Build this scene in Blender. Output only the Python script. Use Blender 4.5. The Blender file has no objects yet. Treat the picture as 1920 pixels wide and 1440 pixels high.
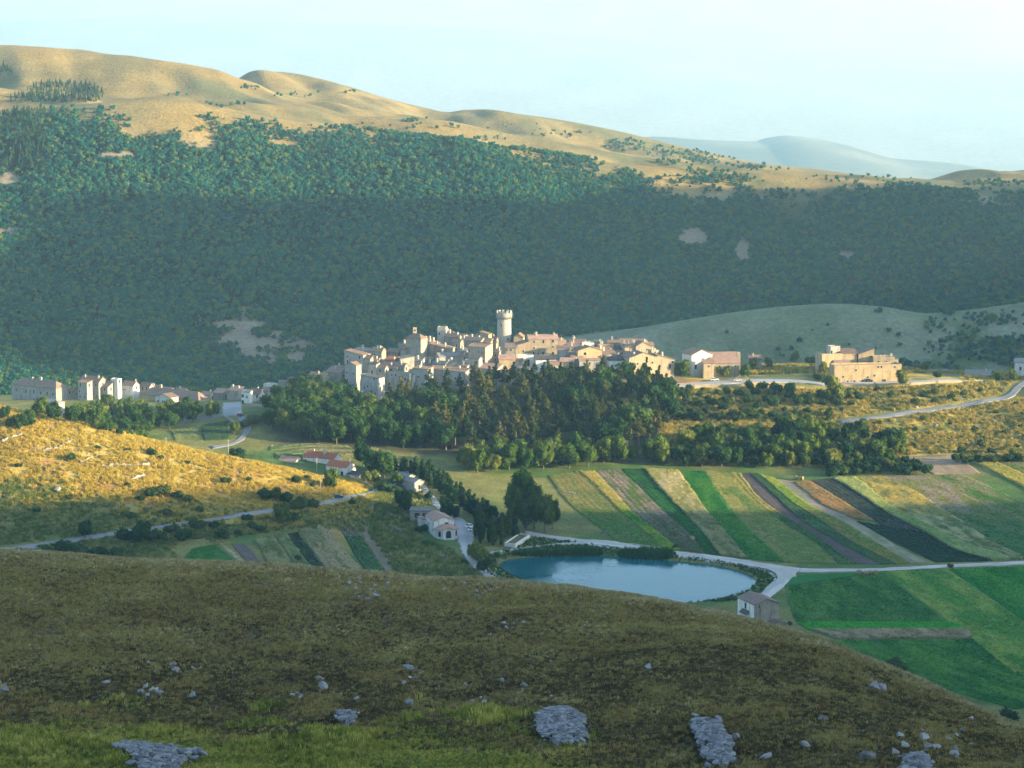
import bpy, bmesh, math, random
import numpy as np
from math import radians, sin, cos, tan, atan2, pi
from mathutils import Vector, Matrix

random.seed(7)
RNG = np.random.default_rng(11)
SC = bpy.context.scene
COL = SC.collection

# ------------------------------------------------------------------ camera
EYE, PITCH, HALF = 190.0, radians(8.2), radians(13.0)
FPX = 960 / tan(HALF)
CP, SP = cos(PITCH), sin(PITCH)
cam_data = bpy.data.cameras.new('camera')
cam_data.sensor_width = 36
cam_data.lens = 18 / tan(HALF)
cam_data.clip_start, cam_data.clip_end = 0.5, 60000
camera = bpy.data.objects.new('camera', cam_data)
COL.objects.link(camera)
camera.location = (0, 0, EYE)
camera.rotation_euler = (pi / 2 - PITCH, 0, 0)
SC.camera = camera

# ------------------------------------------------------------------ light
SUN_EL, SUN_A = radians(11.0), radians(15.0)      # height of the sun; its angle from +x towards the camera
world = bpy.data.worlds.new('World')
SC.world = world
world.use_nodes = True
wn = world.node_tree
sky = wn.nodes.new('ShaderNodeTexSky')
sky.sky_type = 'NISHITA'
sky.sun_disc = False
sky.sun_elevation = SUN_EL
sky.sun_rotation = pi / 2 + SUN_A
sky.altitude = 1200
sky.air_density = 1.0
sky.dust_density = 2.2
sky.ozone_density = 1.8
wn.links.new(sky.outputs[0], wn.nodes['Background'].inputs['Color'])
wn.nodes['Background'].inputs['Strength'].default_value = 0.125
sun_data = bpy.data.lights.new('sun', 'SUN')
sun_data.energy = 5.0
sun_data.angle = radians(0.53)
sun_data.color = (1.0, 0.80, 0.47)
sun = bpy.data.objects.new('sun', sun_data)
COL.objects.link(sun)
SUN_DIR = Vector((cos(SUN_EL) * cos(SUN_A), -cos(SUN_EL) * sin(SUN_A), sin(SUN_EL)))
sun.rotation_euler = SUN_DIR.to_track_quat('Z', 'Y').to_euler()
SC.view_settings.view_transform = 'Standard'
SC.view_settings.look = 'None'
SC.view_settings.exposure = 2.22
SC.view_settings.gamma = 1.0
SC.view_settings.use_curve_mapping = False
SC.render.engine = 'CYCLES'
SC.cycles.use_denoising = True
SC.cycles.denoiser = 'OPENIMAGEDENOISE'
SC.cycles.max_bounces = 5
SC.cycles.diffuse_bounces = 2
SC.cycles.glossy_bounces = 2
SC.cycles.transmission_bounces = 2
SC.cycles.transparent_max_bounces = 6
SC.cycles.volume_bounces = 1
SC.cycles.sample_clamp_indirect = 6.0

# ------------------------------------------------------------------ noise
def _hash(ix, iy, seed):
    n = (ix.astype(np.int64) * 374761393 + iy.astype(np.int64) * 668265263 + seed * 974634777) & 0x7fffffff
    n = ((n ^ (n >> 13)) * 1274126177) & 0x7fffffff
    n = (n ^ (n >> 16)) & 0xffff
    return n / 65535.0

def vnoise(x, y, seed=0):
    ix, iy = np.floor(x), np.floor(y)
    fx, fy = x - ix, y - iy
    fx, fy = fx * fx * (3 - 2 * fx), fy * fy * (3 - 2 * fy)
    a, b = _hash(ix, iy, seed), _hash(ix + 1, iy, seed)
    c, d = _hash(ix, iy + 1, seed), _hash(ix + 1, iy + 1, seed)
    return (a + (b - a) * fx) * (1 - fy) + (c + (d - c) * fx) * fy

def fbm(x, y, scale, octaves=3, seed=0):
    x, y = np.asarray(x, float), np.asarray(y, float)
    s, amp, tot = 0.0, 1.0, 0.0
    for k in range(octaves):
        s = s + amp * vnoise(x / scale * 2 ** k + 31.7 * k, y / scale * 2 ** k - 17.3 * k, seed + k)
        tot += amp
        amp *= 0.5
    return s / tot                                   # 0..1, mean 0.5

def smooth(a, b, x):
    t = np.clip((np.asarray(x, float) - a) / (b - a), 0, 1)
    return t * t * (3 - 2 * t)

def pchip(xk, yk, x):
    xk, yk = np.asarray(xk, float), np.asarray(yk, float)
    if len(xk) == 1:
        return np.full(np.shape(x), yk[0])
    h = np.diff(xk)
    d = np.diff(yk) / h
    m = np.zeros(len(xk))
    m[0], m[-1] = d[0], d[-1]
    for i in range(1, len(xk) - 1):
        if d[i - 1] * d[i] > 0:
            w1, w2 = 2 * h[i] + h[i - 1], h[i] + 2 * h[i - 1]
            m[i] = (w1 + w2) / (w1 / d[i - 1] + w2 / d[i])
    x = np.clip(x, xk[0], xk[-1])
    i = np.clip(np.searchsorted(xk, x) - 1, 0, len(xk) - 2)
    t = (x - xk[i]) / h[i]
    t2, t3 = t * t, t * t * t
    return ((2 * t3 - 3 * t2 + 1) * yk[i] + (t3 - 2 * t2 + t) * h[i] * m[i]
            + (-2 * t3 + 3 * t2) * yk[i + 1] + (t3 - t2) * h[i] * m[i + 1])

# ------------------------------------------------------------------ picture measurements -> places on the ground
def q_of(px, py):
    return (np.asarray(px, float) - 960) / FPX / (CP + (720 - np.asarray(py, float)) / FPX * SP)

def s_of(py):
    v = (720 - np.asarray(py, float)) / FPX
    return (v * CP - SP) / (CP + v * SP)

def project(x, y, z):
    d = y * CP - (z - EYE) * SP
    up = y * SP + (z - EYE) * CP
    return 960 + FPX * x / d, 720 - FPX * up / d

# each curve crosses the land from west to east; a point is (px, py, Y) or (px, ('z', z), Y)
CURVES = [
    [(-300, ('z', 183), 20), (2200, ('z', 183), 20)],
    [(-300, 1440, 186), (0, 1440, 188), (960, 1440, 188), (1920, 1440, 180), (2200, 1440, 178)],
    [(-300, 1300, 226), (0, 1304, 226), (500, 1318, 224), (960, 1330, 218), (1450, 1330, 208), (1920, 1425, 192), (2200, ('z', 108), 198)],
    [(-300, 1038, 300), (0, 1045, 300), (300, 1060, 300), (600, 1073, 298), (900, 1090, 295), (1100, 1108, 290), (1300, 1139, 280),
     (1450, 1172, 270), (1600, 1222, 260), (1750, 1288, 248), (1920, 1371, 232), (2200, 1560, 218)],
    [(-300, ('z', 106), 345), (900, ('z', 101), 340), (1450, ('z', 92), 320), (1920, ('z', 84), 280), (2200, ('z', 75), 262)],
    [(-300, ('z', 42), 490), (900, ('z', 34), 480), (1450, ('z', 16), 470), (1920, ('z', 4), 460), (2200, ('z', 2), 460)],
    [(-300, ('z', 20), 640), (0, ('z', 17), 640), (400, ('z', 10), 640), (700, ('z', 4), 640), (900, ('z', 1), 640), (1300, ('z', 0.4), 640),
     (2200, ('z', 0.2), 640)],
    [(-300, ('z', 17), 780), (0, ('z', 14.6), 780), (300, ('z', 12), 780), (600, ('z', 7.5), 780), (800, ('z', 3.2), 780), (900, ('z', 1.4), 780),
     (1000, ('z', 0.9), 780), (1500, ('z', 0.7), 780), (2200, ('z', 0.7), 780)],
    [(-300, ('z', 33), 838), (0, 930, 835), (200, 938, 838), (400, 953, 842), (600, 968, 850), (700, ('z', 5.4), 855), (820, ('z', 3.2), 862),
     (900, ('z', 2), 860), (1000, ('z', 1), 858), (1500, ('z', 1.2), 858), (2200, ('z', 1.2), 858)],
    [(-300, 712, 905), (0, 765, 905), (100, 785, 905), (200, 808, 905), (300, 832, 905), (400, 855, 905), (480, 872, 905), (560, 890, 905),
     (640, 912, 908), (700, ('z', 8.5), 910), (800, ('z', 6), 910), (1000, ('z', 4.2), 910), (1500, ('z', 3.8), 910), (1920, ('z', 4.6), 910),
     (2200, ('z', 5), 910)],
    [(-300, ('z', 36), 965), (0, ('z', 30), 962), (200, ('z', 21), 960), (350, ('z', 14.5), 960), (500, ('z', 10), 960), (620, ('z', 9), 960),
     (740, ('z', 9), 960), (900, ('z', 7.6), 960), (1000, ('z', 6.8), 960), (1500, ('z', 6.4), 960), (1920, ('z', 8), 960), (2200, ('z', 9), 960)],
    [(-300, ('z', 27), 1010), (0, ('z', 23), 1010), (400, 835, 1010), (600, 840, 1010), (800, 850, 1010), (1000, 880, 992), (1300, 884, 990),
     (1600, 880, 996), (1800, 868, 1002), (1920, 850, 1012), (2200, 835, 1020)],
    [(-300, ('z', 18), 1065), (0, ('z', 17), 1065), (300, 796, 1062), (450, 776, 1070), (600, 772, 1080), (800, 778, 1080), (1000, 790, 1070),
     (1250, 790, 1068), (1450, 796, 1060), (1600, 792, 1056), (1760, 768, 1074), (1920, 738, 1102), (2200, ('z', 31), 1105)],
    [(-300, ('z', 17), 1132), (0, 756, 1132), (200, 754, 1132), (430, 752, 1132), (550, 744, 1132), (690, 742, 1122), (800, 722, 1130),
     (1000, 706, 1135), (1200, 706, 1130), (1350, 716, 1122), (1500, 716, 1120), (1620, 719, 1119), (1750, 714, 1122), (1920, 712, 1138),
     (2200, 712, 1140)],
    [(-300, ('z', 11), 1185), (0, ('z', 11), 1185), (450, ('z', 13), 1185), (580, ('z', 21), 1182), (640, ('z', 27), 1180), (700, 690, 1164), (800, 673, 1178), (940, 664, 1188),
     (1050, 670, 1182), (1200, 682, 1168), (1300, 692, 1162), (1450, 690, 1168), (1600, 690, 1163), (1700, 699, 1155), (1850, 704, 1160),
     (2200, 704, 1160)],
    [(-300, ('z', 4), 1245), (450, ('z', 5), 1245), (640, ('z', 14), 1245), (940, ('z', 24), 1248), (1500, ('z', 20), 1245), (2200, ('z', 16), 1245)],
    [(-300, ('z', -6), 1320), (500, ('z', -6), 1320), (1000, ('z', -2), 1320), (1700, ('z', 0), 1320), (2200, ('z', 5), 1320)],
    [(-300, ('z', 1), 1405), (600, ('z', 0), 1405), (1000, ('z', 8), 1400), (1100, 641, 1405), (1200, 618, 1410), (1300, 599, 1415), (1400, 583, 1420),
     (1500, 573, 1425), (1560, 570, 1425), (1650, 575, 1427), (1740, 588, 1432), (1820, 581, 1440), (1920, 566, 1450), (2200, 525, 1470)],
    [(-300, ('z', 30), 1500), (0, ('z', 28), 1500), (600, ('z', 22), 1500), (1100, ('z', 14), 1500), (1560, ('z', 14), 1500), (2200, ('z', 22), 1530)],
    [(-300, ('z', 74), 1600), (600, ('z', 68), 1610), (1100, ('z', 52), 1620), (1560, ('z', 48), 1620), (1920, ('z', 50), 1630), (2200, ('z', 55), 1640)],
    [(-300, 212, 1800), (0, 207, 1800), (60, 202, 1800), (150, 196, 1800), (240, 187, 1805), (300, 183, 1805), (400, 198, 1805), (520, 222, 1800),
     (600, 234, 1800), (700, 246, 1800), (850, 263, 1800), (1000, 286, 1800), (1150, 305, 1800), (1280, 317, 1800), (1400, 323, 1800),
     (1550, 331, 1800), (1700, 345, 1800), (1800, 354, 1800), (1860, 348, 1810), (1920, 339, 1820), (2200, 310, 1840)],
    [(-300, ('z', 150), 1862), (300, ('z', 150), 1862), (1000, ('z', 109), 1862), (1550, ('z', 90), 1862), (2200, ('z', 90), 1870)],
    [(-300, 140, 1960), (0, 164, 1960), (100, 183, 1960), (160, 192, 1960), (300, 180, 1960), (430, 190, 1960), (560, 200, 1960), (650, 216, 1960),
     (760, 219, 1960), (860, 230, 1960), (1000, 256, 1960), (1150, 285, 1960), (1290, 304, 1960), (1450, 319, 1960), (1700, 339, 1960),
     (1900, 350, 1960), (2200, 340, 1960)],
    [(-300, ('z', 165), 2040), (0, ('z', 158), 2040), (300, ('z', 158), 2040), (600, ('z', 144), 2040), (1000, ('z', 112), 2040), (1550, ('z', 82), 2040), (2200, ('z', 80), 2040)],
    [(-300, 62, 2200), (0, 85, 2200), (120, 92, 2200), (250, 108, 2200), (350, 128, 2200), (450, 152, 2200), (520, 172, 2200), (620, 195, 2200),
     (760, 214, 2200), (860, 234, 2200), (1000, 262, 2200), (1290, 306, 2200), (1600, 334, 2200), (2200, 360, 2200)],
    [(-300, ('z', 190), 2300), (300, ('z', 160), 2300), (600, ('z', 138), 2300), (1000, ('z', 98), 2300), (1550, ('z', 70), 2300), (2200, ('z', 70), 2300)],
    [(-300, ('z', 170), 2520), (300, ('z', 160), 2520), (440, 153, 2520), (470, 142, 2520), (520, 137, 2520), (600, 150, 2520), (700, 178, 2520), (800, 203, 2520),
     (840, 210, 2520), (870, 206, 2520), (905, 205, 2520), (960, 212, 2520), (1050, 225, 2520), (1150, 245, 2520), (1250, 270, 2520),
     (1350, 295, 2520), (1440, 312, 2520), (1600, 328, 2520), (1740, 344, 2520), (1800, 337, 2520), (1850, 329, 2520), (1920, 322, 2520), (2200, 300, 2520)],
    [(-300, ('z', 0), 3600), (2200, ('z', -60), 3600)],
    [(-300, ('z', -320), 6000), (2200, ('z', -330), 6000)],
    [(-300, ('z', -330), 25500), (2200, ('z', -330), 25500)],
]
QC = np.concatenate([np.linspace(-1.3, -0.36, 26), np.linspace(-0.35, -0.262, 18), np.linspace(-0.26, 0.26, 470),
                     np.linspace(0.262, 0.35, 18), np.linspace(0.36, 1.3, 26)])
YR = np.concatenate([np.arange(20, 170, 6.0), np.arange(170, 352, 1.0), np.arange(352, 640, 6.0), np.arange(640, 1250, 1.6),
                     np.arange(1250, 2600, 6.0), np.arange(2600, 4000, 80.0), np.append(np.arange(4000, 22001, 600.0), 25500.0)])

def _build_table():
    ks = []
    for c in CURVES:
        qs, ys, zs = [], [], []
        for px, py, Y in c:
            if isinstance(py, tuple):
                z = py[1]
                s = (z - EYE) / Y
                v = (SP + s * CP) / (CP - s * SP)
            else:
                v = (720 - py) / FPX
                z = EYE + Y * (v * CP - SP) / (CP + v * SP)
            qs.append((px - 960) / FPX / (CP + v * SP))
            ys.append(Y)
            zs.append(z)
        ks.append((pchip(qs, ys, QC), pchip(qs, zs, QC)))
    T = np.zeros((len(YR), len(QC)))
    for j in range(len(QC)):
        yk = np.array([k[0][j] for k in ks])
        zk = np.array([k[1][j] for k in ks])
        T[:, j] = pchip(yk, zk, YR)
    Y, Q = np.meshgrid(YR, QC, indexing='ij')
    X = Q * Y
    px, _ = project(X, Y, T)
    # roughness of the land, by zone
    amp = 0.7 * smooth(170, 190, Y) * (1 - smooth(330, 420, Y))
    T += amp * (fbm(X, Y, 14, 4, 3) - 0.5) * 2
    gold = smooth(-0.05, -0.10, Q) * smooth(770, 800, Y) * (1 - smooth(930, 960, Y))
    T += gold * 1.6 * (fbm(X, Y, 18, 4, 5) - 0.5)
    right = smooth(0.07, 0.1, Q) * smooth(1000, 1030, Y) * (1 - smooth(1110, 1120, Y))
    T += right * 2.6 * (fbm(X, Y, 22, 4, 6) - 0.5)
    fo = smooth(1440, 1560, Y) * (1 - smooth(1740, 1795, Y))
    T += fo * 34 * (fbm(X + 0.2 * Y, Y * 0.3, 100, 3, 9) - 0.5)
    up = smooth(1830, 1900, Y) * (1 - smooth(2480, 2600, Y))
    crest = np.minimum(np.minimum(np.abs(Y - 1960), np.abs(Y - 2200)), np.abs(Y - 2520)) / 60.0
    T += up * (6 + 42 * np.clip(crest, 0, 1)) * (fbm(X + 0.35 * Y, Y * 0.45, 95, 3, 8) - 0.5)
    gh = smooth(1330, 1360, Y) * (1 - smooth(1400, 1420, Y)) * smooth(0.03, 0.06, Q)
    T += gh * 1.2 * (fbm(X, Y, 40, 3, 12) - 0.5)
    return T

TAB = _build_table()

def h_at(x, y):
    x, y = np.asarray(x, float), np.asarray(y, float)
    q = x / y
    i = np.clip(np.searchsorted(YR, y) - 1, 0, len(YR) - 2)
    j = np.clip(np.searchsorted(QC, q) - 1, 0, len(QC) - 2)
    a = np.clip((y - YR[i]) / (YR[i + 1] - YR[i]), 0, 1)
    b = np.clip((q - QC[j]) / (QC[j + 1] - QC[j]), 0, 1)
    return (TAB[i, j] * (1 - a) + TAB[i + 1, j] * a) * (1 - b) + (TAB[i, j + 1] * (1 - a) + TAB[i + 1, j + 1] * a) * b

def hit(px, py, ymin=500.0):
    """the place on the land that shows at a spot of the photograph, looking past everything nearer than ymin"""
    q, s = float(q_of(px, py)), float(s_of(py))
    j = int(np.clip(np.searchsorted(QC, q) - 1, 0, len(QC) - 2))
    b = (q - QC[j]) / (QC[j + 1] - QC[j])
    z = TAB[:, j] * (1 - b) + TAB[:, j + 1] * b
    d = z - (EYE + YR * s)
    k = np.nonzero((d >= 0) & (YR >= ymin))[0]
    if len(k) == 0:
        y = 2400.0
    elif k[0] == 0 or d[k[0] - 1] >= 0:
        y = YR[k[0]]
    else:
        i = k[0] - 1
        y = YR[i] + (YR[i + 1] - YR[i]) * (-d[i]) / (d[i + 1] - d[i])
    return np.array([q * y, y, float(h_at(q * y, y))])

def inside(poly, x, y):
    """which of the points x, y lie inside a polygon"""
    x, y = np.asarray(x, float), np.asarray(y, float)
    r = np.zeros(x.shape, bool)
    n = len(poly)
    for i in range(n):
        x0, y0 = poly[i]
        x1, y1 = poly[(i + 1) % n]
        if y0 != y1:
            r ^= ((y0 > y) != (y1 > y)) & (x < (x1 - x0) * (y - y0) / (y1 - y0) + x0)
    return r
# ------------------------------------------------------------------ objects and materials
def link(o, parent=None, **props):
    COL.objects.link(o)
    if parent is not None:
        o.parent = parent
    for k, v in props.items():
        if v is not None:
            o[k] = v
    return o

def mesh_np(name, verts, faces_flat, sizes, mats=(), mat_idx=None, smooth_shade=False):
    """a mesh from numpy arrays: vertex positions, the corner indices one face after another, and the size of each face"""
    me = bpy.data.meshes.new(name)
    verts = np.asarray(verts, np.float32).reshape(-1, 3)
    faces_flat = np.asarray(faces_flat, np.int32).ravel()
    sizes = np.asarray(sizes, np.int32).ravel()
    me.vertices.add(len(verts))
    me.vertices.foreach_set('co', verts.ravel())
    me.loops.add(len(faces_flat))
    me.loops.foreach_set('vertex_index', faces_flat)
    me.polygons.add(len(sizes))
    starts = np.zeros(len(sizes), np.int32)
    starts[1:] = np.cumsum(sizes)[:-1]
    me.polygons.foreach_set('loop_start', starts)
    for m in mats:
        me.materials.append(m)
    if mat_idx is not None:
        me.polygons.foreach_set('material_index', np.asarray(mat_idx, np.int32))
    me.polygons.foreach_set('use_smooth', np.full(len(sizes), smooth_shade))
    me.update(calc_edges=True)
    return me

def grid_faces(nr, nc):
    i = np.arange(nr - 1)[:, None] * nc + np.arange(nc - 1)[None, :]
    return np.stack([i, i + 1, i + nc + 1, i + nc], -1).reshape(-1, 4)

def set_color(me, cols, name='tint'):
    a = me.color_attributes.new(name, 'FLOAT_COLOR', 'POINT')
    c = np.ones((len(cols), 4), np.float32)
    c[:, :3] = cols
    a.data.foreach_set('color', c.ravel())

class N:
    """a small node tree writer"""
    def __init__(self, name):
        self.m = bpy.data.materials.new(name)
        self.m.use_nodes = True
        self.t = self.m.node_tree
        self.b = self.t.nodes['Principled BSDF']
        self.out = self.t.nodes['Material Output']
        self.b.inputs['Specular IOR Level'].default_value = 0.15
        self.b.inputs['Roughness'].default_value = 0.9
    def n(self, kind, **kw):
        nd = self.t.nodes.new(kind)
        for k, v in kw.items():
            if k in nd.inputs:
                self.put(nd.inputs[k], v)
            else:
                setattr(nd, k, v)
        return nd
    def put(self, sock, v):
        if isinstance(v, bpy.types.NodeSocket):
            self.t.links.new(v, sock)
        elif isinstance(v, tuple) and len(v) == 3 and sock.type == 'RGBA':
            sock.default_value = (*v, 1)
        else:
            sock.default_value = v
    def coord(self, kind='Object'):
        return self.n('ShaderNodeTexCoord').outputs[kind]
    def scaled(self, vec, s):
        nd = self.n('ShaderNodeMapping')
        self.put(nd.inputs['Vector'], vec)
        nd.inputs['Scale'].default_value = s if isinstance(s, tuple) else (s, s, s)
        return nd.outputs[0]
    def noise(self, vec, size, detail=4, rough=0.6, dist=0.0):
        nd = self.n('ShaderNodeTexNoise')
        self.put(nd.inputs['Vector'], vec)
        nd.inputs['Scale'].default_value = 1.0 / size
        nd.inputs['Detail'].default_value = detail
        nd.inputs['Roughness'].default_value = rough
        nd.inputs['Distortion'].default_value = dist
        return nd.outputs['Fac']
    def ramp(self, fac, stops):
        nd = self.n('ShaderNodeValToRGB')
        self.put(nd.inputs[0], fac)
        e = nd.color_ramp.elements
        while len(e) < len(stops):
            e.new(0.5)
        for k, (p, c) in zip(e, stops):
            k.position = p
            k.color = (*c, 1) if isinstance(c, tuple) else (c, c, c, 1)
        return nd.outputs[0]
    def mix(self, a, b, fac, mode='MIX'):
        nd = self.n('ShaderNodeMix')
        nd.data_type = 'RGBA'
        nd.blend_type = mode
        self.put(nd.inputs[0], fac)
        self.put(nd.inputs[6], a)
        self.put(nd.inputs[7], b)
        return nd.outputs[2]
    def math(self, op, a, b=0.0, c=0.0):
        nd = self.n('ShaderNodeMath')
        nd.operation = op
        self.put(nd.inputs[0], a)
        self.put(nd.inputs[1], b)
        self.put(nd.inputs[2], c)
        return nd.outputs[0]
    def attr(self, name):
        return self.n('ShaderNodeAttribute', attribute_name=name).outputs['Color']
    def rand(self):
        return self.n('ShaderNodeObjectInfo').outputs['Random']
    def bump(self, height, strength=0.5, dist=0.2):
        nd = self.n('ShaderNodeBump')
        self.put(nd.inputs['Height'], height)
        nd.inputs['Strength'].default_value = strength
        nd.inputs['Distance'].default_value = dist
        self.put(self.b.inputs['Normal'], nd.outputs[0])
    def base(self, c):
        self.put(self.b.inputs['Base Color'], c)
        return self

def ground_mat(name, fine, coarse, lo=0.55, hi=1.4, bump=0.8, bdist=0.5):
    k = N(name)
    v = k.coord()
    a = k.noise(v, coarse, 5, 0.65)
    b = k.noise(v, fine, 6, 0.75)
    c = k.mix(k.attr('tint'), k.ramp(a, [(0.3, lo + 0.15), (0.7, hi - 0.15)]), 1.0, 'MULTIPLY')
    c = k.mix(c, k.ramp(b, [(0.28, lo), (0.72, hi)]), 1.0, 'MULTIPLY')
    k.base(c)
    k.bump(b, bump, bdist)
    return k.m

M_NEAR = ground_mat('dry_turf', 0.35, 3.0, 0.4, 1.5, 1.0, 0.3)
M_VALLEY = ground_mat('meadow', 1.0, 9.0, 0.55, 1.45, 0.9, 0.6)
M_HILLS = ground_mat('hill_turf', 3.0, 40.0, 0.6, 1.36, 1.0, 2.5)

def land(name, y0, y1, mat, colour, qlim=1.3):
    i = np.nonzero((YR >= y0 - 1e-6) & (YR <= y1 + 1e-6))[0]
    j = np.nonzero(np.abs(QC) <= qlim)[0]
    Y, Q = np.meshgrid(YR[i], QC[j], indexing='ij')
    Z = TAB[np.ix_(i, j)]
    X = Q * Y
    f = grid_faces(len(i), len(j))
    me = mesh_np(name, np.stack([X, Y, Z], -1), f, np.full(len(f), 4), [mat], None, True)
    px, py = project(X, Y, Z)
    set_color(me, colour(X.ravel(), Y.ravel(), Z.ravel(), px.ravel(), py.ravel()))
    return link(bpy.data.objects.new(name, me), kind='structure')

def lerp(a, b, t):
    t = np.asarray(t)[..., None]
    return np.asarray(a) * (1 - t) + np.asarray(b) * t

# colours that the ground itself has: straw, green grass, bare earth
STRAW, OLIVE, GREEN, EARTH = (0.40, 0.29, 0.07), (0.17, 0.165, 0.045), (0.075, 0.13, 0.028), (0.21, 0.15, 0.10)

def heath_mask(x, y):
    """where dark heath grows among the grass of the near hill"""
    n = fbm(x, y, 26, 4, 27)
    return smooth(262, 232, y + 60 * (n - 0.5) - 0.1 * x) * 0.62 * smooth(0.30, 0.6, fbm(x, y, 5, 3, 28)) + 0.2 * smooth(0.55, 0.7, n)

def near_colour(x, y, z, px, py):
    n = fbm(x, y, 9, 4, 21)
    c = lerp((0.075, 0.058, 0.028), (0.13, 0.10, 0.042), smooth(0.35, 0.65, n))
    c = lerp(c, (0.05, 0.042, 0.024), heath_mask(x, y))
    green = smooth(212, 198, y + 14 * (n - 0.5) + np.maximum(0, x + 4) * 1.5)
    c = lerp(c, lerp((0.075, 0.11, 0.02), (0.14, 0.16, 0.03), fbm(x, y, 3, 3, 4)), green)
    return c

def valley_colour(x, y, z, px, py):
    n = fbm(x, y, 30, 4, 22)
    c = lerp(GREEN, OLIVE, smooth(0.35, 0.62, n))
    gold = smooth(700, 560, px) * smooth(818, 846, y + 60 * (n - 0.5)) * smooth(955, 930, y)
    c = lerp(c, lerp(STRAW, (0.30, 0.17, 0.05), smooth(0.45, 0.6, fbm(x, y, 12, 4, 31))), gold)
    r = smooth(1240, 1300, px) * smooth(1006, 1022, y) * smooth(1190, 1150, y)
    c = lerp(c, lerp(STRAW, OLIVE, smooth(0.42, 0.6, fbm(x, y, 16, 4, 33))), r)
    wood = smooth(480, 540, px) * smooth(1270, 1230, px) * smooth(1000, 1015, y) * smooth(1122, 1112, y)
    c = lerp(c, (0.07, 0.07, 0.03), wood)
    town = smooth(600, 640, px) * smooth(1290, 1260, px) * smooth(1118, 1126, y)
    c = lerp(c, (0.24, 0.21, 0.16), town)
    return c

def hills_colour(x, y, z, px, py):
    n = fbm(x, y, 60, 5, 23)
    grey = lerp((0.17, 0.20, 0.10), (0.25, 0.255, 0.155), smooth(0.35, 0.65, n))
    grey = lerp(grey, GREEN, 0.75 * smooth(1690, 1760, px) * smooth(1440, 1400, y) * smooth(0.4, 0.6, fbm(x, y, 22, 3, 2)))
    wood = lerp((0.055, 0.075, 0.03), (0.10, 0.10, 0.045), n)
    bare = (0.27, 0.22, 0.15)
    gold = lerp((0.31, 0.215, 0.07), (0.22, 0.175, 0.07), smooth(0.35, 0.65, fbm(x, y, 45, 5, 29)))
    gold = lerp(gold, (0.13, 0.14, 0.06), 0.7 * smooth(0.54, 0.66, fbm(x + 0.4 * y, y * 0.6, 70, 5, 37)))
    c = lerp(grey, wood, smooth(1450, 1490, y) + smooth(1020, 960, px) * smooth(1285, 1305, y))
    for cx, cy, rx, ry in CLEARINGS:
        c = lerp(c, bare, smooth(1.15, 0.8, np.hypot((px - cx) / rx, (py - cy) / ry) + 2.2 * (fbm(x, y, 14, 4, 98) - 0.5)))
    c = lerp(c, gold, smooth(1715, 1760, y + 60 * (n - 0.5)))
    return c

CLEARINGS = [(450, 625, 48, 36), (500, 650, 60, 28), (560, 672, 30, 12), (470, 690, 40, 7), (1300, 445, 26, 20), (1395, 470, 14, 20), (20, 435, 34, 8), (1840, 372, 24, 22),
             (1340, 365, 75, 16), (215, 290, 34, 8), (370, 265, 45, 14), (330, 232, 60, 14), (1586, 480, 12, 8), (320, 495, 10, 5), (530, 268, 30, 6), (15, 345, 26, 16), (290, 235, 60, 20)]

# ------------------------------------------------------------------ the pond, roads and fields laid on the land
M_GRAVEL = ground_mat('pale_gravel', 0.8, 7.0, 0.82, 1.14, 0.3, 0.05)
M_ASPHALT = ground_mat('asphalt', 0.5, 8.0, 0.85, 1.12, 0.2, 0.03)
M_CROP = ground_mat('crop', 0.7, 6.0, 0.62, 1.36, 0.9, 0.35)

def water_mat():
    k = N('pond_water')
    v = k.coord()
    k.base((0.008, 0.09, 0.10))
    k.b.inputs['Roughness'].default_value = 0.06
    k.b.inputs['Specular IOR Level'].default_value = 0.5
    k.b.inputs['IOR'].default_value = 1.25
    rip = k.noise(k.scaled(v, (1.6, 0.7, 1)), 0.55, 3, 0.6)
    calm = k.ramp(k.noise(k.scaled(v, (1, 1.6, 1)), 34, 3, 0.55, 1.2), [(0.44, 0.1), (0.58, 1.0)])
    nd = k.n('ShaderNodeBump')
    k.put(nd.inputs['Height'], rip)
    k.put(nd.inputs['Strength'], k.math('MULTIPLY', calm, 0.5))
    nd.inputs['Distance'].default_value = 0.12
    k.put(k.b.inputs['Normal'], nd.outputs[0])
    return k.m

POND_PX = [(931, 1060), (940, 1053), (955, 1048), (987, 1045), (1046, 1043), (1110, 1042), (1160, 1044), (1210, 1047), (1260, 1051), (1335, 1058), (1385, 1069),
           (1412, 1079), (1421, 1090), (1414, 1101), (1397, 1112), (1360, 1124), (1317, 1130), (1250, 1134), (1150, 1128), (1050, 1112), (980, 1092), (945, 1076)]

def flat_point(px, py, z=0.0):
    y = (z - EYE) / float(s_of(py))
    return np.array([float(q_of(px, py)) * y, y])

POND = np.array([flat_point(*p) for p in POND_PX])

def pond_basin():
    """lower the land inside the pond outline and keep its bank just above the water"""
    i = np.nonzero((YR > 700) & (YR < 930))[0]
    j = np.nonzero(np.abs(QC) < 0.2)[0]
    Y, Q = np.meshgrid(YR[i], QC[j], indexing='ij')
    X = Q * Y
    d = np.full(X.shape, 1e9)
    for a, b in zip(POND, np.roll(POND, -1, 0)):
        e = b - a
        t = np.clip(((X - a[0]) * e[0] + (Y - a[1]) * e[1]) / (e @ e), 0, 1)
        d = np.minimum(d, np.hypot(X - a[0] - t * e[0], Y - a[1] - t * e[1]))
    d = np.where(inside(POND, X, Y), -d, d)
    Z = TAB[np.ix_(i, j)]
    bank = 0.25 + 0.9 * smooth(0, 9, d)
    Z = np.where(d > 0, np.where(d < 14, np.minimum(np.maximum(Z, bank), np.maximum(bank, Z)), Z), -1.2 * smooth(0, 2.5, -d) + 0.12 * (1 - smooth(0, 0.8, -d)))
    TAB[np.ix_(i, j)] = Z

pond_basin()

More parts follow.
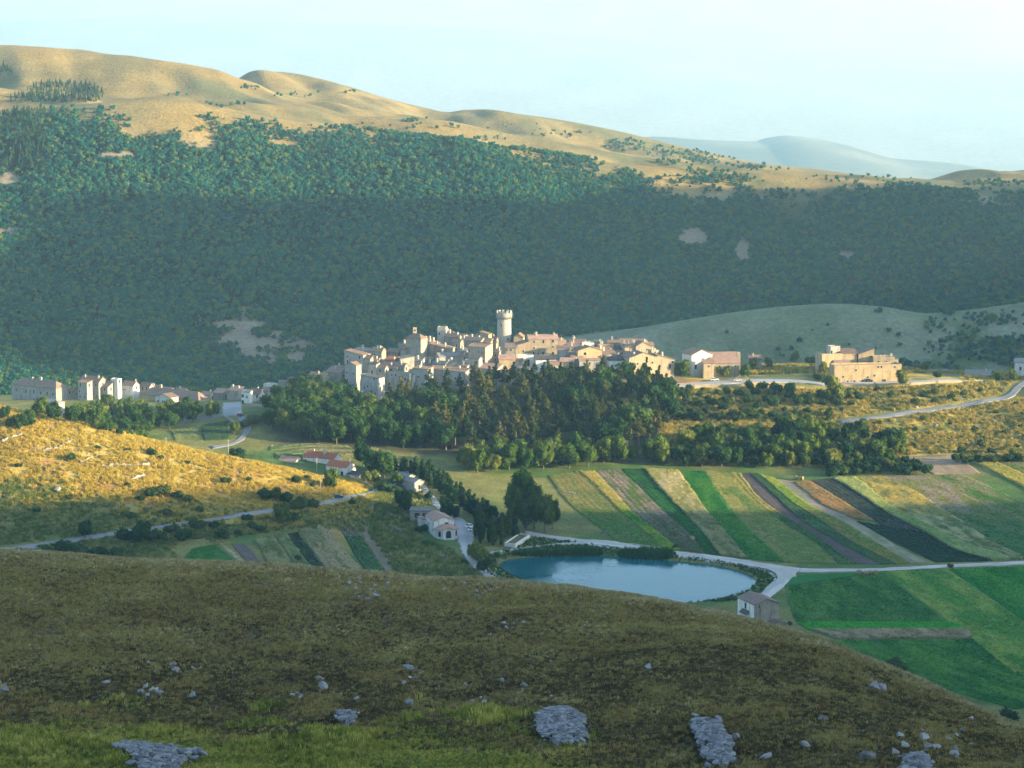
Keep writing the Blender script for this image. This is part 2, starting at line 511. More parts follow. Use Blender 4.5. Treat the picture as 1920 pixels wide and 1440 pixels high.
land('hill', 20, 500, M_NEAR, near_colour)
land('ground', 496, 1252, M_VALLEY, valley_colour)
land('terrain', 1250, 4000, M_HILLS, hills_colour)
land('plain', 3920, 25500, M_HILLS, lambda x, y, z, px, py: lerp((0.27, 0.23, 0.15), (0.33, 0.28, 0.2), fbm(x, y, 900, 3, 5)))

# the mountain flank east of the valley: it stands outside the picture, its crest fitted to keep the low sun off the near hill, the meadows and the lower
# forest, and to let it through by the saddle opposite the village
FLANK_U = [-260, 60, 230, 480, 640, 742, 760, 776, 810, 846, 890, 898, 914, 933, 942, 1000, 1100, 1150, 1166, 1200, 1226, 1252, 1281, 1342, 1384, 1426, 1468, 1495, 1530,
           1552, 1575, 1598, 1636, 1670, 1729, 1748, 1760, 1800, 1900, 2100, 2500, 3000]
FLANK_R = [180, 176, 170, 150, 122, 103, 98, 91, 83, 72, 42, 34, 25, 16, 11, 7, 9, 26, 42, 86, 112, 126, 140, 174, 188, 206, 222, 234, 231,
           210, 205, 181, 166, 163, 170, 152, 134, 114, 84, 60, 40, 30]

def flank():
    us = np.concatenate([np.linspace(-260, 600, 40), np.linspace(606, 1850, 300), np.linspace(1880, 3000, 30)])
    ws = np.linspace(300, 1250, 90)
    w0 = 640.0
    U, W = np.meshgrid(us, ws, indexing='ij')
    top = (pchip(FLANK_U, FLANK_R, us) + smooth(1150, 1300, us) * 36 * (fbm(us, 0 * us, 60, 4, 43) - 0.5) + 6 * (fbm(us, 0 * us, 18, 3, 44) - 0.5))[:, None] + w0 * tan(SUN_EL)
    d = (W - w0)
    prof = np.where(d < 0, np.clip(1 - np.abs(d / 340.0) ** 1.7, 0, 1), np.clip(1 - np.abs(d / 600.0) ** 1.8, 0, 1))
    Z = -30 + (top + 30) * prof + 6 * (fbm(U, W, 70, 4, 40) - 0.5) * smooth(15, 90, np.abs(d))
    X = W * cos(SUN_A) + U * sin(SUN_A)
    Y = -W * sin(SUN_A) + U * cos(SUN_A)
    f = grid_faces(len(us), len(ws))[:, ::-1]
    me = mesh_np('mountain', np.stack([X, Y, Z], -1), f, np.full(len(f), 4), [M_HILLS], None, True)
    n = fbm(X.ravel(), Y.ravel(), 60, 4, 41)
    set_color(me, lerp((0.30, 0.22, 0.09), (0.12, 0.13, 0.05), smooth(0.4, 0.6, n)))
    link(bpy.data.objects.new('mountain', me), kind='structure')
flank()

def far_range(name, dist, sil, depth, base, seed, c1=(0.33, 0.27, 0.205), c2=(0.39, 0.32, 0.245)):
    pxs = np.linspace(sil[0][0], sil[-1][0], 260)
    pys = pchip([p[0] for p in sil], [p[1] for p in sil], pxs)
    t = np.linspace(0, 1, 40)
    q = q_of(pxs, pys)
    top = EYE + dist * s_of(pys)
    T, Q = np.meshgrid(t, q, indexing='ij')
    Y = dist - depth + 2 * depth * T
    prof = np.sin(np.clip(T, 0, 1) * pi) ** 1.1
    X = Q * dist * (1 + 0.0 * T)
    n = fbm(X, Y, 900, 5, seed) - 0.5
    Z = base + (top[None, :] - base) * prof + n * 50 * np.sin(T * pi * 2) ** 2
    f = grid_faces(40, 260)
    me = mesh_np(name, np.stack([X, Y, Z], -1), f, np.full(len(f), 4), [M_HILLS], None, True)
    set_color(me, lerp(c1, c2, smooth(0.4, 0.75, fbm(X.ravel(), Y.ravel(), 500, 5, seed + 1))))
    link(bpy.data.objects.new(name, me), kind='structure')

far_range('mountain', 9000, [(1080, 300), (1160, 268), (1230, 257), (1320, 263), (1420, 266), (1450, 259), (1480, 255), (1520, 259), (1570, 268), (1620, 282),
                              (1680, 298), (1740, 303), (1800, 308), (1880, 324), (1960, 340), (2200, 380)], 1500, -340, 51, (0.10, 0.105, 0.07), (0.22, 0.20, 0.14))
far_range('mountain', 18000, [(-700, 20), (-300, 30), (0, 42), (200, 36), (420, 40), (640, 46), (900, 55), (1200, 75), (1500, 100), (1920, 120), (2500, 140)], 6500, -345, 61)
far_range('mountain', 22500, [(-700, -24), (300, -30), (1000, -22), (1920, -30), (2500, -26)], 3000, -345, 71)
# ------------------------------------------------------------------ the evening haze over the whole valley
def haze():
    x0, x1, y0, y1, z0, z1 = -9500, 9500, -600, 26000, -420, 1010
    v = [(x, y, z) for z in (z0, z1) for y in (y0, y1) for x in (x0, x1)]
    f = [(0, 2, 3, 1), (4, 5, 7, 6), (0, 1, 5, 4), (2, 6, 7, 3), (0, 4, 6, 2), (1, 3, 7, 5)]
    me = bpy.data.meshes.new('haze')
    me.from_pydata(v, [], f)
    k = N('haze')
    k.t.nodes.remove(k.b)
    vol = k.t.nodes.new('ShaderNodeVolumePrincipled')
    vol.inputs['Color'].default_value = HAZE_COLOR
    vol.inputs['Density'].default_value = HAZE_DENSITY
    vol.inputs['Anisotropy'].default_value = 0.35
    k.t.links.new(vol.outputs[0], k.out.inputs['Volume'])
    me.materials.append(k.m)
    link(bpy.data.objects.new('haze', me), kind='stuff')
HAZE_COLOR, HAZE_DENSITY = (0.51, 0.81, 1.0, 1), 7.4e-5
haze()
def pond():
    c = POND.mean(0)
    out = c + (POND - c) * 1.02
    n = len(out)
    pts = np.concatenate([np.column_stack([pchip(np.arange(n + 1), np.append(out[:, k], out[0, k]), np.linspace(0, n, n * 6 + 1)[:-1]) for k in (0, 1)])])
    v = np.column_stack([pts, np.zeros(len(pts))])
    me = mesh_np('water', v, np.arange(len(v))[::-1], [len(v)], [water_mat()])
    link(bpy.data.objects.new('water', me), kind='structure', label='pond of blue-green water beside the white gravel track')
pond()

def ripple_patches():
    """flat pale pads put in for the white patches of ripples, west half of the pond"""
    rg = np.random.default_rng(9)
    k = N('pale_ripples')
    k.base((0.34, 0.42, 0.42))
    vs, fs = [], []
    for px, py, r in [(1058, 1056, 1.2), (1080, 1058, 1.0), (1081, 1062, 1.6), (1140, 1061, 2.6), (1158, 1061, 1.3), (1120, 1066, 1.0), (1073, 1074, 1.7), (1060, 1077, 1.2), (1101, 1078, 2.2), (1100, 1081, 1.4), (1084, 1087, 2.0), (1052, 1086, 2.8), (1046, 1089, 1.6), (1160, 1054, 1.0)]:
        for _ in range(5):
            c = flat_point(px, py, 0.03) + rg.normal(size=2) * r * np.array([0.6, 0.5])
            n = 9
            rr = r * 0.32 * rg.uniform(0.5, 1.3, n)
            vs += [(c[0] + rr[i] * 1.3 * cos(2 * pi * i / n), c[1] + rr[i] * sin(2 * pi * i / n), 0.03 + 0.002 * (len(vs) % 7)) for i in range(n)]
            fs.append(tuple(range(len(vs) - n, len(vs))))
    me = bpy.data.meshes.new('ripple_patches')
    me.from_pydata(vs, [], fs)
    me.materials.append(k.m)
    link(bpy.data.objects.new('ripple_patches', me), kind='stuff', label='pale patches of ripples on the western half of the pond')
ripple_patches()

def edge(pts, n):
    """a line on the land through points of the photograph, smoothed, with n points"""
    w = np.array([hit(*p)[:2] for p in pts])
    if len(w) == 2:
        t = np.linspace(0, 1, n)[:, None]
        return w[0] * (1 - t) + w[1] * t
    s = np.concatenate([[0], np.cumsum(np.hypot(*np.diff(w, axis=0).T))])
    t = np.linspace(0, s[-1], n)
    return np.column_stack([pchip(s, w[:, 0], t), pchip(s, w[:, 1], t)])

CROPS = []
def strip(name, left, right, mat, colour, lift=0.12, step=1.6, across=None, rough=0.0, seed=0, row=None, label=None, kind='structure', skirt=0.4, ragged=0.45):
    """a sheet draped on the land between two lines; colour(u, v, x, y) gives the colour of its own plants, soil or gravel"""
    nl = max(8, int(max(np.hypot(*(hit(*left[0])[:2] - hit(*left[-1])[:2])), 6) / step) + 2)
    A, B = edge(left, nl), edge(right, nl)
    width = float(np.median(np.hypot(*(B - A).T)))
    na = across or max(4, int(width / 0.7) + 2)
    t = np.linspace(0, 1, na)
    P = A[:, None, :] * (1 - t)[None, :, None] + B[:, None, :] * t[None, :, None]
    X, Y = P[..., 0], P[..., 1]
    if ragged:
        wv = (fbm(X, Y, 3.0, 3, seed + 5) - 0.5) * 2 * ragged
        dirx, diry = (B - A)[:, 0] / width, (B - A)[:, 1] / width
        sgn = np.where(t < 0.5, -1, 1) * np.abs(t - 0.5) * 2
        X = X + wv * sgn * dirx[:, None]
        Y = Y + wv * sgn * diry[:, None]
    U = np.broadcast_to(t * width, X.shape)
    V = np.broadcast_to(np.linspace(0, nl * step, nl)[:, None], X.shape)
    Z = h_at(X, Y) + lift
    if rough:
        Z = Z + rough * (fbm(X, Y, 2.2, 3, seed + 1) - 0.3)
    if row:
        Z = Z + row[1] * 0.5 * np.cos(2 * pi * U / row[0])
    if mat is M_CROP and lift >= 0.19:
        area = width * nl * step
        m = int(area * 2.2)
        rg = np.random.default_rng(int(abs(A[0, 0]) * 10) + seed)
        a, b = rg.uniform(0, nl - 1.001, m), rg.uniform(0.01, 0.99, m)
        i = a.astype(int)
        a = a - i
        PX = (X[i, 0] * (1 - a) + X[i + 1, 0] * a) * (1 - b) + (X[i, -1] * (1 - a) + X[i + 1, -1] * a) * b
        PY = (Y[i, 0] * (1 - a) + Y[i + 1, 0] * a) * (1 - b) + (Y[i, -1] * (1 - a) + Y[i + 1, -1] * a) * b
        cc = np.asarray(colour(b * width, (i + a) * step, PX, PY))
        keep = rg.uniform(0, 1, m) < np.where(cc[:, 1] > cc[:, 0] * 1.02, 1.0, 0.7)
        CROPS.append((np.column_stack([PX, PY, h_at(PX, PY) + lift * 0.6])[keep], (rg.uniform(0.6, 1.25, m) * (0.55 + 0.7 * min(lift + rough * 0.5, 1.2)))[keep], cc[keep] * 1.6))
    # a rim turned down into the ground closes the sheet's edge
    def rim(M, dz=0.0):
        M = np.concatenate([M[:1], M, M[-1:]], 0)
        M = np.concatenate([M[:, :1], M, M[:, -1:]], 1)
        if dz:
            M = M.copy()
            M[0] -= dz; M[-1] -= dz
            M[:, 0] -= dz; M[:, -1] -= dz
        return M
    Xr, Yr, Zr = rim(X), rim(Y), rim(Z, lift + skirt)
    f = grid_faces(*Xr.shape)
    d = (B - A).mean(0); e = (A[-1] - A[0])
    if e[0] * d[1] - e[1] * d[0] > 0:
        f = f[:, ::-1]
    f = f[:, ::-1]
    me = mesh_np(name, np.stack([Xr, Yr, Zr], -1), f, np.full(len(f), 4), [mat], None, True)
    set_color(me, np.asarray(colour(rim(U).ravel(), rim(V).ravel(), Xr.ravel(), Yr.ravel())).reshape(-1, 3))
    return link(bpy.data.objects.new(name, me), kind=kind, label=label)

def plain(c, c2=None, scale=8.0, seed=1, row=None, soil=(0.10, 0.075, 0.05)):
    """a colour field: two colours of the same crop in patches, and soil between its rows"""
    c2 = c2 or tuple(0.8 * k for k in c)
    def fn(u, v, x, y):
        n = smooth(0.35, 0.65, fbm(u * 1.8, v * 0.45, scale, 4, seed))
        r = lerp(np.array(c), np.array(c2), n)
        if row:
            w = smooth(0.15, 0.85, 0.5 + 0.5 * np.cos(2 * pi * u / row[0] + 2.5 * (fbm(u, v, 9, 2, seed + 2) - 0.5)))
            r = lerp(r, np.array(soil), row[1] * (1 - w) * (0.5 + fbm(u, v, 4, 2, seed + 3)))
        return r
    return fn

def grade(f1, f2, v0, v1):
    """one colour blending into another along the strip"""
    def fn(u, v, x, y):
        t = smooth(v0, v1, v + 14 * (fbm(u, v, 6, 3, 77) - 0.5))
        return lerp(f1(u, v, x, y), f2(u, v, x, y), t)
    return fn

C_EMER, C_GREEN, C_LIME, C_DARK = (0.012, 0.115, 0.014), (0.05, 0.16, 0.018), (0.15, 0.22, 0.03), (0.012, 0.05, 0.02)
C_GOLD, C_ORANGE, C_PINK, C_BROWN, C_STRAW = (0.33, 0.25, 0.05), (0.29, 0.165, 0.05), (0.24, 0.19, 0.14), (0.085, 0.062, 0.056), (0.34, 0.28, 0.12)

B = {
    0: [(1028, 893), (1060, 937), (1107, 977), (1160, 1017)],
    1: [(1088, 884), (1130, 925), (1165, 960), (1225, 1012), (1242, 1028)],
    2: [(1115, 884), (1150, 922), (1187, 962), (1250, 1012), (1275, 1032)],
    3: [(1165, 880), (1205, 918), (1250, 962), (1310, 1020), (1322, 1038)],
    4: [(1208, 880), (1240, 918), (1290, 970), (1330, 1014), (1352, 1042)],
    5: [(1271, 884), (1322, 956), (1370, 1012), (1400, 1048)],
    6: [(1320, 884), (1360, 944), (1400, 990), (1440, 1026), (1470, 1055)],
    7: [(1362, 886), (1418, 945), (1478, 988), (1530, 1020), (1570, 1058)],
    8: [(1388, 888), (1418, 928), (1477, 972), (1523, 1001), (1605, 1058)],
    9: [(1407, 888), (1447, 925), (1506, 978), (1564, 1013), (1652, 1059)],
    10: [(1424, 890), (1482, 940), (1523, 966), (1587, 1010), (1680, 1058)],
    11: [(1450, 898), (1523, 952), (1593, 987), (1706, 1057)],
    12: [(1488, 904), (1541, 946), (1608, 978), (1739, 1056)],
    13: [(1517, 902), (1576, 938), (1640, 979)],
    14: [(1561, 898), (1608, 925), (1666, 963), (1739, 1001), (1797, 1033), (1862, 1052)],
    15: [(1605, 897), (1660, 943), (1739, 987), (1815, 1022), (1896, 1049)],
    16: [(1652, 895), (1704, 917), (1797, 975), (1914, 1043), (1930, 1048)],
    17: [(1748, 893), (1812, 928), (1920, 978), (2060, 1040)],
    18: [(1800, 890), (1880, 925), (1980, 975), (2120, 1040)],
}

def field(name, a, b, fn, lift=0.25, rough=0.25, row=None, label=None, seed=0, step=1.6, **kw):
    strip(name, B[a] if isinstance(a, int) else a, B[b] if isinstance(b, int) else b, M_CROP, fn, lift, step, None, rough, seed, row, label, **kw)

field('field', 0, 1, grade(plain((0.15, 0.17, 0.04), (0.21, 0.19, 0.05), 6, 3, (2.6, 0.35)), plain(C_GREEN, (0.09, 0.16, 0.035), 6, 4, (2.2, 0.25)), 45, 95), 0.2, 0.2, label='olive and green crop strip nearest the big tree by the track')
field('field', 1, 2, grade(plain(C_GOLD, (0.27, 0.24, 0.05), 5, 5, (2.0, 0.25)), plain(C_GREEN, C_LIME, 6, 6), 60, 80), 0.45, 0.3, label='narrow golden crop strip turning green downhill')
field('field', 2, 3, grade(plain((0.10, 0.15, 0.035), C_PINK, 4, 7, (2.4, 0.5)), plain((0.05, 0.10, 0.03), (0.09, 0.10, 0.05), 5, 8, (2.4, 0.6)), 60, 110), 0.2, 0.2, (2.4, 0.12), label='vegetable rows of mixed green with bare soil between')
field('field', 3, 4, plain((0.014, 0.105, 0.016), (0.012, 0.075, 0.018), 8, 9, (2.0, 0.2)), 0.3, 0.25, label='deep green strip with a sharp edge against dry grass')
field('field', 4, 5, grade(plain(C_STRAW, (0.22, 0.2, 0.05), 5, 10), plain((0.2, 0.19, 0.08), (0.11, 0.13, 0.045), 4, 11), 40, 110), 0.7, 0.9, label='tall uncut dry grass strip, golden at its upper end')
field('field', 5, 6, plain(C_GREEN, C_EMER, 14, 12, (2.2, 0.12)), 0.35, 0.2, label='bright green crop strip beside the tall dry grass')
field('field', 6, 7, grade(plain((0.24, 0.22, 0.06), (0.12, 0.17, 0.04), 9, 13), plain((0.11, 0.16, 0.035), (0.16, 0.18, 0.05), 9, 14), 50, 100), 0.3, 0.3, label='patchy yellow-green strip left of the striped crop')
field('field', 7, 8, grade(plain(C_GOLD, (0.26, 0.23, 0.06), 8, 15, (2.6, 0.65), (0.09, 0.10, 0.03)), plain((0.06, 0.13, 0.03), (0.03, 0.10, 0.02), 9, 16, (2.6, 0.3)), 60, 90), 0.25, 0.2, (2.6, 0.2), label='yellow rows fading to green beside the ploughed strip')
field('field', 8, 9, plain(C_BROWN, (0.11, 0.085, 0.07), 8, 17, (1.9, 0.5), (0.05, 0.035, 0.03)), 0.1, 0.1, (1.9, 0.25), label='ploughed dark brown strip with long furrows')
field('field', 9, 10, plain((0.03, 0.085, 0.03), (0.04, 0.11, 0.03), 7, 18, (2.0, 0.3)), 0.35, 0.2, (2.0, 0.15), label='dark green strip on the east side of the ploughed one')
field('field', 10, 11, grade(plain((0.27, 0.26, 0.05), C_LIME, 8, 19), plain((0.12, 0.17, 0.035), (0.19, 0.16, 0.05), 8, 20), 50, 90), 0.5, 0.25, label='slim yellow-lime strip with a dark edge')
field('field', 11, 12, grade(plain(C_PINK, (0.18, 0.18, 0.10), 7, 21), plain((0.26, 0.23, 0.15), (0.16, 0.17, 0.08), 5, 22), 60, 100), 0.15, 0.2, label='pale pinkish fallow strip')
field('field', 12, [(1517, 902), (1576, 938), (1640, 979), (1649, 982)], plain(C_ORANGE, (0.22, 0.16, 0.05), 6, 23, (2.2, 0.4)), 0.45, 0.4, label='short rust-orange strip under the straw bales row') if False else \
    strip('field', [(1488, 905), (1541, 945), (1600, 974)], [(1517, 903), (1576, 938), (1641, 978)], M_CROP, plain(C_ORANGE, (0.22, 0.16, 0.05), 6, 23, (2.2, 0.4)), 0.45, 1.6, None, 0.4, 23, label='short rust-orange strip ending halfway down the slope')
strip('field', [(1517, 902), (1576, 938), (1642, 979), (1660, 990)], B[14][:4], M_CROP, plain((0.035, 0.06, 0.035), (0.05, 0.06, 0.045), 9, 24, (2.4, 0.4), (0.04, 0.035, 0.03)), 0.3, 1.6, None, 0.2, 24, (2.4, 0.25), label='upper half of the long blackish-green crop strip')
strip('field', [(1606, 979), (1660, 1008), (1754, 1055)], [(1739, 1001), (1797, 1033), (1862, 1052)], M_CROP, plain(C_DARK, (0.018, 0.042, 0.022), 9, 25, (2.4, 0.4), (0.02, 0.025, 0.015)), 0.35, 1.6, None, 0.2, 25, (2.4, 0.25), label='lower half of the long blackish-green crop strip')
field('field', 14, 15, grade(plain((0.30, 0.29, 0.08), (0.24, 0.26, 0.08), 10, 26), plain((0.19, 0.24, 0.08), (0.15, 0.21, 0.06), 10, 27), 40, 90), 0.9, 0.2, label='smooth pale yellow-green grain strip')
field('field', 15, 16, grade(plain((0.34, 0.25, 0.05), (0.18, 0.17, 0.05), 5, 28), plain((0.27, 0.27, 0.13), (0.11, 0.15, 0.05), 4, 29), 40, 90), 0.5, 1.0, label='rough strip of tall yellow weeds beside the grain')
field('field', 16, 17, grade(plain((0.17, 0.17, 0.045), C_PINK, 7, 30), plain((0.045, 0.12, 0.03), (0.10, 0.15, 0.05), 10, 31), 40, 90), 0.25, 0.3, label='strip of mixed greens below the hedge')
field('field', 17, 18, plain((0.20, 0.18, 0.08), (0.07, 0.14, 0.03), 9, 32), 0.25, 0.3, label='brown and green strip at the far east of the slope')
strip('field', [(1830, 868), (1880, 893), (1935, 922)], [(1866, 867), (1905, 884), (1960, 908)], M_CROP, plain((0.36, 0.29, 0.05), (0.28, 0.26, 0.05), 7, 33, (2.4, 0.25)), 0.6, 1.6, None, 0.3, 33, label='glowing golden strip at the upper east corner')
strip('field', [(1868, 866), (1960, 905)], [(1905, 864), (2000, 900)], M_CROP, plain((0.10, 0.16, 0.035), (0.20, 0.16, 0.07), 7, 34), 0.3, 1.6, None, 0.3, 34, label='green strip above the golden one')
strip('field', [(1697, 856), (1725, 874), (1750, 890)], [(1790, 853), (1812, 868), (1838, 887)], M_CROP, plain((0.33, 0.24, 0.15), (0.27, 0.19, 0.11), 6, 35, (2.6, 0.25), (0.24, 0.17, 0.1)), 0.12, 1.4, None, 0.15, 35, label='bare tan ploughed plot above the hedge')
# front meadows east of the pond
strip('field', [(1472, 1100), (1478, 1130), (1492, 1166)], [(1650, 1073), (1704, 1112), (1778, 1166)], M_CROP, plain((0.016, 0.105, 0.014), (0.055, 0.155, 0.024), 9, 36, (4.2, 0.12)), 0.2, 1.6, None, 0.15, 36, label='dark emerald meadow beside the chapel')
strip('field', [(1470, 1100), (1492, 1079)], [(1640, 1073), (1650, 1073)], M_CROP, plain((0.009, 0.105, 0.014), (0.014, 0.125, 0.016), 12, 37), 0.18, 1.6, None, 0.15, 37, label='upper corner of the emerald meadow by the track')
strip('field', [(1653, 1073), (1706, 1112), (1786, 1170), (1900, 1262)], [(1776, 1069), (1840, 1112), (1920, 1168), (2060, 1270)], M_CROP, plain((0.065, 0.19, 0.026), (0.19, 0.26, 0.05), 12, 38, (5.0, 0.12)), 0.35, 1.6, None, 0.2, 38, label='light green mown meadow strip east of the emerald one')
strip('field', [(1780, 1068), (1846, 1112), (1926, 1168)], [(1960, 1061), (2030, 1100), (2120, 1150)], M_CROP, plain((0.015, 0.14, 0.016), (0.05, 0.19, 0.025), 10, 39), 0.25, 1.6, None, 0.2, 39, label='green meadow in the corner below the track')
strip('field', [(1494, 1168), (1516, 1182)], [(1786, 1168), (1812, 1180)], M_CROP, plain((0.035, 0.22, 0.02), (0.05, 0.24, 0.025), 10, 40), 0.45, 1.2, None, 0.2, 40, label='narrow lime green band below the emerald meadow')
strip('field', [(1524, 1183), (1566, 1199)], [(1812, 1181), (1826, 1197)], M_CROP, plain((0.26, 0.21, 0.12), (0.17, 0.15, 0.07), 4, 41), 0.6, 1.0, None, 0.9, 41, label='band of dry uncut weeds between two green meadows', ragged=1.0)
strip('field', [(1560, 1201), (1700, 1262), (1800, 1300), (1900, 1330)], [(1828, 1199), (1900, 1238), (1960, 1264), (2080, 1310)], M_CROP, plain((0.065, 0.18, 0.026), (0.018, 0.11, 0.016), 12, 42, (16.0, 0.25), (0.008, 0.07, 0.012)), 0.22, 1.6, None, 0.2, 42, label='green meadow at the foot of the near hill')
# small plots west of the church
for left, right, fn, lift, rough, lab in [
    ([(360, 1030), (330, 1060)], [(405, 1022), (466, 1068)], plain((0.03, 0.13, 0.02), (0.05, 0.14, 0.03), 5, 43), 0.25, 0.2, 'small bright green plot at the west end of the row of plots'),
    ([(408, 1020), (470, 1067)], [(416, 1019), (480, 1067)], plain((0.30, 0.25, 0.15), (0.2, 0.2, 0.08), 5, 44), 0.2, 0.3, 'straw-coloured path between two small plots'),
    ([(434, 1021), (478, 1068)], [(460, 1020), (508, 1068)], plain((0.15, 0.115, 0.10), (0.12, 0.095, 0.075), 5, 45, (1.8, 0.3), (0.08, 0.06, 0.05)), 0.1, 0.1, 'small ploughed plot of pinkish brown earth'),
    ([(478, 1014), (512, 1069)], [(513, 1006), (562, 1069)], plain((0.09, 0.12, 0.035), (0.19, 0.19, 0.08), 4, 46), 0.3, 0.6, 'weedy plot with pale tufts along its edges'),
    ([(515, 1005), (566, 1069)], [(538, 1003), (588, 1069)], plain((0.20, 0.2, 0.09), (0.12, 0.15, 0.05), 4, 47), 0.4, 0.8, 'strip of pale tall grass left of the dark bean plot'),
    ([(539, 1003), (590, 1070)], [(557, 1000), (613, 1070)], plain((0.03, 0.07, 0.03), (0.022, 0.045, 0.02), 5, 48, (1.6, 0.4), (0.02, 0.025, 0.015)), 0.4, 0.3, 'narrow dark bean plot'),
    ([(560, 995), (617, 1072)], [(607, 981), (686, 1072)], plain((0.25, 0.21, 0.11), (0.14, 0.15, 0.06), 5, 49, (2.2, 0.2)), 0.2, 0.3, 'wide tan stubble plot with a lone bale'),
    ([(611, 954), (646, 1006)], [(630, 948), (678, 1006)], plain((0.085, 0.07, 0.06), (0.06, 0.055, 0.045), 5, 50, (1.8, 0.4), (0.04, 0.03, 0.025)), 0.15, 0.2, 'upper dark ploughed half of the long narrow plot'),
    ([(647, 1007), (690, 1075)], [(679, 1007), (722, 1076)], plain((0.02, 0.085, 0.022), (0.035, 0.11, 0.03), 4, 51, (1.8, 0.3)), 0.35, 0.3, 'lower green half of the long narrow plot'),
    ([(668, 978), (724, 1072)], [(689, 977), (744, 1071)], plain((0.19, 0.145, 0.105), (0.13, 0.12, 0.06), 5, 52), 0.15, 0.2, 'brown earth plot nearest the church'),
    ([(378, 800), (384, 826)], [(427, 792), (432, 824)], plain((0.03, 0.075, 0.03), (0.04, 0.09, 0.03), 6, 53, (2.4, 0.5), (0.05, 0.05, 0.03)), 0.7, 0.3, 'vine rows below the village square'),
    ([(320, 808), (330, 826)], [(374, 801), (380, 826)], plain((0.17, 0.18, 0.07), (0.12, 0.15, 0.05), 6, 54), 0.2, 0.2, 'mown pale meadow next to the vine rows'),
]:
    strip('field', left, right, M_CROP, fn, lift, 1.3, None, rough, 60, label=lab)

# mown terraces under the wood
for k, (pts, pts2) in enumerate([([(505, 838), (590, 832), (650, 836)], [(505, 845), (590, 838), (660, 841)]), ([(515, 850), (600, 842), (700, 846)], [(515, 857), (600, 848), (705, 852)]),
                                 ([(690, 838), (730, 846)], [(700, 850), (740, 856)])]):
    strip('field', pts, pts2, M_CROP, plain((0.20, 0.19, 0.09), (0.10, 0.14, 0.05), 5, 80 + k), 0.2, 1.3, None, 0.3, 80 + k, label=['upper', 'middle', 'short eastern'][k] + ' mown terrace behind the red-roofed farm')

# roads and tracks
WHITE_ROAD = plain((0.50, 0.47, 0.42), (0.38, 0.36, 0.32), 5, 60)
GREY_ROAD = plain((0.24, 0.24, 0.235), (0.20, 0.20, 0.20), 8, 61)
def road(name, up, low, fn, label, lift=0.14, mat=None, step=1.2):
    strip(name, up, low, mat or M_GRAVEL, fn, lift, step, 9, 0.0, 5, None, label, skirt=0.3, ragged=0.8)
road('track', [(985, 996), (1046, 1006), (1090, 1011), (1139, 1014), (1210, 1026), (1285, 1036), (1360, 1045), (1440, 1057), (1505, 1066)],
     [(985, 1003), (1031, 1010), (1075, 1016), (1119, 1021), (1205, 1034), (1262, 1041), (1335, 1050), (1405, 1061), (1500, 1073)], WHITE_ROAD, 'white gravel track round the north side of the pond')
road('track', [(1500, 1066), (1600, 1067), (1700, 1063), (1800, 1058), (1960, 1051)], [(1496, 1073), (1600, 1072), (1700, 1068), (1800, 1063), (1960, 1057)],
     WHITE_ROAD, 'white gravel track running east between the fields', 0.15)
road('track', [(1405, 1061), (1442, 1068), (1457, 1079), (1450, 1092), (1432, 1108), (1405, 1132)], [(1496, 1072), (1494, 1076), (1486, 1084), (1474, 1096), (1448, 1118), (1425, 1142)],
     WHITE_ROAD, 'branch of the white track passing behind the chapel', 0.17)
road('road', [(747, 897), (730, 909), (703, 918), (651, 929), (599, 941), (505, 955), (442, 964), (390, 974), (330, 982), (260, 989), (200, 999), (100, 1014), (-40, 1032)],
     [(758, 902), (738, 914), (706, 924), (653, 935), (600, 947), (506, 961), (443, 970), (391, 980), (331, 988), (261, 995), (200, 1006), (100, 1022), (-40, 1040)], GREY_ROAD, 'narrow asphalt lane under the golden hill', 0.2, M_ASPHALT)
road('road', [(740, 884), (762, 893), (775, 905), (798, 932), (815, 950), (834, 966), (852, 984), (858, 1010), (864, 1030), (876, 1050), (893, 1068), (918, 1086), (960, 1100)],
     [(752, 880), (776, 889), (790, 900), (812, 930), (828, 948), (856, 968), (882, 986), (888, 1008), (886, 1030), (893, 1048), (908, 1064), (932, 1082), (975, 1097)],
     plain((0.38, 0.37, 0.35), (0.30, 0.295, 0.285), 8, 62), 'pale lane past the church, widening into a small square', 0.16)
road('road', [(1575, 789), (1589, 787), (1666, 777), (1749, 765), (1832, 752), (1885, 741), (1902, 727), (1918, 714)], [(1575, 795), (1590, 793), (1667, 783), (1750, 771), (1834, 758), (1894, 747), (1914, 729), (1930, 715)],
     GREY_ROAD, 'asphalt road climbing to the hamlet in the east', 0.35, M_ASPHALT)
road('road', [(1245, 722), (1315, 717), (1409, 711), (1484, 712), (1547, 719), (1620, 717), (1700, 716), (1780, 711), (1860, 711)], [(1245, 728), (1334, 722), (1446, 718), (1500, 718), (1547, 724), (1620, 721), (1700, 720), (1780, 715), (1860, 715)],
     plain((0.40, 0.38, 0.34), (0.33, 0.31, 0.28), 8, 63), 'level road along the terrace in front of the long ruin', 0.4)
road('pavement', [(1305, 692), (1345, 690), (1395, 691)], [(1318, 704), (1350, 703), (1402, 703)], plain((0.36, 0.33, 0.28), (0.30, 0.28, 0.24), 8, 64), 'small car park in front of the cream inn', 0.35)
road('road', [(393, 837), (437, 829), (450, 819), (457, 806), (449, 790), (433, 781), (400, 785), (340, 793)], [(398, 842), (441, 833), (459, 822), (470, 806), (462, 787), (440, 774), (400, 779), (340, 788)],
     GREY_ROAD, 'village road bending down from the square', 0.25, M_ASPHALT)
road('pavement', [(419, 756), (415, 782)], [(452, 754), (454, 779)], plain((0.36, 0.35, 0.33), (0.28, 0.28, 0.27), 8, 65), 'stony village square below the ruined house', 0.3)
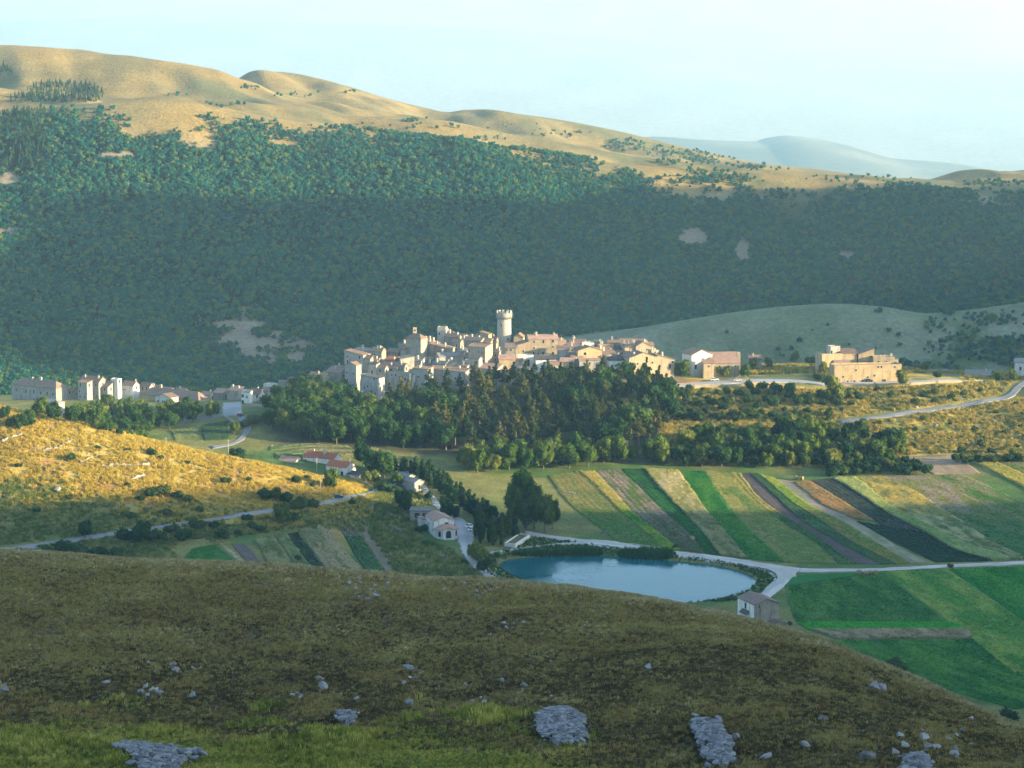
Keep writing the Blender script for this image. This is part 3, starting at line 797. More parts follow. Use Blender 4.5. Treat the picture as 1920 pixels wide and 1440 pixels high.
road('road', [(640, 730), (662, 747), (690, 766), (702, 776)], [(650, 729), (674, 746), (698, 764), (712, 774)], plain((0.36, 0.36, 0.36), (0.3, 0.3, 0.3), 8, 66), 'steep lane up to the walled village', 0.3)
# ------------------------------------------------------------------ plants
def leaf_mat(name, dark, light, warm=None, trans=0.25, spread=0.5, warm_at=0.86):
    k = N(name)
    r = k.rand()
    v = k.coord()
    n = k.noise(v, 1.1, 2, 0.6)
    f = k.math('ADD', k.math('MULTIPLY', r, spread), k.math('MULTIPLY', n, 1 - spread))
    stops = [(0.2, dark), (0.58, light)]
    if warm:
        stops.append((warm_at, warm))
    c = k.ramp(f, stops)
    k.base(c)
    tr = k.n('ShaderNodeBsdfTranslucent')
    k.put(tr.inputs['Color'], c)
    mx = k.n('ShaderNodeMixShader')
    k.put(mx.inputs[0], trans)
    k.t.links.new(k.b.outputs[0], mx.inputs[1])
    k.t.links.new(tr.outputs[0], mx.inputs[2])
    k.t.links.new(mx.outputs[0], k.out.inputs['Surface'])
    return k.m

M_LEAF = leaf_mat('broad_leaves', (0.010, 0.042, 0.010), (0.038, 0.086, 0.015), (0.13, 0.145, 0.022))
M_LEAF2 = leaf_mat('pale_leaves', (0.030, 0.080, 0.012), (0.105, 0.15, 0.022), (0.20, 0.195, 0.032))
M_PINE = leaf_mat('pine_needles', (0.010, 0.034, 0.010), (0.045, 0.070, 0.016), (0.17, 0.145, 0.032), 0.15)
M_FIR = leaf_mat('dense_needles', (0.012, 0.042, 0.018), (0.028, 0.066, 0.022), (0.06, 0.09, 0.025), 0.15)
M_SHRUB = leaf_mat('shrub_leaves', (0.018, 0.058, 0.016), (0.048, 0.088, 0.022), (0.12, 0.12, 0.03))
M_OAK = leaf_mat('far_oak_leaves', (0.004, 0.070, 0.054), (0.012, 0.125, 0.080), (0.095, 0.155, 0.035), 0.2, 0.7, 0.76)  # teal of the hazy shade is put into these leaf colours

def bark_mat(name, c1, c2):
    k = N(name)
    v = k.coord()
    k.base(k.mix(c1, c2, k.noise(k.scaled(v, (1, 1, 0.3)), 0.4, 4)))
    return k.m
M_BARK = bark_mat('grey_bark', (0.10, 0.085, 0.07), (0.17, 0.15, 0.13))
M_PBARK = bark_mat('red_bark', (0.17, 0.105, 0.075), (0.24, 0.17, 0.13))

def frames(nrm):
    a = np.where(np.abs(nrm[:, 2:3]) < 0.9, np.array([[0, 0, 1.0]]), np.array([[1.0, 0, 0]]))
    t = np.cross(nrm, a)
    t /= np.linalg.norm(t, axis=1, keepdims=True) + 1e-9
    return t, np.cross(nrm, t)

def leaves(rg, lobes, count, size, tilt=0.55, shell=(0.72, 1.06), flat=1.0):
    """leaf clumps over a set of ellipsoid lobes; returns vertices and quads"""
    L = np.array(lobes, float)
    area = (L[:, 3] * L[:, 4] * L[:, 5]) ** (2 / 3)
    pick = rg.choice(len(L), count, p=area / area.sum())
    d = rg.normal(size=(count, 3))
    d /= np.linalg.norm(d, axis=1, keepdims=True)
    rad = rg.uniform(*shell, size=(count, 1))
    p = L[pick, :3] + d * L[pick, 3:] * rad
    # drop leaves deep inside another lobe
    keep = np.ones(count, bool)
    for l in L:
        e = (((p - l[:3]) / l[3:]) ** 2).sum(1)
        keep &= e > 0.42
    p, d = p[keep], d[keep]
    n = d + rg.normal(size=d.shape) * tilt
    n /= np.linalg.norm(n, axis=1, keepdims=True)
    t, b = frames(n)
    ang = rg.uniform(0, 2 * pi, (len(p), 1))
    t, b = t * np.cos(ang) + b * np.sin(ang), b * np.cos(ang) - t * np.sin(ang)
    s = size * rg.uniform(0.6, 1.35, (len(p), 1))
    w = s * rg.uniform(0.5, 0.8, (len(p), 1))
    bend = n * s * 0.25
    v = np.stack([p - t * s - bend, p - b * w, p + t * s - bend, p + b * w], 1) * 1.0
    return v.reshape(-1, 3), np.arange(len(p) * 4).reshape(-1, 4)

def blob(rg, lobe, seg=7, ring=5, f=0.78):
    """a lumpy inner mass, so that a crown is not seen through everywhere"""
    cx, cy, cz, rx, ry, rz = lobe
    v, fc = [], []
    for i in range(ring + 1):
        th = pi * i / ring
        for j in range(seg):
            ph = 2 * pi * j / seg
            r = f * rg.uniform(0.8, 1.1)
            v.append((cx + rx * r * sin(th) * cos(ph), cy + ry * r * sin(th) * sin(ph), cz + rz * r * cos(th)))
    for i in range(ring):
        for j in range(seg):
            a, b = i * seg + j, i * seg + (j + 1) % seg
            fc.append((a + seg, b + seg, b, a))
    return np.array(v), np.array(fc)

def crown_mesh(name, rg, lobes, count, size, mat, cores=True, **kw):
    vs, fs, k = [], [], 0
    v, f = leaves(rg, lobes, count, size, **kw)
    vs.append(v); fs.append(f); k += len(v)
    if cores:
        for l in lobes:
            v, f = blob(rg, l)
            vs.append(v); fs.append(f + k); k += len(v)
    f = np.concatenate(fs)
    return mesh_np(name, np.concatenate(vs), f, np.full(len(f), 4), [mat])

def tube(path, radii, seg=6):
    path = np.array(path, float)
    vs, fs = [], []
    for i, p in enumerate(path):
        d = path[min(i + 1, len(path) - 1)] - path[max(i - 1, 0)]
        d /= np.linalg.norm(d) + 1e-9
        t, b = frames(d[None])
        for j in range(seg):
            a = 2 * pi * j / seg
            vs.append(p + (t[0] * cos(a) + b[0] * sin(a)) * radii[i])
    for i in range(len(path) - 1):
        for j in range(seg):
            a, b = i * seg + j, i * seg + (j + 1) % seg
            fs.append((a, b, b + seg, a + seg))
    return np.array(vs), np.array(fs)

def trunk_mesh(name, rg, h, r, limbs, mat, lean=0.04):
    vs, fs, k = [], [], 0
    n = 6
    path = [(lean * h * sin(i * 1.3) * 0.4, lean * h * cos(i * 0.9) * 0.4 - lean * h * 0.4, h * i / (n - 1) - (0.6 if i == 0 else 0)) for i in range(n)]
    rad = [r * (1.25 if i == 0 else 1 - 0.75 * i / (n - 1)) for i in range(n)]
    parts = [tube(path, rad)]
    for z0, ln, up in limbs:
        a = rg.uniform(0, 2 * pi)
        p0 = np.array([0, 0, z0 * h])
        p2 = p0 + np.array([cos(a) * ln, sin(a) * ln, up])
        p1 = (p0 + p2) / 2 + np.array([0, 0, up * 0.12])
        parts.append(tube([p0, p1, p2], [r * 0.45, r * 0.3, r * 0.12], 5))
    for v, f in parts:
        vs.append(v); fs.append(f + k); k += len(v)
    f = np.concatenate(fs)
    return mesh_np(name, np.concatenate(vs), f, np.full(len(f), 4), [mat], None, True)

def broad_lobes(rg, R, H, z0, n):
    lb = [(0, 0, z0 + H * 0.5, R * 0.75, R * 0.75, H * 0.46)]
    for i in range(n):
        a = 2 * pi * i / n + rg.uniform(-0.4, 0.4)
        e = rg.uniform(0.35, 0.72)
        s = rg.uniform(0.36, 0.56)
        lb.append((cos(a) * R * e, sin(a) * R * e, z0 + H * rg.uniform(0.22, 0.85), R * s, R * s, H * s * 0.62))
    return lb

PLANT = {}
def make_kinds():
    for k in range(4):
        rg = np.random.default_rng(100 + k)
        PLANT['broadleaf_tree', k] = [('trunk', trunk_mesh('trunk', rg, 6.0, 0.28, [(0.45, 2.2, 2.0), (0.55, 2.0, 2.4), (0.7, 1.6, 2.2)], M_BARK)),
                                      ('crown', crown_mesh('crown', rg, broad_lobes(rg, 3.9, 7.6, 1.5, 9), 1150, 0.42, M_LEAF))]
        PLANT['round_tree', k] = [('trunk', trunk_mesh('trunk', rg, 5.0, 0.22, [(0.5, 1.6, 1.8), (0.6, 1.4, 2.0)], M_BARK)),
                                  ('crown', crown_mesh('crown', rg, broad_lobes(rg, 3.3, 7.4, 0.9, 8), 1100, 0.38, M_LEAF2))]
        # pine: a bare reddish trunk with flat tiers of needles in its upper part
        lb = []
        for t in range(7):
            z = 6.2 + t * 1.25
            rr = (3.1 - 0.36 * t) * rg.uniform(0.75, 1.2)
            for i in range(3 if t < 5 else 1):
                a = rg.uniform(0, 2 * pi)
                off = rr * (0.55 if t < 5 else 0.1)
                lb.append((cos(a) * off, sin(a) * off, z + rg.uniform(-0.5, 0.5), rr * 0.54, rr * 0.54, 0.66))
        PLANT['pine_tree', k] = [('trunk', trunk_mesh('trunk', rg, 13.6, 0.24, [(0.5, 2.0, 0.8), (0.6, 1.9, 0.7), (0.72, 1.5, 0.6), (0.4, 1.5, 0.3)], M_PBARK, 0.02)),
                                 ('crown', crown_mesh('crown', rg, lb, 1150, 0.40, M_PINE, tilt=0.8))]
        lb = [(rg.uniform(-0.5, 0.5), rg.uniform(-0.5, 0.5), 0.9 + t * 1.05, (2.1 - 0.15 * t - 0.1 * (t > 5) * t / 3) * rg.uniform(0.75, 1.15), (2.1 - 0.15 * t - 0.1 * (t > 5) * t / 3) * rg.uniform(0.75, 1.15), 1.15) for t in range(7)]
        PLANT['conifer', k] = [('trunk', trunk_mesh('trunk', rg, 7.0, 0.18, [], M_BARK, 0.01)), ('crown', crown_mesh('crown', rg, lb, 900, 0.30, M_FIR, tilt=0.7))]
        lb = [(rg.uniform(-0.35, 0.35), rg.uniform(-0.35, 0.35), 2.0 + t * 1.7, (1.5 if 0 < t < 5 else 1.1) * rg.uniform(0.8, 1.1), (1.5 if 0 < t < 5 else 1.1) * rg.uniform(0.8, 1.1), 1.6) for t in range(7)]
        PLANT['poplar_tree', k] = [('trunk', trunk_mesh('trunk', rg, 10.0, 0.22, [(0.3, 0.8, 1.8)], M_BARK, 0.01)), ('crown', crown_mesh('crown', rg, lb, 1000, 0.33, M_LEAF))]
        lb = [(rg.uniform(-0.8, 0.8), rg.uniform(-0.7, 0.7), 0.65 + rg.uniform(-0.1, 0.5), rg.uniform(0.6, 1.0), rg.uniform(0.6, 0.9), rg.uniform(0.6, 0.95)) for t in range(5)]
        PLANT['bush', k] = [('stem', trunk_mesh('stem', rg, 1.0, 0.06, [(0.3, 0.5, 0.5), (0.4, 0.5, 0.4)], M_BARK)), ('foliage', crown_mesh('foliage', rg, lb, 420, 0.2, M_SHRUB))]
    rg = np.random.default_rng(140)
    PLANT['tall_tree', 0] = [('trunk', trunk_mesh('trunk', rg, 11.0, 0.42, [(0.25, 2.6, 3.5), (0.3, 2.6, 4.0), (0.42, 2.4, 3.6), (0.55, 2.0, 3.2)], M_BARK, 0.03)),
                             ('crown', crown_mesh('crown', rg, broad_lobes(rg, 4.6, 14.5, 3.0, 15), 2300, 0.42, M_LEAF2))]
    rg = np.random.default_rng(141)
    PLANT['tall_tree', 1] = [('trunk', trunk_mesh('trunk', rg, 8.5, 0.32, [(0.2, 1.6, 3.0), (0.3, 1.8, 3.0), (0.5, 1.5, 2.5)], M_BARK, 0.05)),
                             ('crown', crown_mesh('crown', rg, broad_lobes(rg, 3.5, 9.5, 3.2, 11), 1700, 0.36, M_LEAF))]
make_kinds()
HEIGHT = {'broadleaf_tree': 9.0, 'round_tree': 8.2, 'pine_tree': 14.6, 'conifer': 9.0, 'poplar_tree': 13.5, 'bush': 2.0, 'tall_tree': 17.0}
CATEGORY = {'broadleaf_tree': 'tree', 'round_tree': 'tree', 'pine_tree': 'pine tree', 'conifer': 'conifer', 'poplar_tree': 'tree', 'bush': 'bush', 'tall_tree': 'tree'}
SEEN_LABELS = {}

def plant(kind, x, y, height, label, group=None, variant=None, wide=1.0, sink=0.0):
    vs = [k for k in PLANT if k[0] == kind]
    key = (kind, variant) if variant is not None else vs[random.randrange(len(vs))]
    root = bpy.data.objects.new(kind, None)
    root.empty_display_size = 0.5
    root.location = (x, y, float(h_at(x, y)) - 0.1 - sink)
    root.rotation_euler = (0, 0, random.uniform(0, 2 * pi))
    s = height / (17.0 if key == ('tall_tree', 0) else 12.5 if key == ('tall_tree', 1) else HEIGHT[kind])
    root.scale = (s * wide, s * wide, s)
    link(root, None, label=label, category=CATEGORY[kind], group=group)
    for nm, me in PLANT[key]:
        link(bpy.data.objects.new(nm, me), root)
    return root

def scatter(poly, gap, seed, ymin=500):
    """places at least `gap` metres apart inside an outline given in the photograph"""
    w = np.array([hit(*p, ymin)[:2] for p in poly])
    rg = np.random.default_rng(seed)
    x0, y0 = w.min(0); x1, y1 = w.max(0)
    n = int((x1 - x0) * (y1 - y0) / gap ** 2 * 6) + 30
    c = np.column_stack([rg.uniform(x0, x1, n), rg.uniform(y0, y1, n)])
    c = c[inside(w, c[:, 0], c[:, 1])]
    cell, out = {}, []
    for p in c:
        k = (int(p[0] // gap), int(p[1] // gap))
        if all(np.hypot(*(p - o)) >= gap for i in (-1, 0, 1) for j in (-1, 0, 1) for o in cell.get((k[0] + i, k[1] + j), ())):
            cell.setdefault(k, []).append(p)
            out.append(p)
    return out

def where(px, marks):
    return min(marks, key=lambda m: abs(m[0] - px))[1]

def rank_words(items):
    """words that tell a few neighbours apart by size and by order along the row"""
    return items

# ---- points on which a small source plant is repeated (ground cover and far woods: nobody could count it)
def cover(name, pts, scl, pick, sources, label=None, tint=None):
    me = bpy.data.meshes.new(name)
    n = len(pts)
    me.vertices.add(n)
    me.vertices.foreach_set('co', np.asarray(pts, np.float32).ravel())
    a = me.attributes.new('size', 'FLOAT', 'POINT'); a.data.foreach_set('value', np.asarray(scl, np.float32))
    a = me.attributes.new('turn', 'FLOAT', 'POINT'); a.data.foreach_set('value', RNG.uniform(0, 2 * pi, n).astype(np.float32))
    a = me.attributes.new('pick', 'INT', 'POINT'); a.data.foreach_set('value', np.asarray(pick, np.int32))
    if tint is not None:
        set_color(me, tint)
    o = bpy.data.objects.new(name, me)
    link(o, kind='stuff', label=label)
    g = bpy.data.node_groups.new(name, 'GeometryNodeTree')
    g.interface.new_socket('Geometry', in_out='INPUT', socket_type='NodeSocketGeometry')
    g.interface.new_socket('Geometry', in_out='OUTPUT', socket_type='NodeSocketGeometry')
    gi, go = g.nodes.new('NodeGroupInput'), g.nodes.new('NodeGroupOutput')
    inst = g.nodes.new('GeometryNodeInstanceOnPoints')
    geo = g.nodes.new('GeometryNodeGeometryToInstance')
    for s in reversed(sources):
        oi = g.nodes.new('GeometryNodeObjectInfo')
        oi.inputs['Object'].default_value = s
        oi.inputs['As Instance'].default_value = True
        g.links.new(oi.outputs['Geometry'], geo.inputs[0])
    def named(nm, t):
        q = g.nodes.new('GeometryNodeInputNamedAttribute')
        q.data_type = t
        q.inputs['Name'].default_value = nm
        return q.outputs['Attribute']
    cmb = g.nodes.new('ShaderNodeCombineXYZ')
    g.links.new(named('turn', 'FLOAT'), cmb.inputs['Z'])
    e2r = g.nodes.new('FunctionNodeEulerToRotation')
    g.links.new(cmb.outputs[0], e2r.inputs[0])
    g.links.new(gi.outputs[0], inst.inputs['Points'])
    g.links.new(geo.outputs[0], inst.inputs['Instance'])
    inst.inputs['Pick Instance'].default_value = True
    g.links.new(named('pick', 'INT'), inst.inputs['Instance Index'])
    g.links.new(e2r.outputs[0], inst.inputs['Rotation'])
    g.links.new(named('size', 'FLOAT'), inst.inputs['Scale'])
    g.links.new(inst.outputs[0], go.inputs[0])
    md = o.modifiers.new('cover', 'NODES')
    md.node_group = g
    return o

def source(name, me):
    return bpy.data.objects.new(name, me)             # a source for cover(); not placed in the scene by itself

def tuft_mesh(name, rg, blades, h, spread, width, mat, lean=0.35):
    n = blades
    a = rg.uniform(0, 2 * pi, n); r = spread * np.sqrt(rg.uniform(0, 1, n))
    p = np.column_stack([np.cos(a) * r, np.sin(a) * r, np.full(n, -0.05 * h)])
    d = rg.uniform(0, 2 * pi, n)
    hh = h * rg.uniform(0.55, 1.15, n)
    l = lean * hh * rg.uniform(0.2, 1.3, n)
    tip = p + np.column_stack([np.cos(d) * l, np.sin(d) * l, hh])
    mid = p + np.column_stack([np.cos(d) * l * 0.3, np.sin(d) * l * 0.3, hh * 0.6])
    f = rg.uniform(0, 2 * pi, n)
    wv = np.column_stack([np.cos(f), np.sin(f), np.zeros(n)]) * width * 0.5
    v = np.stack([p - wv, p + wv, mid + wv * 0.8, tip, mid - wv * 0.8], 1).reshape(-1, 3)
    fc = np.arange(n * 5)
    return mesh_np(name, v, fc, np.full(n, 5), [mat])

def grass_mat(name, stops, scale):
    """blades whose colour wanders from patch to patch of the hillside and from tuft to tuft"""
    k = N(name)
    oi = k.n('ShaderNodeObjectInfo')
    n = k.noise(oi.outputs['Location'], scale, 4, 0.6)
    f = k.math('ADD', k.math('MULTIPLY', n, 0.62), k.math('MULTIPLY', oi.outputs['Random'], 0.38))
    c = k.ramp(f, stops)
    k.base(c)
    tr = k.n('ShaderNodeBsdfTranslucent')
    k.put(tr.inputs['Color'], c)
    mx = k.n('ShaderNodeMixShader')
    k.put(mx.inputs[0], 0.3)
    k.t.links.new(k.b.outputs[0], mx.inputs[1])
    k.t.links.new(tr.outputs[0], mx.inputs[2])
    k.t.links.new(mx.outputs[0], k.out.inputs['Surface'])
    return k.m

M_TURF = grass_mat('dry_grass_blades', [(0.24, (0.085, 0.058, 0.026)), (0.38, (0.21, 0.15, 0.052)), (0.52, (0.38, 0.285, 0.098)), (0.63, (0.24, 0.235, 0.064)), (0.78, (0.60, 0.47, 0.22))], 9.0)
M_LUSH = grass_mat('green_grass_blades', [(0.25, (0.055, 0.09, 0.018)), (0.40, (0.16, 0.20, 0.03)), (0.54, (0.33, 0.33, 0.055)), (0.75, (0.58, 0.50, 0.13))], 6.0)
M_GOLDEN = grass_mat('golden_grass_blades', [(0.22, (0.16, 0.16, 0.035)), (0.34, (0.36, 0.25, 0.055)), (0.5, (0.52, 0.39, 0.07)), (0.66, (0.57, 0.44, 0.08)), (0.8, (0.44, 0.30, 0.065))], 22.0)
M_MEADOW = grass_mat('meadow_grass_blades', [(0.25, (0.045, 0.10, 0.02)), (0.45, (0.12, 0.17, 0.035)), (0.6, (0.23, 0.25, 0.065)), (0.75, (0.42, 0.37, 0.16))], 16.0)
M_MIXED = grass_mat('slope_grass_blades', [(0.28, (0.07, 0.10, 0.02)), (0.40, (0.25, 0.23, 0.05)), (0.54, (0.48, 0.37, 0.08)), (0.7, (0.42, 0.31, 0.085)), (0.8, (0.15, 0.16, 0.03))], 18.0)
M_HEATH = grass_mat('heath_twigs', [(0.25, (0.034, 0.028, 0.017)), (0.45, (0.08, 0.066, 0.03)), (0.6, (0.13, 0.105, 0.045)), (0.78, (0.28, 0.225, 0.11))], 4.0)
M_STRAW = grass_mat('straw_blades', [(0.25, (0.20, 0.16, 0.07)), (0.5, (0.40, 0.33, 0.16)), (0.75, (0.58, 0.50, 0.28))], 7.0)
M_REED = grass_mat('reed_blades', [(0.25, (0.016, 0.06, 0.014)), (0.5, (0.035, 0.105, 0.02)), (0.75, (0.07, 0.14, 0.03))], 6.0)

def random_land(n, q0, q1, y0, y1, rg):
    y = np.sqrt(rg.uniform(y0 ** 2, y1 ** 2, n))
    q = rg.uniform(q0, q1, n)
    x = q * y
    return x, y, h_at(x, y)

def near_grass():
    rg = np.random.default_rng(201)
    x, y, z = random_land(340000, -0.30, 0.30, 172, 330, rg)
    keep = rg.uniform(0, 1, len(x)) < np.where(y > 250, 0.75, 1.0)
    px, py = project(x, y, z)
    keep &= (py < 1520) & (px > -160) & (px < 2080)
    for cx, cy, r in SCREE:
        keep &= np.hypot(x - cx, y - cy) > r * 0.8
    x, y, z = x[keep], y[keep], z[keep]
    n = fbm(x, y, 9, 4, 21)
    green = (210 - np.maximum(0, x + 4) * 1.5 - y - 26 * (n - 0.5)) > rg.uniform(-11, 11, len(x))
    dry = ~green & (fbm(x, y, 2.2, 3, 90) + rg.uniform(-0.2, 0.2, len(x)) > 0.27)
    hm = dry & (rg.uniform(0, 1, len(x)) < heath_mask(x, y))
    src = [source('tuft', tuft_mesh('tuft', np.random.default_rng(15 + k), 16, 0.2 + 0.05 * k, 0.26, 0.08, M_HEATH, 0.6)) for k in range(3)]
    cover('heath', np.column_stack([x, y, z])[hm], rg.uniform(0.5, 1.3, hm.sum()), rg.integers(0, 3, hm.sum()), src, 'dark heath growing on the lower part of the near hill')
    dry &= ~hm
    src = [source('tuft', tuft_mesh('tuft', np.random.default_rng(k), 14, 0.26 + 0.07 * k, 0.24, 0.07, M_TURF, 0.6)) for k in range(3)]
    cover('grass', np.column_stack([x, y, z])[dry], rg.uniform(0.45, 1.1, dry.sum()) * (0.6 + 0.7 * fbm(x, y, 5, 3, 91)[dry]), rg.integers(0, 3, dry.sum()), src, 'dry brown turf covering the shaded near hill')
    src = [source('tuft', tuft_mesh('tuft', np.random.default_rng(9 + k), 18, 0.42 + 0.16 * k, 0.3, 0.06, M_LUSH, 0.35)) for k in range(3)]
    tall = 0.4 + 0.9 * smooth(0.45, 0.7, fbm(x, y, 8, 3, 92))
    cover('grass', np.column_stack([x, y, z])[green], (rg.uniform(0.6, 1.3, len(x)) * tall)[green], rg.integers(0, 3, green.sum()), src, 'green and yellow meadow grass on the terrace at the foot of the near hill')

def skyline_grass():
    rg = np.random.default_rng(205)
    i = np.nonzero((YR > 176) & (YR < 345))[0]
    n = 26000
    q = rg.uniform(-0.29, 0.29, n)
    j = np.clip(np.searchsorted(QC, q), 0, len(QC) - 1)
    sl = (TAB[i][:, j] - EYE) / YR[i][:, None]
    y = YR[i][sl.argmax(0)] + rg.normal(0, 5.0, n)
    x = q * y
    src = [source('tuft', tuft_mesh('tuft', np.random.default_rng(95 + k), 12, 0.34 + 0.08 * k, 0.22, 0.05, M_STRAW, 0.4)) for k in range(3)]
    cover('grass', np.column_stack([x, y, h_at(x, y)]), rg.uniform(0.6, 1.2, n), rg.integers(0, 3, n), src, 'pale straw-coloured grass along the brow of the near hill')

SCREE = []
def set_scree():
    for px, py, r in [(1052, 1367, 3.2), (1335, 1392, 2.6), (1362, 1428, 2.0), (649, 1350, 1.2), (285, 1418, 3.2), (330, 1424, 3.0), (225, 1408, 1.6)]:
        p = hit(px, py, 120)
        SCREE.append((p[0], p[1], r))
set_scree()
near_grass()
skyline_grass()

def valley_grass():
    rg = np.random.default_rng(202)
    # golden hill and the shaded slope under it
    x, y, z = random_land(95000, -0.30, 0.0, 772, 960, rg)
    px, py = project(x, y, z)
    k = (px < 760) & ~inside([(330, 1015), (760, 960), (760, 1090), (330, 1090)], px, py) & (fbm(x, y, 4, 3, 93) + rg.uniform(-0.15, 0.15, len(x)) > 0.42)
    k &= ~inside(ROADSIDE, px, py)
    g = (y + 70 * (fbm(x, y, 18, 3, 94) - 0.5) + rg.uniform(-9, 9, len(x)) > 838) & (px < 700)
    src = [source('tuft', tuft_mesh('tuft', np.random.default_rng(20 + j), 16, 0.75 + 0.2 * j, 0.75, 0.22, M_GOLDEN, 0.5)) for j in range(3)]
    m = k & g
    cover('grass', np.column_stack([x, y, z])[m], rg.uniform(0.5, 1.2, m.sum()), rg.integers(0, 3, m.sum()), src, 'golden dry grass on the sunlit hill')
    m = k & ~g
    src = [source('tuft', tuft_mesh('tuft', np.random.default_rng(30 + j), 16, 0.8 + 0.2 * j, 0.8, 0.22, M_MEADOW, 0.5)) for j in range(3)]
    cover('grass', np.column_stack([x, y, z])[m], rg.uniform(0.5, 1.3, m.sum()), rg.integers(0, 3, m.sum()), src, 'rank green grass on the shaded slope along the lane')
    # round the church, the pond bank and between the plots
    x, y, z = random_land(60000, -0.17, 0.16, 770, 990, rg)
    px, py = project(x, y, z)
    d = inside([(660, 935), (790, 905), (830, 985), (870, 1050), (905, 1085), (745, 1080), (690, 1000)], px, py) | inside([(330, 1000), (600, 955), (700, 930), (700, 1000), (560, 990), (400, 1015)], px, py)
    d &= ~inside([(785, 950), (840, 945), (895, 1000), (880, 1060), (850, 1030), (790, 1010)], px, py)
    bank = inside([(908, 1040), (1000, 1024), (1110, 1022), (1260, 1042), (1350, 1052), (1440, 1070), (1456, 1085), (1430, 1110), (1390, 1135), (1320, 1140), (1500, 1200), (1100, 1200), (960, 1100), (915, 1075)], px, py) & ~inside(POND, x, y)
    bank |= inside([(945, 1030), (1000, 1008), (1080, 1016), (1010, 1022)], px, py)
    src2 = [source('tuft', tuft_mesh('tuft', np.random.default_rng(40 + j), 16, 0.7 + 0.25 * j, 0.6, 0.17, M_MEADOW, 0.4)) for j in range(3)]
    m = d & (rg.uniform(0, 1, len(x)) < 0.8)
    cover('grass', np.column_stack([x, y, z])[m], rg.uniform(0.5, 1.6, m.sum()), rg.integers(0, 3, m.sum()), src2, 'pale tufted grass round the church by the pond')
    src3 = [source('reed', tuft_mesh('reed', np.random.default_rng(50 + j), 18, 0.7 + 0.2 * j, 0.5, 0.12, M_REED, 0.3)) for j in range(3)]
    m = bank
    cover('grass', np.column_stack([x, y, z])[m], rg.uniform(0.5, 1.2, m.sum()), rg.integers(0, 3, m.sum()), src3, 'deep green bank grass round the pond')
    # reeds standing in the water along the north shore
    pts = []
    for cx, cy, rx, ry, n in [(1212, 1042, 54, 9, 900), (1095, 1039, 34, 6, 330), (1020, 1041, 60, 3, 200)]:
        a = rg.uniform(0, 2 * pi, n); r = np.sqrt(rg.uniform(0, 1, n))
        for u, w in zip(cx + rx * r * np.cos(a), cy + ry * r * np.sin(a)):
            p = hit(u, w)
            pts.append((p[0], p[1], max(p[2], -0.3)))
    src4 = [source('reed', tuft_mesh('reed', np.random.default_rng(60 + j), 12, 1.9 + 0.3 * j, 0.4, 0.13, M_REED, 0.2)) for j in range(3)]
    cover('reeds', pts, rg.uniform(0.7, 1.2, len(pts)), rg.integers(0, 3, len(pts)), src4, 'thick green reeds standing along the north shore of the pond')
    # slope under the eastern terrace
    x, y, z = random_land(60000, 0.06, 0.30, 1000, 1185, rg)
    px, py = project(x, y, z)
    k = (px > 1235) & (fbm(x, y, 5, 3, 95) + rg.uniform(-0.15, 0.15, len(x)) > 0.44) & ~inside([(1240, 705), (1560, 700), (1800, 700), (1800, 722), (1550, 730), (1240, 730)], px, py)
    k &= ~inside([(1570, 797), (1760, 772), (1930, 745), (1930, 712), (1900, 712), (1880, 738), (1750, 760), (1570, 785)], px, py) & ~inside([(1690, 853), (1795, 850), (1842, 890), (1750, 892)], px, py)
    src5 = [source('tuft', tuft_mesh('tuft', np.random.default_rng(70 + j), 16, 0.85 + 0.2 * j, 0.85, 0.26, M_MIXED, 0.5)) for j in range(3)]
    cover('grass', np.column_stack([x, y, z])[k], rg.uniform(0.5, 1.3, k.sum()), rg.integers(0, 3, k.sum()), src5, 'gold and green grass on the sunny slope under the terrace')
ROADSIDE = [(760, 896), (700, 917), (600, 940), (440, 964), (200, 1000), (-60, 1030), (-60, 1044), (200, 1008), (440, 973), (600, 950), (700, 927), (765, 906)]
valley_grass()

def crops():
    k = N('crop_blades')
    a = k.n('ShaderNodeAttribute', attribute_name='tint')
    a.attribute_type = 'INSTANCER'
    c = k.mix(a.outputs['Color'], k.ramp(k.rand(), [(0.0, 0.6), (1.0, 1.4)]), 1.0, 'MULTIPLY')
    k.base(c)
    tr = k.n('ShaderNodeBsdfTranslucent')
    k.put(tr.inputs['Color'], c)
    mx = k.n('ShaderNodeMixShader')
    k.put(mx.inputs[0], 0.3)
    k.t.links.new(k.b.outputs[0], mx.inputs[1])
    k.t.links.new(tr.outputs[0], mx.inputs[2])
    k.t.links.new(mx.outputs[0], k.out.inputs['Surface'])
    rg = np.random.default_rng(204)
    P, S, C = (np.concatenate([c[i] for c in CROPS]) for i in range(3))
    src = [source('tuft', tuft_mesh('tuft', np.random.default_rng(80 + j), 14, 0.42 + 0.1 * j, 0.5, 0.16, k.m, 0.45)) for j in range(3)]
    cover('crops', P, S, rg.integers(0, 3, len(P)), src, 'standing crops and meadow grass of the field strips', C)
crops()

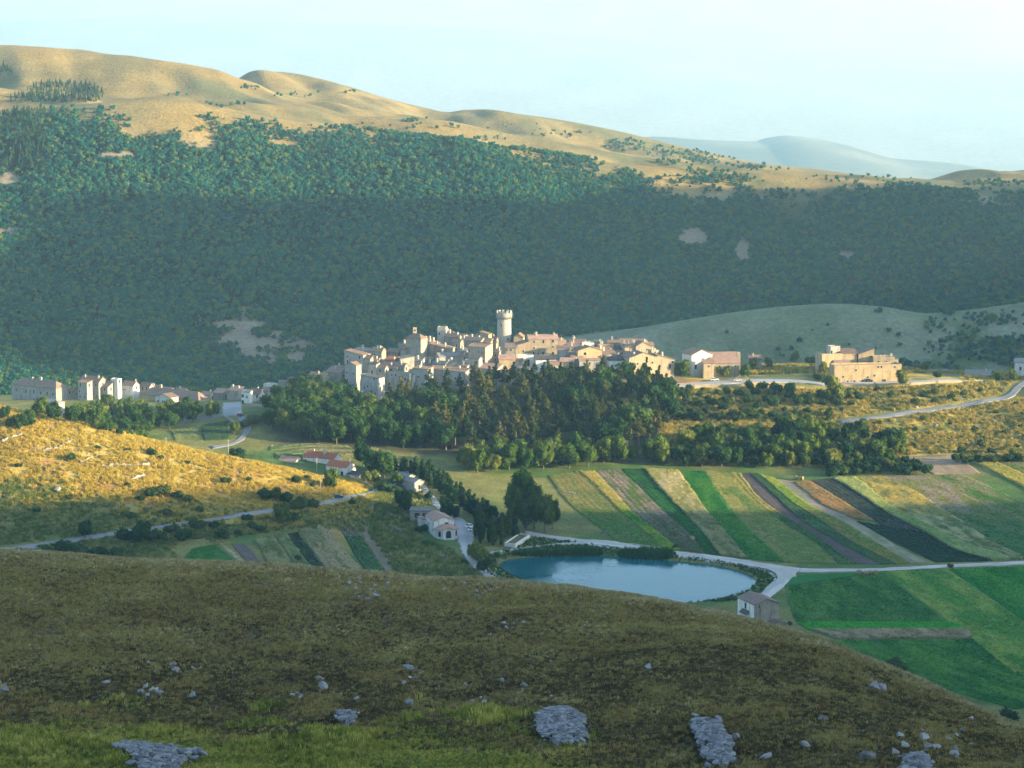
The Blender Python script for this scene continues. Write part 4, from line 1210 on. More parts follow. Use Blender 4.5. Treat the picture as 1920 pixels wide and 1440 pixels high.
def forest():
    rg = np.random.default_rng(203)
    src = []
    for k in range(4):
        r2 = np.random.default_rng(300 + k)
        lb = broad_lobes(r2, 2.0, 3.4, 0.6, 5)
        src.append(source('oak', crown_mesh('oak', r2, lb, 150, 0.42, M_OAK)))
    for k in range(2):
        r2 = np.random.default_rng(310 + k)
        lb = [(0, 0, 0.9 + 1.3 * t, 1.3 - 0.24 * t, 1.3 - 0.24 * t, 1.0) for t in range(4)]
        src.append(source('fir', crown_mesh('fir', r2, lb, 110, 0.34, M_FIR)))
    x, y, z = random_land(150000, -0.30, 0.30, 1290, 1860, rg)
    px, py = project(x, y, z)
    n1 = fbm(x, y, 55, 4, 97)
    n2 = fbm(x, y, 16, 3, 98)
    base = smooth(1440, 1475, y) * smooth(1000, 1060, px) + smooth(1292, 1312, y) * smooth(1060, 1000, px)
    top = smooth(1774, 1716, y + 110 * (n1 - 0.5) + 40 * (n2 - 0.5) - 44 * smooth(540, 680, px) * smooth(1180, 1040, px))
    p = np.clip(base * top, 0, 1)
    p *= 1 - 0.75 * smooth(1740, 1790, y) * smooth(0.5, 0.62, n2)
    for cx, cy, rx, ry in CLEARINGS:
        p *= smooth(0.55, 1.25, np.hypot((px - cx) / rx, (py - cy) / ry) + 2.2 * (fbm(x, y, 14, 4, 98) - 0.5))
    p = np.maximum(p, 0.5 * ((px > 300) & (px < 1000) & (y < 1440) & (n2 > 0.55) & (y > 1385)))
    k = (rg.uniform(0, 1, len(x)) < p)
    x, y, z, px, py = x[k], y[k], z[k], px[k], py[k]
    pick = rg.integers(0, 4, len(x))
    pick = np.where((px < 85) & (py < 320) & (rg.uniform(0, 1, len(x)) < 0.8), rg.integers(4, 6, len(x)), pick)
    cover('forest', np.column_stack([x, y, z - 0.3]), (0.34 + 0.78 * rg.uniform(0, 1, len(x)) ** 2.0) * (0.75 + 0.55 * fbm(x, y, 30, 2, 99)), pick, src, 'blue-green oak forest covering the mountain flank behind the village')
    # scattered trees on the pastures above the forest
    spots = []
    for cx, cy, rx, ry, n in [(120, 172, 72, 20, 210), (50, 185, 40, 8, 40), (10, 135, 14, 12, 26), (165, 178, 30, 14, 60), (1330, 292, 60, 12, 130), (1240, 285, 50, 10, 50), (1170, 272, 40, 12, 70),
                              (1290, 305, 60, 7, 50), (1400, 312, 40, 6, 40), (900, 262, 60, 6, 16), (970, 280, 14, 6, 14), (470, 166, 18, 4, 12), (640, 172, 30, 4, 6), (830, 235, 200, 14, 18), (1050, 250, 60, 10, 26),
                              (560, 178, 60, 4, 12), (420, 198, 50, 6, 10), (620, 300, 30, 4, 4), (1600, 336, 120, 6, 26), (1860, 345, 60, 6, 60), (340, 178, 30, 4, 6), (1440, 318, 40, 4, 12), (770, 226, 16, 4, 14), (60, 232, 26, 10, 22), (20, 250, 20, 16, 30),
                              (1880, 600, 60, 18, 40), (1790, 610, 60, 24, 40), (1820, 655, 90, 25, 120), (1650, 585, 12, 2, 4), (1900, 660, 50, 30, 80), (1480, 640, 240, 30, 14), (1700, 690, 100, 10, 60)]:
        a = rg.uniform(0, 2 * pi, n); r = np.sqrt(rg.uniform(0, 1, n))
        for u, w in zip(cx + rx * r * np.cos(a), cy + ry * r * np.sin(a)):
            q = hit(u, w, 1285)
            spots.append((q[0], q[1], q[2] - 0.2, 4 + (len(spots) % 2) if w < 200 and u < 260 else len(spots) % 4))
    s = np.array(spots)
    cover('forest', s[:, :3], rg.uniform(0.4, 1.0, len(s)), s[:, 3].astype(int), src, 'loose pines and thickets dotting the high pastures and the grey hill')
forest()
# ------------------------------------------------------------------ buildings
def stone_mat(name, c1, c2, joint, size=0.9, rough=0.92, bump=0.5):
    k = N(name)
    v = k.coord()
    r = k.rand()
    n = k.noise(v, 3.4, 6, 0.72)
    c = k.mix(c1, c2, k.ramp(n, [(0.4, 0.0), (0.6, 1.0)]))
    vo = k.n('ShaderNodeTexVoronoi')
    vo.feature = 'DISTANCE_TO_EDGE'
    k.put(vo.inputs['Vector'], k.scaled(v, (1, 1, 1.7)))
    vo.inputs['Scale'].default_value = 1.0 / size
    e = k.ramp(vo.outputs['Distance'], [(0.0, 0.55), (0.09, 1.0)])
    c = k.mix(c, k.mix(joint, c, 0.35), k.math('MULTIPLY', k.math('SUBTRACT', 1.0, e), 0.8))
    # damp streaks run down from the eaves
    st = k.noise(k.scaled(v, (1.1, 1.1, 0.12)), 1.0, 4, 0.7)
    c = k.mix(c, k.mix(c, (0.09, 0.085, 0.075), 0.6), k.ramp(st, [(0.5, 0.0), (0.72, 1.0)]))
    hs = k.n('ShaderNodeHueSaturation')
    k.put(hs.inputs['Color'], c)
    k.put(hs.inputs['Value'], k.math('ADD', k.math('MULTIPLY', r, 0.34), 0.83))
    k.put(hs.inputs['Saturation'], k.math('ADD', k.math('MULTIPLY', r, 0.3), 0.85))
    k.base(hs.outputs[0])
    k.bump(e, bump, 0.06)
    return k.m

WALLS = {
    'stone': stone_mat('grey_stone', (0.36, 0.32, 0.25), (0.25, 0.225, 0.18), (0.14, 0.12, 0.10)),
    'pale': stone_mat('pale_render', (0.42, 0.39, 0.33), (0.31, 0.285, 0.24), (0.24, 0.22, 0.185), 2.2, 0.9, 0.2),
    'white': stone_mat('white_plaster', (0.72, 0.69, 0.61), (0.62, 0.59, 0.52), (0.57, 0.54, 0.47), 4.0, 0.88, 0.1),
    'ochre': stone_mat('ochre_stone', (0.45, 0.34, 0.20), (0.33, 0.25, 0.155), (0.2, 0.15, 0.10)),
    'cream': stone_mat('cream_plaster', (0.44, 0.345, 0.215), (0.36, 0.28, 0.175), (0.30, 0.235, 0.15), 4.0, 0.88, 0.12),
}

def tile_mat(name, c1, c2, c3):
    k = N(name)
    v = k.coord()
    n = k.noise(v, 0.9, 3, 0.8)
    m = k.noise(v, 3.2, 3, 0.6)
    c = k.ramp(n, [(0.3, c1), (0.52, c2), (0.72, c3)])
    c = k.mix(c, k.mix(c, (0.13, 0.12, 0.10), 0.6), k.ramp(m, [(0.45, 0.0), (0.7, 0.8)]))
    wv = k.n('ShaderNodeTexWave')
    k.put(wv.inputs['Vector'], v)
    wv.inputs['Scale'].default_value = 0.55
    wv.inputs['Distortion'].default_value = 0.6
    c = k.mix(c, k.mix(c, (0.05, 0.04, 0.035), 0.45), k.ramp(wv.outputs['Fac'], [(0.1, 1.0), (0.45, 0.0)]))
    hs = k.n('ShaderNodeHueSaturation')
    k.put(hs.inputs['Color'], c)
    k.put(hs.inputs['Value'], k.math('ADD', k.math('MULTIPLY', k.rand(), 0.4), 0.8))
    k.base(hs.outputs[0])
    k.bump(wv.outputs['Fac'], 0.6, 0.08)
    return k.m

ROOFS = {
    'brown': tile_mat('old_tiles', (0.15, 0.10, 0.075), (0.25, 0.165, 0.12), (0.34, 0.23, 0.165)),
    'tan': tile_mat('tan_tiles', (0.24, 0.14, 0.085), (0.36, 0.215, 0.13), (0.43, 0.28, 0.18)),
    'red': tile_mat('red_tiles', (0.30, 0.085, 0.04), (0.38, 0.115, 0.055), (0.42, 0.16, 0.085)),
    'pink': tile_mat('pink_tiles', (0.34, 0.19, 0.13), (0.45, 0.27, 0.19), (0.50, 0.34, 0.25)),
    'dark': tile_mat('dark_slabs', (0.05, 0.052, 0.05), (0.085, 0.085, 0.08), (0.12, 0.115, 0.10)),
    'grey': tile_mat('grey_slabs', (0.16, 0.155, 0.14), (0.24, 0.23, 0.21), (0.32, 0.30, 0.27)),
}
def flat_mat(name, c, rough=0.9, spec=0.15, noise=0.15, size=1.0):
    k = N(name)
    k.base(k.mix(c, tuple(x * (1 - 2 * noise) for x in c), k.noise(k.coord(), size, 4)))
    k.b.inputs['Roughness'].default_value = rough
    k.b.inputs['Specular IOR Level'].default_value = spec
    return k.m
M_PANE = flat_mat('dark_window', (0.018, 0.02, 0.022), 0.25, 0.4)
M_SILL = flat_mat('window_stone', (0.55, 0.52, 0.46))
M_DOOR = flat_mat('weathered_wood', (0.06, 0.045, 0.03))
M_DOORG = flat_mat('green_paint', (0.04, 0.09, 0.07))
M_CHIM = flat_mat('chimney_plaster', (0.55, 0.48, 0.37), noise=0.2)
M_METAL = flat_mat('zinc', (0.30, 0.32, 0.33), 0.5, 0.4)

class MB:
    """collects boxes and polygons into one mesh"""
    def __init__(self):
        self.v, self.f, self.mi = [], [], []
    def poly(self, pts, faces, mi=0):
        k = len(self.v)
        self.v += [tuple(p) for p in pts]
        self.f += [tuple(i + k for i in f) for f in faces]
        self.mi += [mi] * len(faces)
    def box(self, x0, x1, y0, y1, z0, z1, mi=0):
        p = [(x, y, z) for z in (z0, z1) for y in (y0, y1) for x in (x0, x1)]
        self.poly(p, [(0, 2, 3, 1), (4, 5, 7, 6), (0, 1, 5, 4), (2, 6, 7, 3), (0, 4, 6, 2), (1, 3, 7, 5)], mi)
    def slab(self, quad, t, mi=0):
        """a sloping plate of thickness t under a quad given counter-clockwise from above"""
        q = [Vector(p) for p in quad]
        n = (q[1] - q[0]).cross(q[2] - q[0]).normalized()
        b = [p - n * t for p in q]
        m = len(q)
        fs = [tuple(range(m)), tuple(range(2 * m - 1, m - 1, -1))] + [(i, i + m, (i + 1) % m + m, (i + 1) % m) for i in range(m)]
        self.poly(q + b, fs, mi)
    def mesh(self, name, mats):
        me = bpy.data.meshes.new(name)
        me.from_pydata(self.v, [], self.f)
        for m in mats:
            me.materials.append(m)
        me.polygons.foreach_set('material_index', self.mi)
        me.update()
        return me
    def obj(self, name, mats, parent=None, **kw):
        return link(bpy.data.objects.new(name, self.mesh(name, mats)), parent, **kw)

def _window_mesh(w, h, kind):
    m = MB()
    if kind == 'arch':
        n = 7
        pts = [(-w / 2, 0), (w / 2, 0)] + [(w / 2 * cos(pi * i / n), h - w / 2 + w / 2 * sin(pi * i / n)) for i in range(n + 1)]
        k = len(pts)
        m.poly([(x, -0.03, z) for x, z in pts], [tuple(range(k))], 1)
        o = 0.28
        out = [(-w / 2 - o, 0), (w / 2 + o, 0)] + [((w / 2 + o) * cos(pi * i / n), h - w / 2 + (w / 2 + o) * sin(pi * i / n)) for i in range(n + 1)]
        ring = [(x, -0.1, z) for x, z in pts] + [(x, -0.1, z) for x, z in out] + [(x, -0.03, z) for x, z in pts] + [(x, 0.05, z) for x, z in out]
        fs = []
        for i in range(1, k):
            j = (i + 1) % k
            fs += [(i, i + k, j + k, j), (i, j, j + 2 * k, i + 2 * k), (i + k, i + 3 * k, j + 3 * k, j + k)]
        m.poly(ring, fs, 0)
    else:
        f = 0.13
        m.poly([(-w / 2, -0.02, 0), (w / 2, -0.02, 0), (w / 2, -0.02, h), (-w / 2, -0.02, h)], [(0, 1, 2, 3)], 1)
        m.box(-w / 2 - f, -w / 2, -0.09, 0.04, -f, h + f)
        m.box(w / 2, w / 2 + f, -0.09, 0.04, -f, h + f)
        m.box(-w / 2, w / 2, -0.09, 0.04, h, h + f)
        m.box(-w / 2, w / 2, -0.13, 0.04, -f, 0)
    return m
WIN = {}
def win_mesh(kind):
    if kind not in WIN:
        w, h = {'small': (0.85, 1.05), 'tall': (1.0, 1.7), 'wide': (1.4, 1.5), 'slit': (0.45, 1.5), 'arch': (1.1, 2.2), 'door': (1.1, 2.1), 'garage': (2.2, 2.3), 'bigarch': (2.1, 3.1)}[kind]
        WIN[kind] = (_window_mesh(w, h, 'arch' if 'arch' in kind else 'rect').mesh('window', [M_SILL, M_DOOR if kind in ('door', 'garage') else M_PANE]), w, h)
    return WIN[kind]

def _chimney_mesh(v):
    m = MB()
    w, h = [(0.32, 1.3), (0.42, 1.0), (0.5, 1.7)][v]
    m.box(-w, w, -w * 0.8, w * 0.8, -1.0, h)
    m.box(-w - 0.12, w + 0.12, -w * 0.8 - 0.12, w * 0.8 + 0.12, h, h + 0.16)
    m.box(-w * 0.6, w * 0.6, -w * 0.5, w * 0.5, h + 0.16, h + 0.45)
    return m.mesh('chimney', [M_CHIM])
CHIM = [_chimney_mesh(v) for v in range(3)]

def add_window(parent, kind, x, y, z, turn=0.0, name=None):
    me, w, h = win_mesh(kind)
    o = bpy.data.objects.new(name or ('door' if kind in ('door', 'garage') else 'window'), me)
    o.location, o.rotation_euler = (x, y, z), (0, 0, turn)
    return link(o, parent)

def spot(px, py, Y):
    """the point at depth Y behind a spot of the photograph"""
    return np.array([float(q_of(px, py)) * Y, Y, EYE + Y * float(s_of(py))])

def build_house(name, label, px, w, eave, base, Y, yaw=0, depth=8.0, roof='gx', rise=1.5, wall='stone', tiles='brown', win='auto', chim=1, group=None, category='house',
                sidewin=1, over=0.35, deep=5.0, lower=None, seed=None):
    """a house whose front stands where the photograph shows it; win: 'auto', 0 or a list of (kind, u, v) with u, v along the front"""
    rg = random.Random(seed if seed is not None else int(px * 7 + base * 13 + eave))
    yr = radians(yaw)
    if group == 'houses of the walled hilltop village' and px >= 935:
        yaw += 9
    p = spot(px, base, Y)
    top = EYE + Y * float(s_of(eave))
    m = Y / FPX
    W = w * m / max(cos(yr), 0.3)
    H = top - p[2]
    D = depth
    root = bpy.data.objects.new(name, None)
    root.location = tuple(p)
    root.rotation_euler = (0, 0, yr)
    link(root, None, label=label, category=category, group=group)
    a, b = -W / 2, W / 2
    j = lambda s=0.12: rg.uniform(-s, s)
    wm = MB()
    zb = -deep
    # walls, with gables where the roof has them
    if roof == 'gx':
        prof = [(0, H), (D / 2, H + rise), (D, H)]
        for x, flip in ((a, 0), (b, 1)):
            pts = [(x, 0, zb), (x, D, zb)] + [(x, y, z - 0.02) for y, z in reversed(prof)]
            wm.poly(pts, [tuple(range(5)) if flip else tuple(range(4, -1, -1))])
        wm.poly([(a, 0, zb), (b, 0, zb), (b, 0, H), (a, 0, H)], [(0, 1, 2, 3)])
        wm.poly([(a, D, zb), (b, D, zb), (b, D, H), (a, D, H)], [(3, 2, 1, 0)])
    elif roof == 'gy':
        for y, flip in ((0, 1), (D, 0)):
            pts = [(a, y, zb), (b, y, zb), (b, y, H), (0, y, H + rise - 0.02), (a, y, H)]
            wm.poly(pts, [tuple(range(5)) if flip else tuple(range(4, -1, -1))])
        wm.poly([(a, 0, zb), (a, D, zb), (a, D, H), (a, 0, H)], [(3, 2, 1, 0)])
        wm.poly([(b, 0, zb), (b, D, zb), (b, D, H), (b, 0, H)], [(0, 1, 2, 3)])
    else:
        zl = zr = zf = zk = H
        hts = {'shed': (H, H, H + rise, H + rise), 'shed_l': (H, H + rise, H + rise, H), 'shed_r': (H + rise, H, H, H + rise)}.get(roof, (H, H, H, H))
        c = [(a, 0), (b, 0), (b, D), (a, D)]
        wm.poly([(x, y, zb) for x, y in c] + [(x, y, z - 0.02) for (x, y), z in zip(c, hts)], [(0, 1, 5, 4), (1, 2, 6, 5), (2, 3, 7, 6), (3, 0, 4, 7)])
        if roof == 'flat':
            t = 0.3
            wm.poly([(a, 0, H), (b, 0, H), (b, D, H), (a, D, H), (a + t, t, H), (b - t, t, H), (b - t, D - t, H), (a + t, D - t, H),
                     (a + t, t, H - 0.7), (b - t, t, H - 0.7), (b - t, D - t, H - 0.7), (a + t, D - t, H - 0.7)],
                    [(0, 1, 5, 4), (1, 2, 6, 5), (2, 3, 7, 6), (3, 0, 4, 7), (4, 5, 9, 8), (5, 6, 10, 9), (6, 7, 11, 10), (7, 4, 8, 11), (8, 9, 10, 11)])
    wm.obj('wall', [WALLS[wall]], root)
    # roof
    o, t = over, 0.22
    rm = MB()
    ro = None
    if roof == 'gx':
        k = rise / (D / 2)
        rm.slab([(a - o, -o, H - o * k + j()), (b + o, -o, H - o * k + j()), (b + o, D / 2, H + rise + j()), (a - o, D / 2, H + rise + j())], t)
        rm.slab([(a - o, D / 2, H + rise), (b + o, D / 2, H + rise), (b + o, D + o, H - o * k), (a - o, D + o, H - o * k)], t)
        spots = [(rg.uniform(a + 0.8, b - 0.8), D / 2 + rg.choice([-1, 1]) * rg.uniform(0.4, D * 0.3)) for _ in range(chim)]
        hgt = lambda x, y: H + rise * (1 - abs(y - D / 2) / (D / 2))
    elif roof == 'gy':
        k = rise / (W / 2)
        rm.slab([(a - o, -o, H - o * k + j()), (0, -o, H + rise), (0, D + o, H + rise), (a - o, D + o, H - o * k + j())], t)
        rm.slab([(0, -o, H + rise), (b + o, -o, H - o * k + j()), (b + o, D + o, H - o * k + j()), (0, D + o, H + rise)], t)
        spots = [(rg.choice([-1, 1]) * rg.uniform(0.1, 0.35) * W, rg.uniform(1, D - 1)) for _ in range(chim)]
        hgt = lambda x, y: H + rise * (1 - abs(x) / (W / 2))
    elif roof in ('shed', 'shed_l', 'shed_r'):
        h = hts
        rm.slab([(a - o, -o, h[0] + j()), (b + o, -o, h[1] + j()), (b + o, D + o, h[2] + j()), (a - o, D + o, h[3] + j())], t)
        spots = [(rg.uniform(a + 0.8, b - 0.8), rg.uniform(1, D - 1)) for _ in range(chim)]
        hgt = lambda x, y: (h[0] + (h[1] - h[0]) * (x - a) / W) * (1 - y / D) + (h[3] + (h[2] - h[3]) * (x - a) / W) * y / D
    elif roof in ('hip', 'pyr'):
        s = min(D / 2, W / 2) if roof == 'hip' else W / 2
        r0, r1 = (a + s * 0.9, D / 2, H + rise), (b - s * 0.9, D / 2, H + rise)
        e = [(a - o, -o, H - 0.1), (b + o, -o, H - 0.1), (b + o, D + o, H - 0.1), (a - o, D + o, H - 0.1)]
        rm.poly(e + [r0, r1] + [(x, y, z - t) for x, y, z in e], [(0, 1, 5, 4), (1, 2, 5), (2, 3, 4, 5), (3, 0, 4), (0, 6, 7, 1), (1, 7, 8, 2), (2, 8, 9, 3), (3, 9, 6, 0), (9, 8, 7, 6)])
        spots = [(rg.uniform(a * 0.5, b * 0.5), D / 2 + rg.uniform(-1, 1)) for _ in range(chim)]
        hgt = lambda x, y: H + rise * 0.8
    elif roof == 'flat':
        spots = [(rg.uniform(a + 0.8, b - 0.8), rg.uniform(1, D - 1)) for _ in range(chim)]
        hgt = lambda x, y: H - 0.6
    if rm.v:
        ro = rm.obj('roof', [ROOFS[tiles]], root)
    for i, (x, y) in enumerate(spots):
        c = bpy.data.objects.new('chimney', CHIM[rg.randrange(3)])
        c.location = (x, y, hgt(x, y) - 0.1)
        c.rotation_euler = (0, 0, rg.choice([0, pi / 2]))
        link(c, ro or root)
    # openings
    if win == 'auto':
        rows = max(1, int((H - 0.8) / 3.0))
        cols = max(1, int(W / 3.1))
        for r in range(rows):
            for c in range(cols):
                if rg.random() < 0.72:
                    x = a + W * (c + 0.5) / cols + rg.uniform(-0.4, 0.4)
                    z = H - 2.2 - r * 2.9 + rg.uniform(-0.25, 0.25)
                    if z > 0.1:
                        add_window(root, rg.choice(['small', 'tall', 'tall', 'small']), x, 0, z)
        for s in range(sidewin if abs(yaw) > 4 else 0):
            side = b if yaw < 0 else a
            y = D * (s + 0.5) / sidewin + rg.uniform(-0.5, 0.5)
            add_window(root, rg.choice(['small', 'tall']), side, y, H - 2.3, pi / 2 if yaw < 0 else -pi / 2)
    elif win:
        for kind, u, v in win:
            add_window(root, kind, a + W * u, 0, H * v)
    return root, W, H, D

def H_(label, px, w, eave, base, Y, **kw):
    nm = kw.pop('name', 'stone_house')
    if kw.get('group') in ('houses of the lower village', 'houses of the walled hilltop village') and px < 935 and kw.get('yaw', 0) <= 15 and nm not in ('square_tower', 'bell_gable'):
        # these fronts look north-west, away from the evening sun; a narrow end wall turns to the east
        d = min(kw.get('depth', 8.0) * 0.72, w * Y / FPX * 0.62)
        side = d * sin(radians(32)) * FPX / Y
        kw.update(yaw=-32, depth=d)
        px, w = px - side * 0.35, w - side * 0.55
    return build_house(nm, label, px, w, eave, base, Y, **kw)

# --- lower village at the west end
g = 'houses of the lower village'
H_('long pale barrack-like house with a hipped roof behind western trees', 70, 106, 724, 760, 1150, yaw=-8, depth=12, roof='hip', rise=3.2, wall='pale', win=[('tall', .1, .62), ('tall', .32, .6), ('tall', .5, .62), ('tall', .66, .6), ('tall', .8, .62), ('tall', .93, .6), ('tall', .5, .2), ('tall', .66, .2)], chim=3, group=g, name='village_house')
H_('tall old house with pink-tan roof, highest of the lower village', 172, 48, 715, 750, 1152, yaw=-10, depth=9, rise=2.6, wall='pale', tiles='tan', chim=2, group=g, name='village_house')
H_('narrow front wing with small stepped roof before the tall pink-roofed house', 158, 24, 717, 752, 1143, yaw=-12, depth=6, roof='shed', rise=1.0, wall='pale', tiles='tan', chim=0, group=g, name='village_house')
H_('low house with a dark mauve roof beside the square white block', 196, 26, 725, 748, 1150, yaw=0, depth=8, roof='shed', rise=2.6, wall='pale', tiles='brown', chim=0, group=g, name='village_house')
H_('square white flat-topped block in the lower village', 217, 18, 710, 745, 1152, yaw=-18, depth=6, roof='flat', wall='white', chim=0, group=g, name='village_house')
H_('small gabled house just east of the square white block', 243, 28, 722, 740, 1156, yaw=-25, depth=9, roof='gx', rise=2.0, wall='white', tiles='tan', chim=1, group=g, name='village_house')
H_('little house with a dark red roof and sunlit gable', 274, 24, 725, 742, 1160, yaw=-30, depth=7, roof='gx', rise=2.2, wall='pale', tiles='brown', chim=0, group=g, name='village_house')
H_('flat-roofed low house with sunlit wall edge above the hipped hall', 306, 36, 730, 742, 1164, yaw=-20, depth=7, roof='shed', rise=0.8, wall='cream', tiles='tan', chim=1, group=g, name='village_house')
H_('broad low hall with brown hipped roof and projecting gabled porch block', 324, 132, 744, 770, 1140, yaw=-6, depth=13, roof='hip', rise=3.4, wall='cream', tiles='brown', win=0, chim=0, group=g, name='village_hall', category='hall')
H_('cream gabled porch block projecting from the broad low hall', 310, 38, 744, 768, 1130, yaw=-6, depth=9, roof='gy', rise=1.6, wall='white', tiles='brown', win=[('tall', .18, .45), ('tall', .5, .45), ('tall', .58, .45), ('tall', .84, .45)], chim=0, group=g, name='village_house', over=0.5)
H_('small square house with green door among the western trees', 94, 44, 754, 780, 1075, yaw=-8, depth=8, roof='hip', rise=1.4, wall='pale', tiles='grey', win=[('tall', .68, .5), ('small', .2, .5)], chim=0, group=g, name='village_house')
H_('low pink-roofed house west of the village square', 411, 24, 737, 752, 1142, yaw=8, depth=8, roof='shed', rise=2.0, wall='stone', tiles='pink', chim=0, group=g, name='village_house')
H_('ruined house with pinkish roof and tall end chimney above the square', 440, 28, 732, 753, 1135, yaw=4, depth=8, roof='shed', rise=1.8, wall='stone', tiles='pink', win=0, chim=2, group=g, name='village_house')
H_('three-storey white block with balconies over the village road', 462, 19, 735, 772, 1116, yaw=-14, depth=8, roof='shed', rise=0.9, wall='white', tiles='grey', win=[('wide', .2, .72), ('wide', .2, .42), ('wide', .2, .12), ('small', .75, .7)], chim=0, group=g, name='village_house')
H_('white house with dark red roof just right of the balcony block', 480, 26, 738, 764, 1122, yaw=-10, depth=9, roof='gx', rise=2.4, wall='white', tiles='brown', chim=1, group=g, name='village_house')
H_('white building with rounded barrel roof at the village edge', 508, 28, 720, 742, 1140, yaw=0, depth=7, roof='flat', wall='white', win=0, chim=0, group=g, name='village_house')
H_('low house with long brown roof before the barrel-roofed building', 505, 34, 733, 748, 1130, yaw=-6, depth=6, roof='shed', rise=1.4, wall='pale', tiles='brown', chim=0, group=g, name='village_house')
H_('small brown-roofed house behind the grey flat box', 504, 28, 745, 760, 1122, yaw=-22, depth=7, roof='gy', rise=1.4, wall='pale', tiles='brown', chim=1, group=g, name='village_house')
H_('grey flat-roofed box house at the edge of the dark trees', 508, 32, 748, 768, 1112, yaw=6, depth=6, roof='flat', wall='stone', win=0, chim=0, group=g, name='village_house')
H_('long low white house with dark roof beside the bending road', 476, 42, 766, 790, 1095, yaw=-18, depth=6, roof='shed', rise=1.6, wall='white', tiles='brown', win=[('small', .55, .3), ('door', .85, 0)], chim=0, group=g, name='village_house')
H_('bare concrete tower house without roof tiles', 532, 20, 714, 746, 1136, yaw=0, depth=6, roof='flat', wall='stone', win=[('small', .3, .6), ('small', .7, .3)], chim=0, group=g, name='village_house')
H_('house with low gable peeking over the wide brown roof', 556, 34, 714, 730, 1140, yaw=-14, depth=8, roof='gx', rise=1.6, wall='pale', tiles='brown', chim=0, group=g, name='village_house')
H_('white house under a wide mottled brown roof above the dark trees', 566, 42, 728, 746, 1128, yaw=22, depth=9, roof='gx', rise=2.8, wall='white', tiles='brown', chim=1, group=g, name='village_house')
H_('cluster house with mottled tan roof climbing toward the walled village', 596, 38, 708, 730, 1140, yaw=-20, depth=9, roof='gx', rise=2.6, wall='pale', tiles='tan', chim=1, group=g, name='village_house')
H_('brown-roofed house against the foot of the walled village', 628, 34, 698, 720, 1144, yaw=15, depth=9, roof='shed', rise=2.6, wall='stone', tiles='brown', chim=1, group=g, name='village_house')

for lab, px, w, eave, base, Y, yaw, roof, wall, tiles, ch in [
    ('small tan-roofed house between the barrack and the tall pink-roofed house', 134, 20, 732, 748, 1160, -8, 'gx', 'pale', 'tan', 1), ('little white house right of the square white block', 232, 16, 730, 744, 1158, -8, 'shed', 'white', 'tan', 0),
    ('small pink-roofed house behind the hipped hall, west', 292, 18, 727, 740, 1168, -8, 'gx', 'pale', 'pink', 1), ('small tan-roofed house behind the hipped hall, east', 340, 24, 733, 746, 1164, -8, 'gx', 'white', 'tan', 1),
    ('low white house at the east end of the hipped hall', 388, 22, 740, 754, 1150, -8, 'gx', 'white', 'pink', 1), ('little house with red roof beside the village square', 426, 14, 738, 752, 1146, 10, 'shed', 'white', 'pink', 0),
    ('small white house with brown roof in front of the concrete tower', 520, 18, 736, 752, 1126, 16, 'gx', 'white', 'brown', 0), ('white cottage hidden under the wide brown roof', 546, 20, 737, 752, 1124, 16, 'shed', 'white', 'tan', 1),
    ('tan-roofed house at the foot of the climbing cluster', 582, 24, 718, 736, 1134, 16, 'gx', 'pale', 'tan', 1), ('white-walled house in the climbing cluster', 610, 22, 706, 724, 1146, 16, 'gx', 'white', 'tan', 1),
    ('last small house before the walled village corner', 640, 16, 694, 712, 1150, 16, 'shed', 'pale', 'tan', 1), ('flat stone shed behind the ruined house of the square', 452, 16, 738, 752, 1140, 16, 'shed', 'stone', 'brown', 0)]:
    H_(lab, px, w, eave, base, Y, yaw=yaw, depth=7, roof=roof, rise=1.6, wall=wall, tiles=tiles, chim=ch, group=g, name='village_house')

# --- the walled village, western half (faces in shade)
g = 'houses of the walled hilltop village'
H_('tall corner house with tan gabled roof at the west tip of the hilltop village', 661, 27, 684, 745, 1124, yaw=14, depth=7, roof='gy', rise=1.5, wall='pale', tiles='tan', win=[('small', .15, .72), ('small', .75, .7), ('small', .2, .5), ('small', .7, .35)], chim=0, group=g)
H_('high stone house with tan lean-to roof behind the west corner house', 668, 44, 664, 700, 1140, yaw=-14, depth=9, roof='shed_r', rise=1.8, wall='pale', tiles='tan', chim=0, group=g)
H_('upper western house with long roof edge and single white chimney', 684, 46, 657, 690, 1156, yaw=-16, depth=8, roof='shed', rise=0.9, wall='stone', tiles='grey', chim=2, group=g)
H_('two-window house with three sunlit chimneys near the west end', 709, 24, 658, 684, 1146, yaw=-8, depth=8, roof='gx', rise=1.8, wall='stone', tiles='tan', win=[('small', .3, .68), ('small', .3, .15)], chim=3, group=g)
H_('dim house with rounded brown roof behind the small red roof', 740, 26, 660, 684, 1154, yaw=-10, depth=8, roof='gx', rise=1.8, wall='stone', tiles='brown', win=0, chim=0, group=g)
H_('small dark-roofed house tucked against the tall apse block', 757, 12, 655, 682, 1150, yaw=0, depth=6, roof='shed', rise=2.4, wall='stone', tiles='brown', chim=0, group=g)
H_('little house with a bright red roof in the shaded western half', 733, 24, 675, 694, 1136, yaw=-12, depth=6, roof='shed', rise=1.5, wall='pale', tiles='red', win=0, chim=1, group=g)
H_('small house with pale lean-to roof below the apse block', 764, 26, 672, 694, 1134, yaw=18, depth=7, roof='shed_l', rise=1.1, wall='pale', tiles='grey', win=[('door', .45, .2)], chim=0, group=g)
H_('long low house with sloping mauve roof over the bastion', 730, 42, 688, 700, 1130, yaw=6, depth=7, roof='shed', rise=2.4, wall='stone', tiles='brown', win=[('wide', .7, .3)], chim=1, group=g)
H_('roofless ruin with a dark slab roof fragment beside the bastion', 700, 20, 682, 704, 1128, yaw=0, depth=5, roof='shed', rise=0.7, wall='pale', tiles='dark', win=[('arch', .5, .1)], chim=0, group=g)
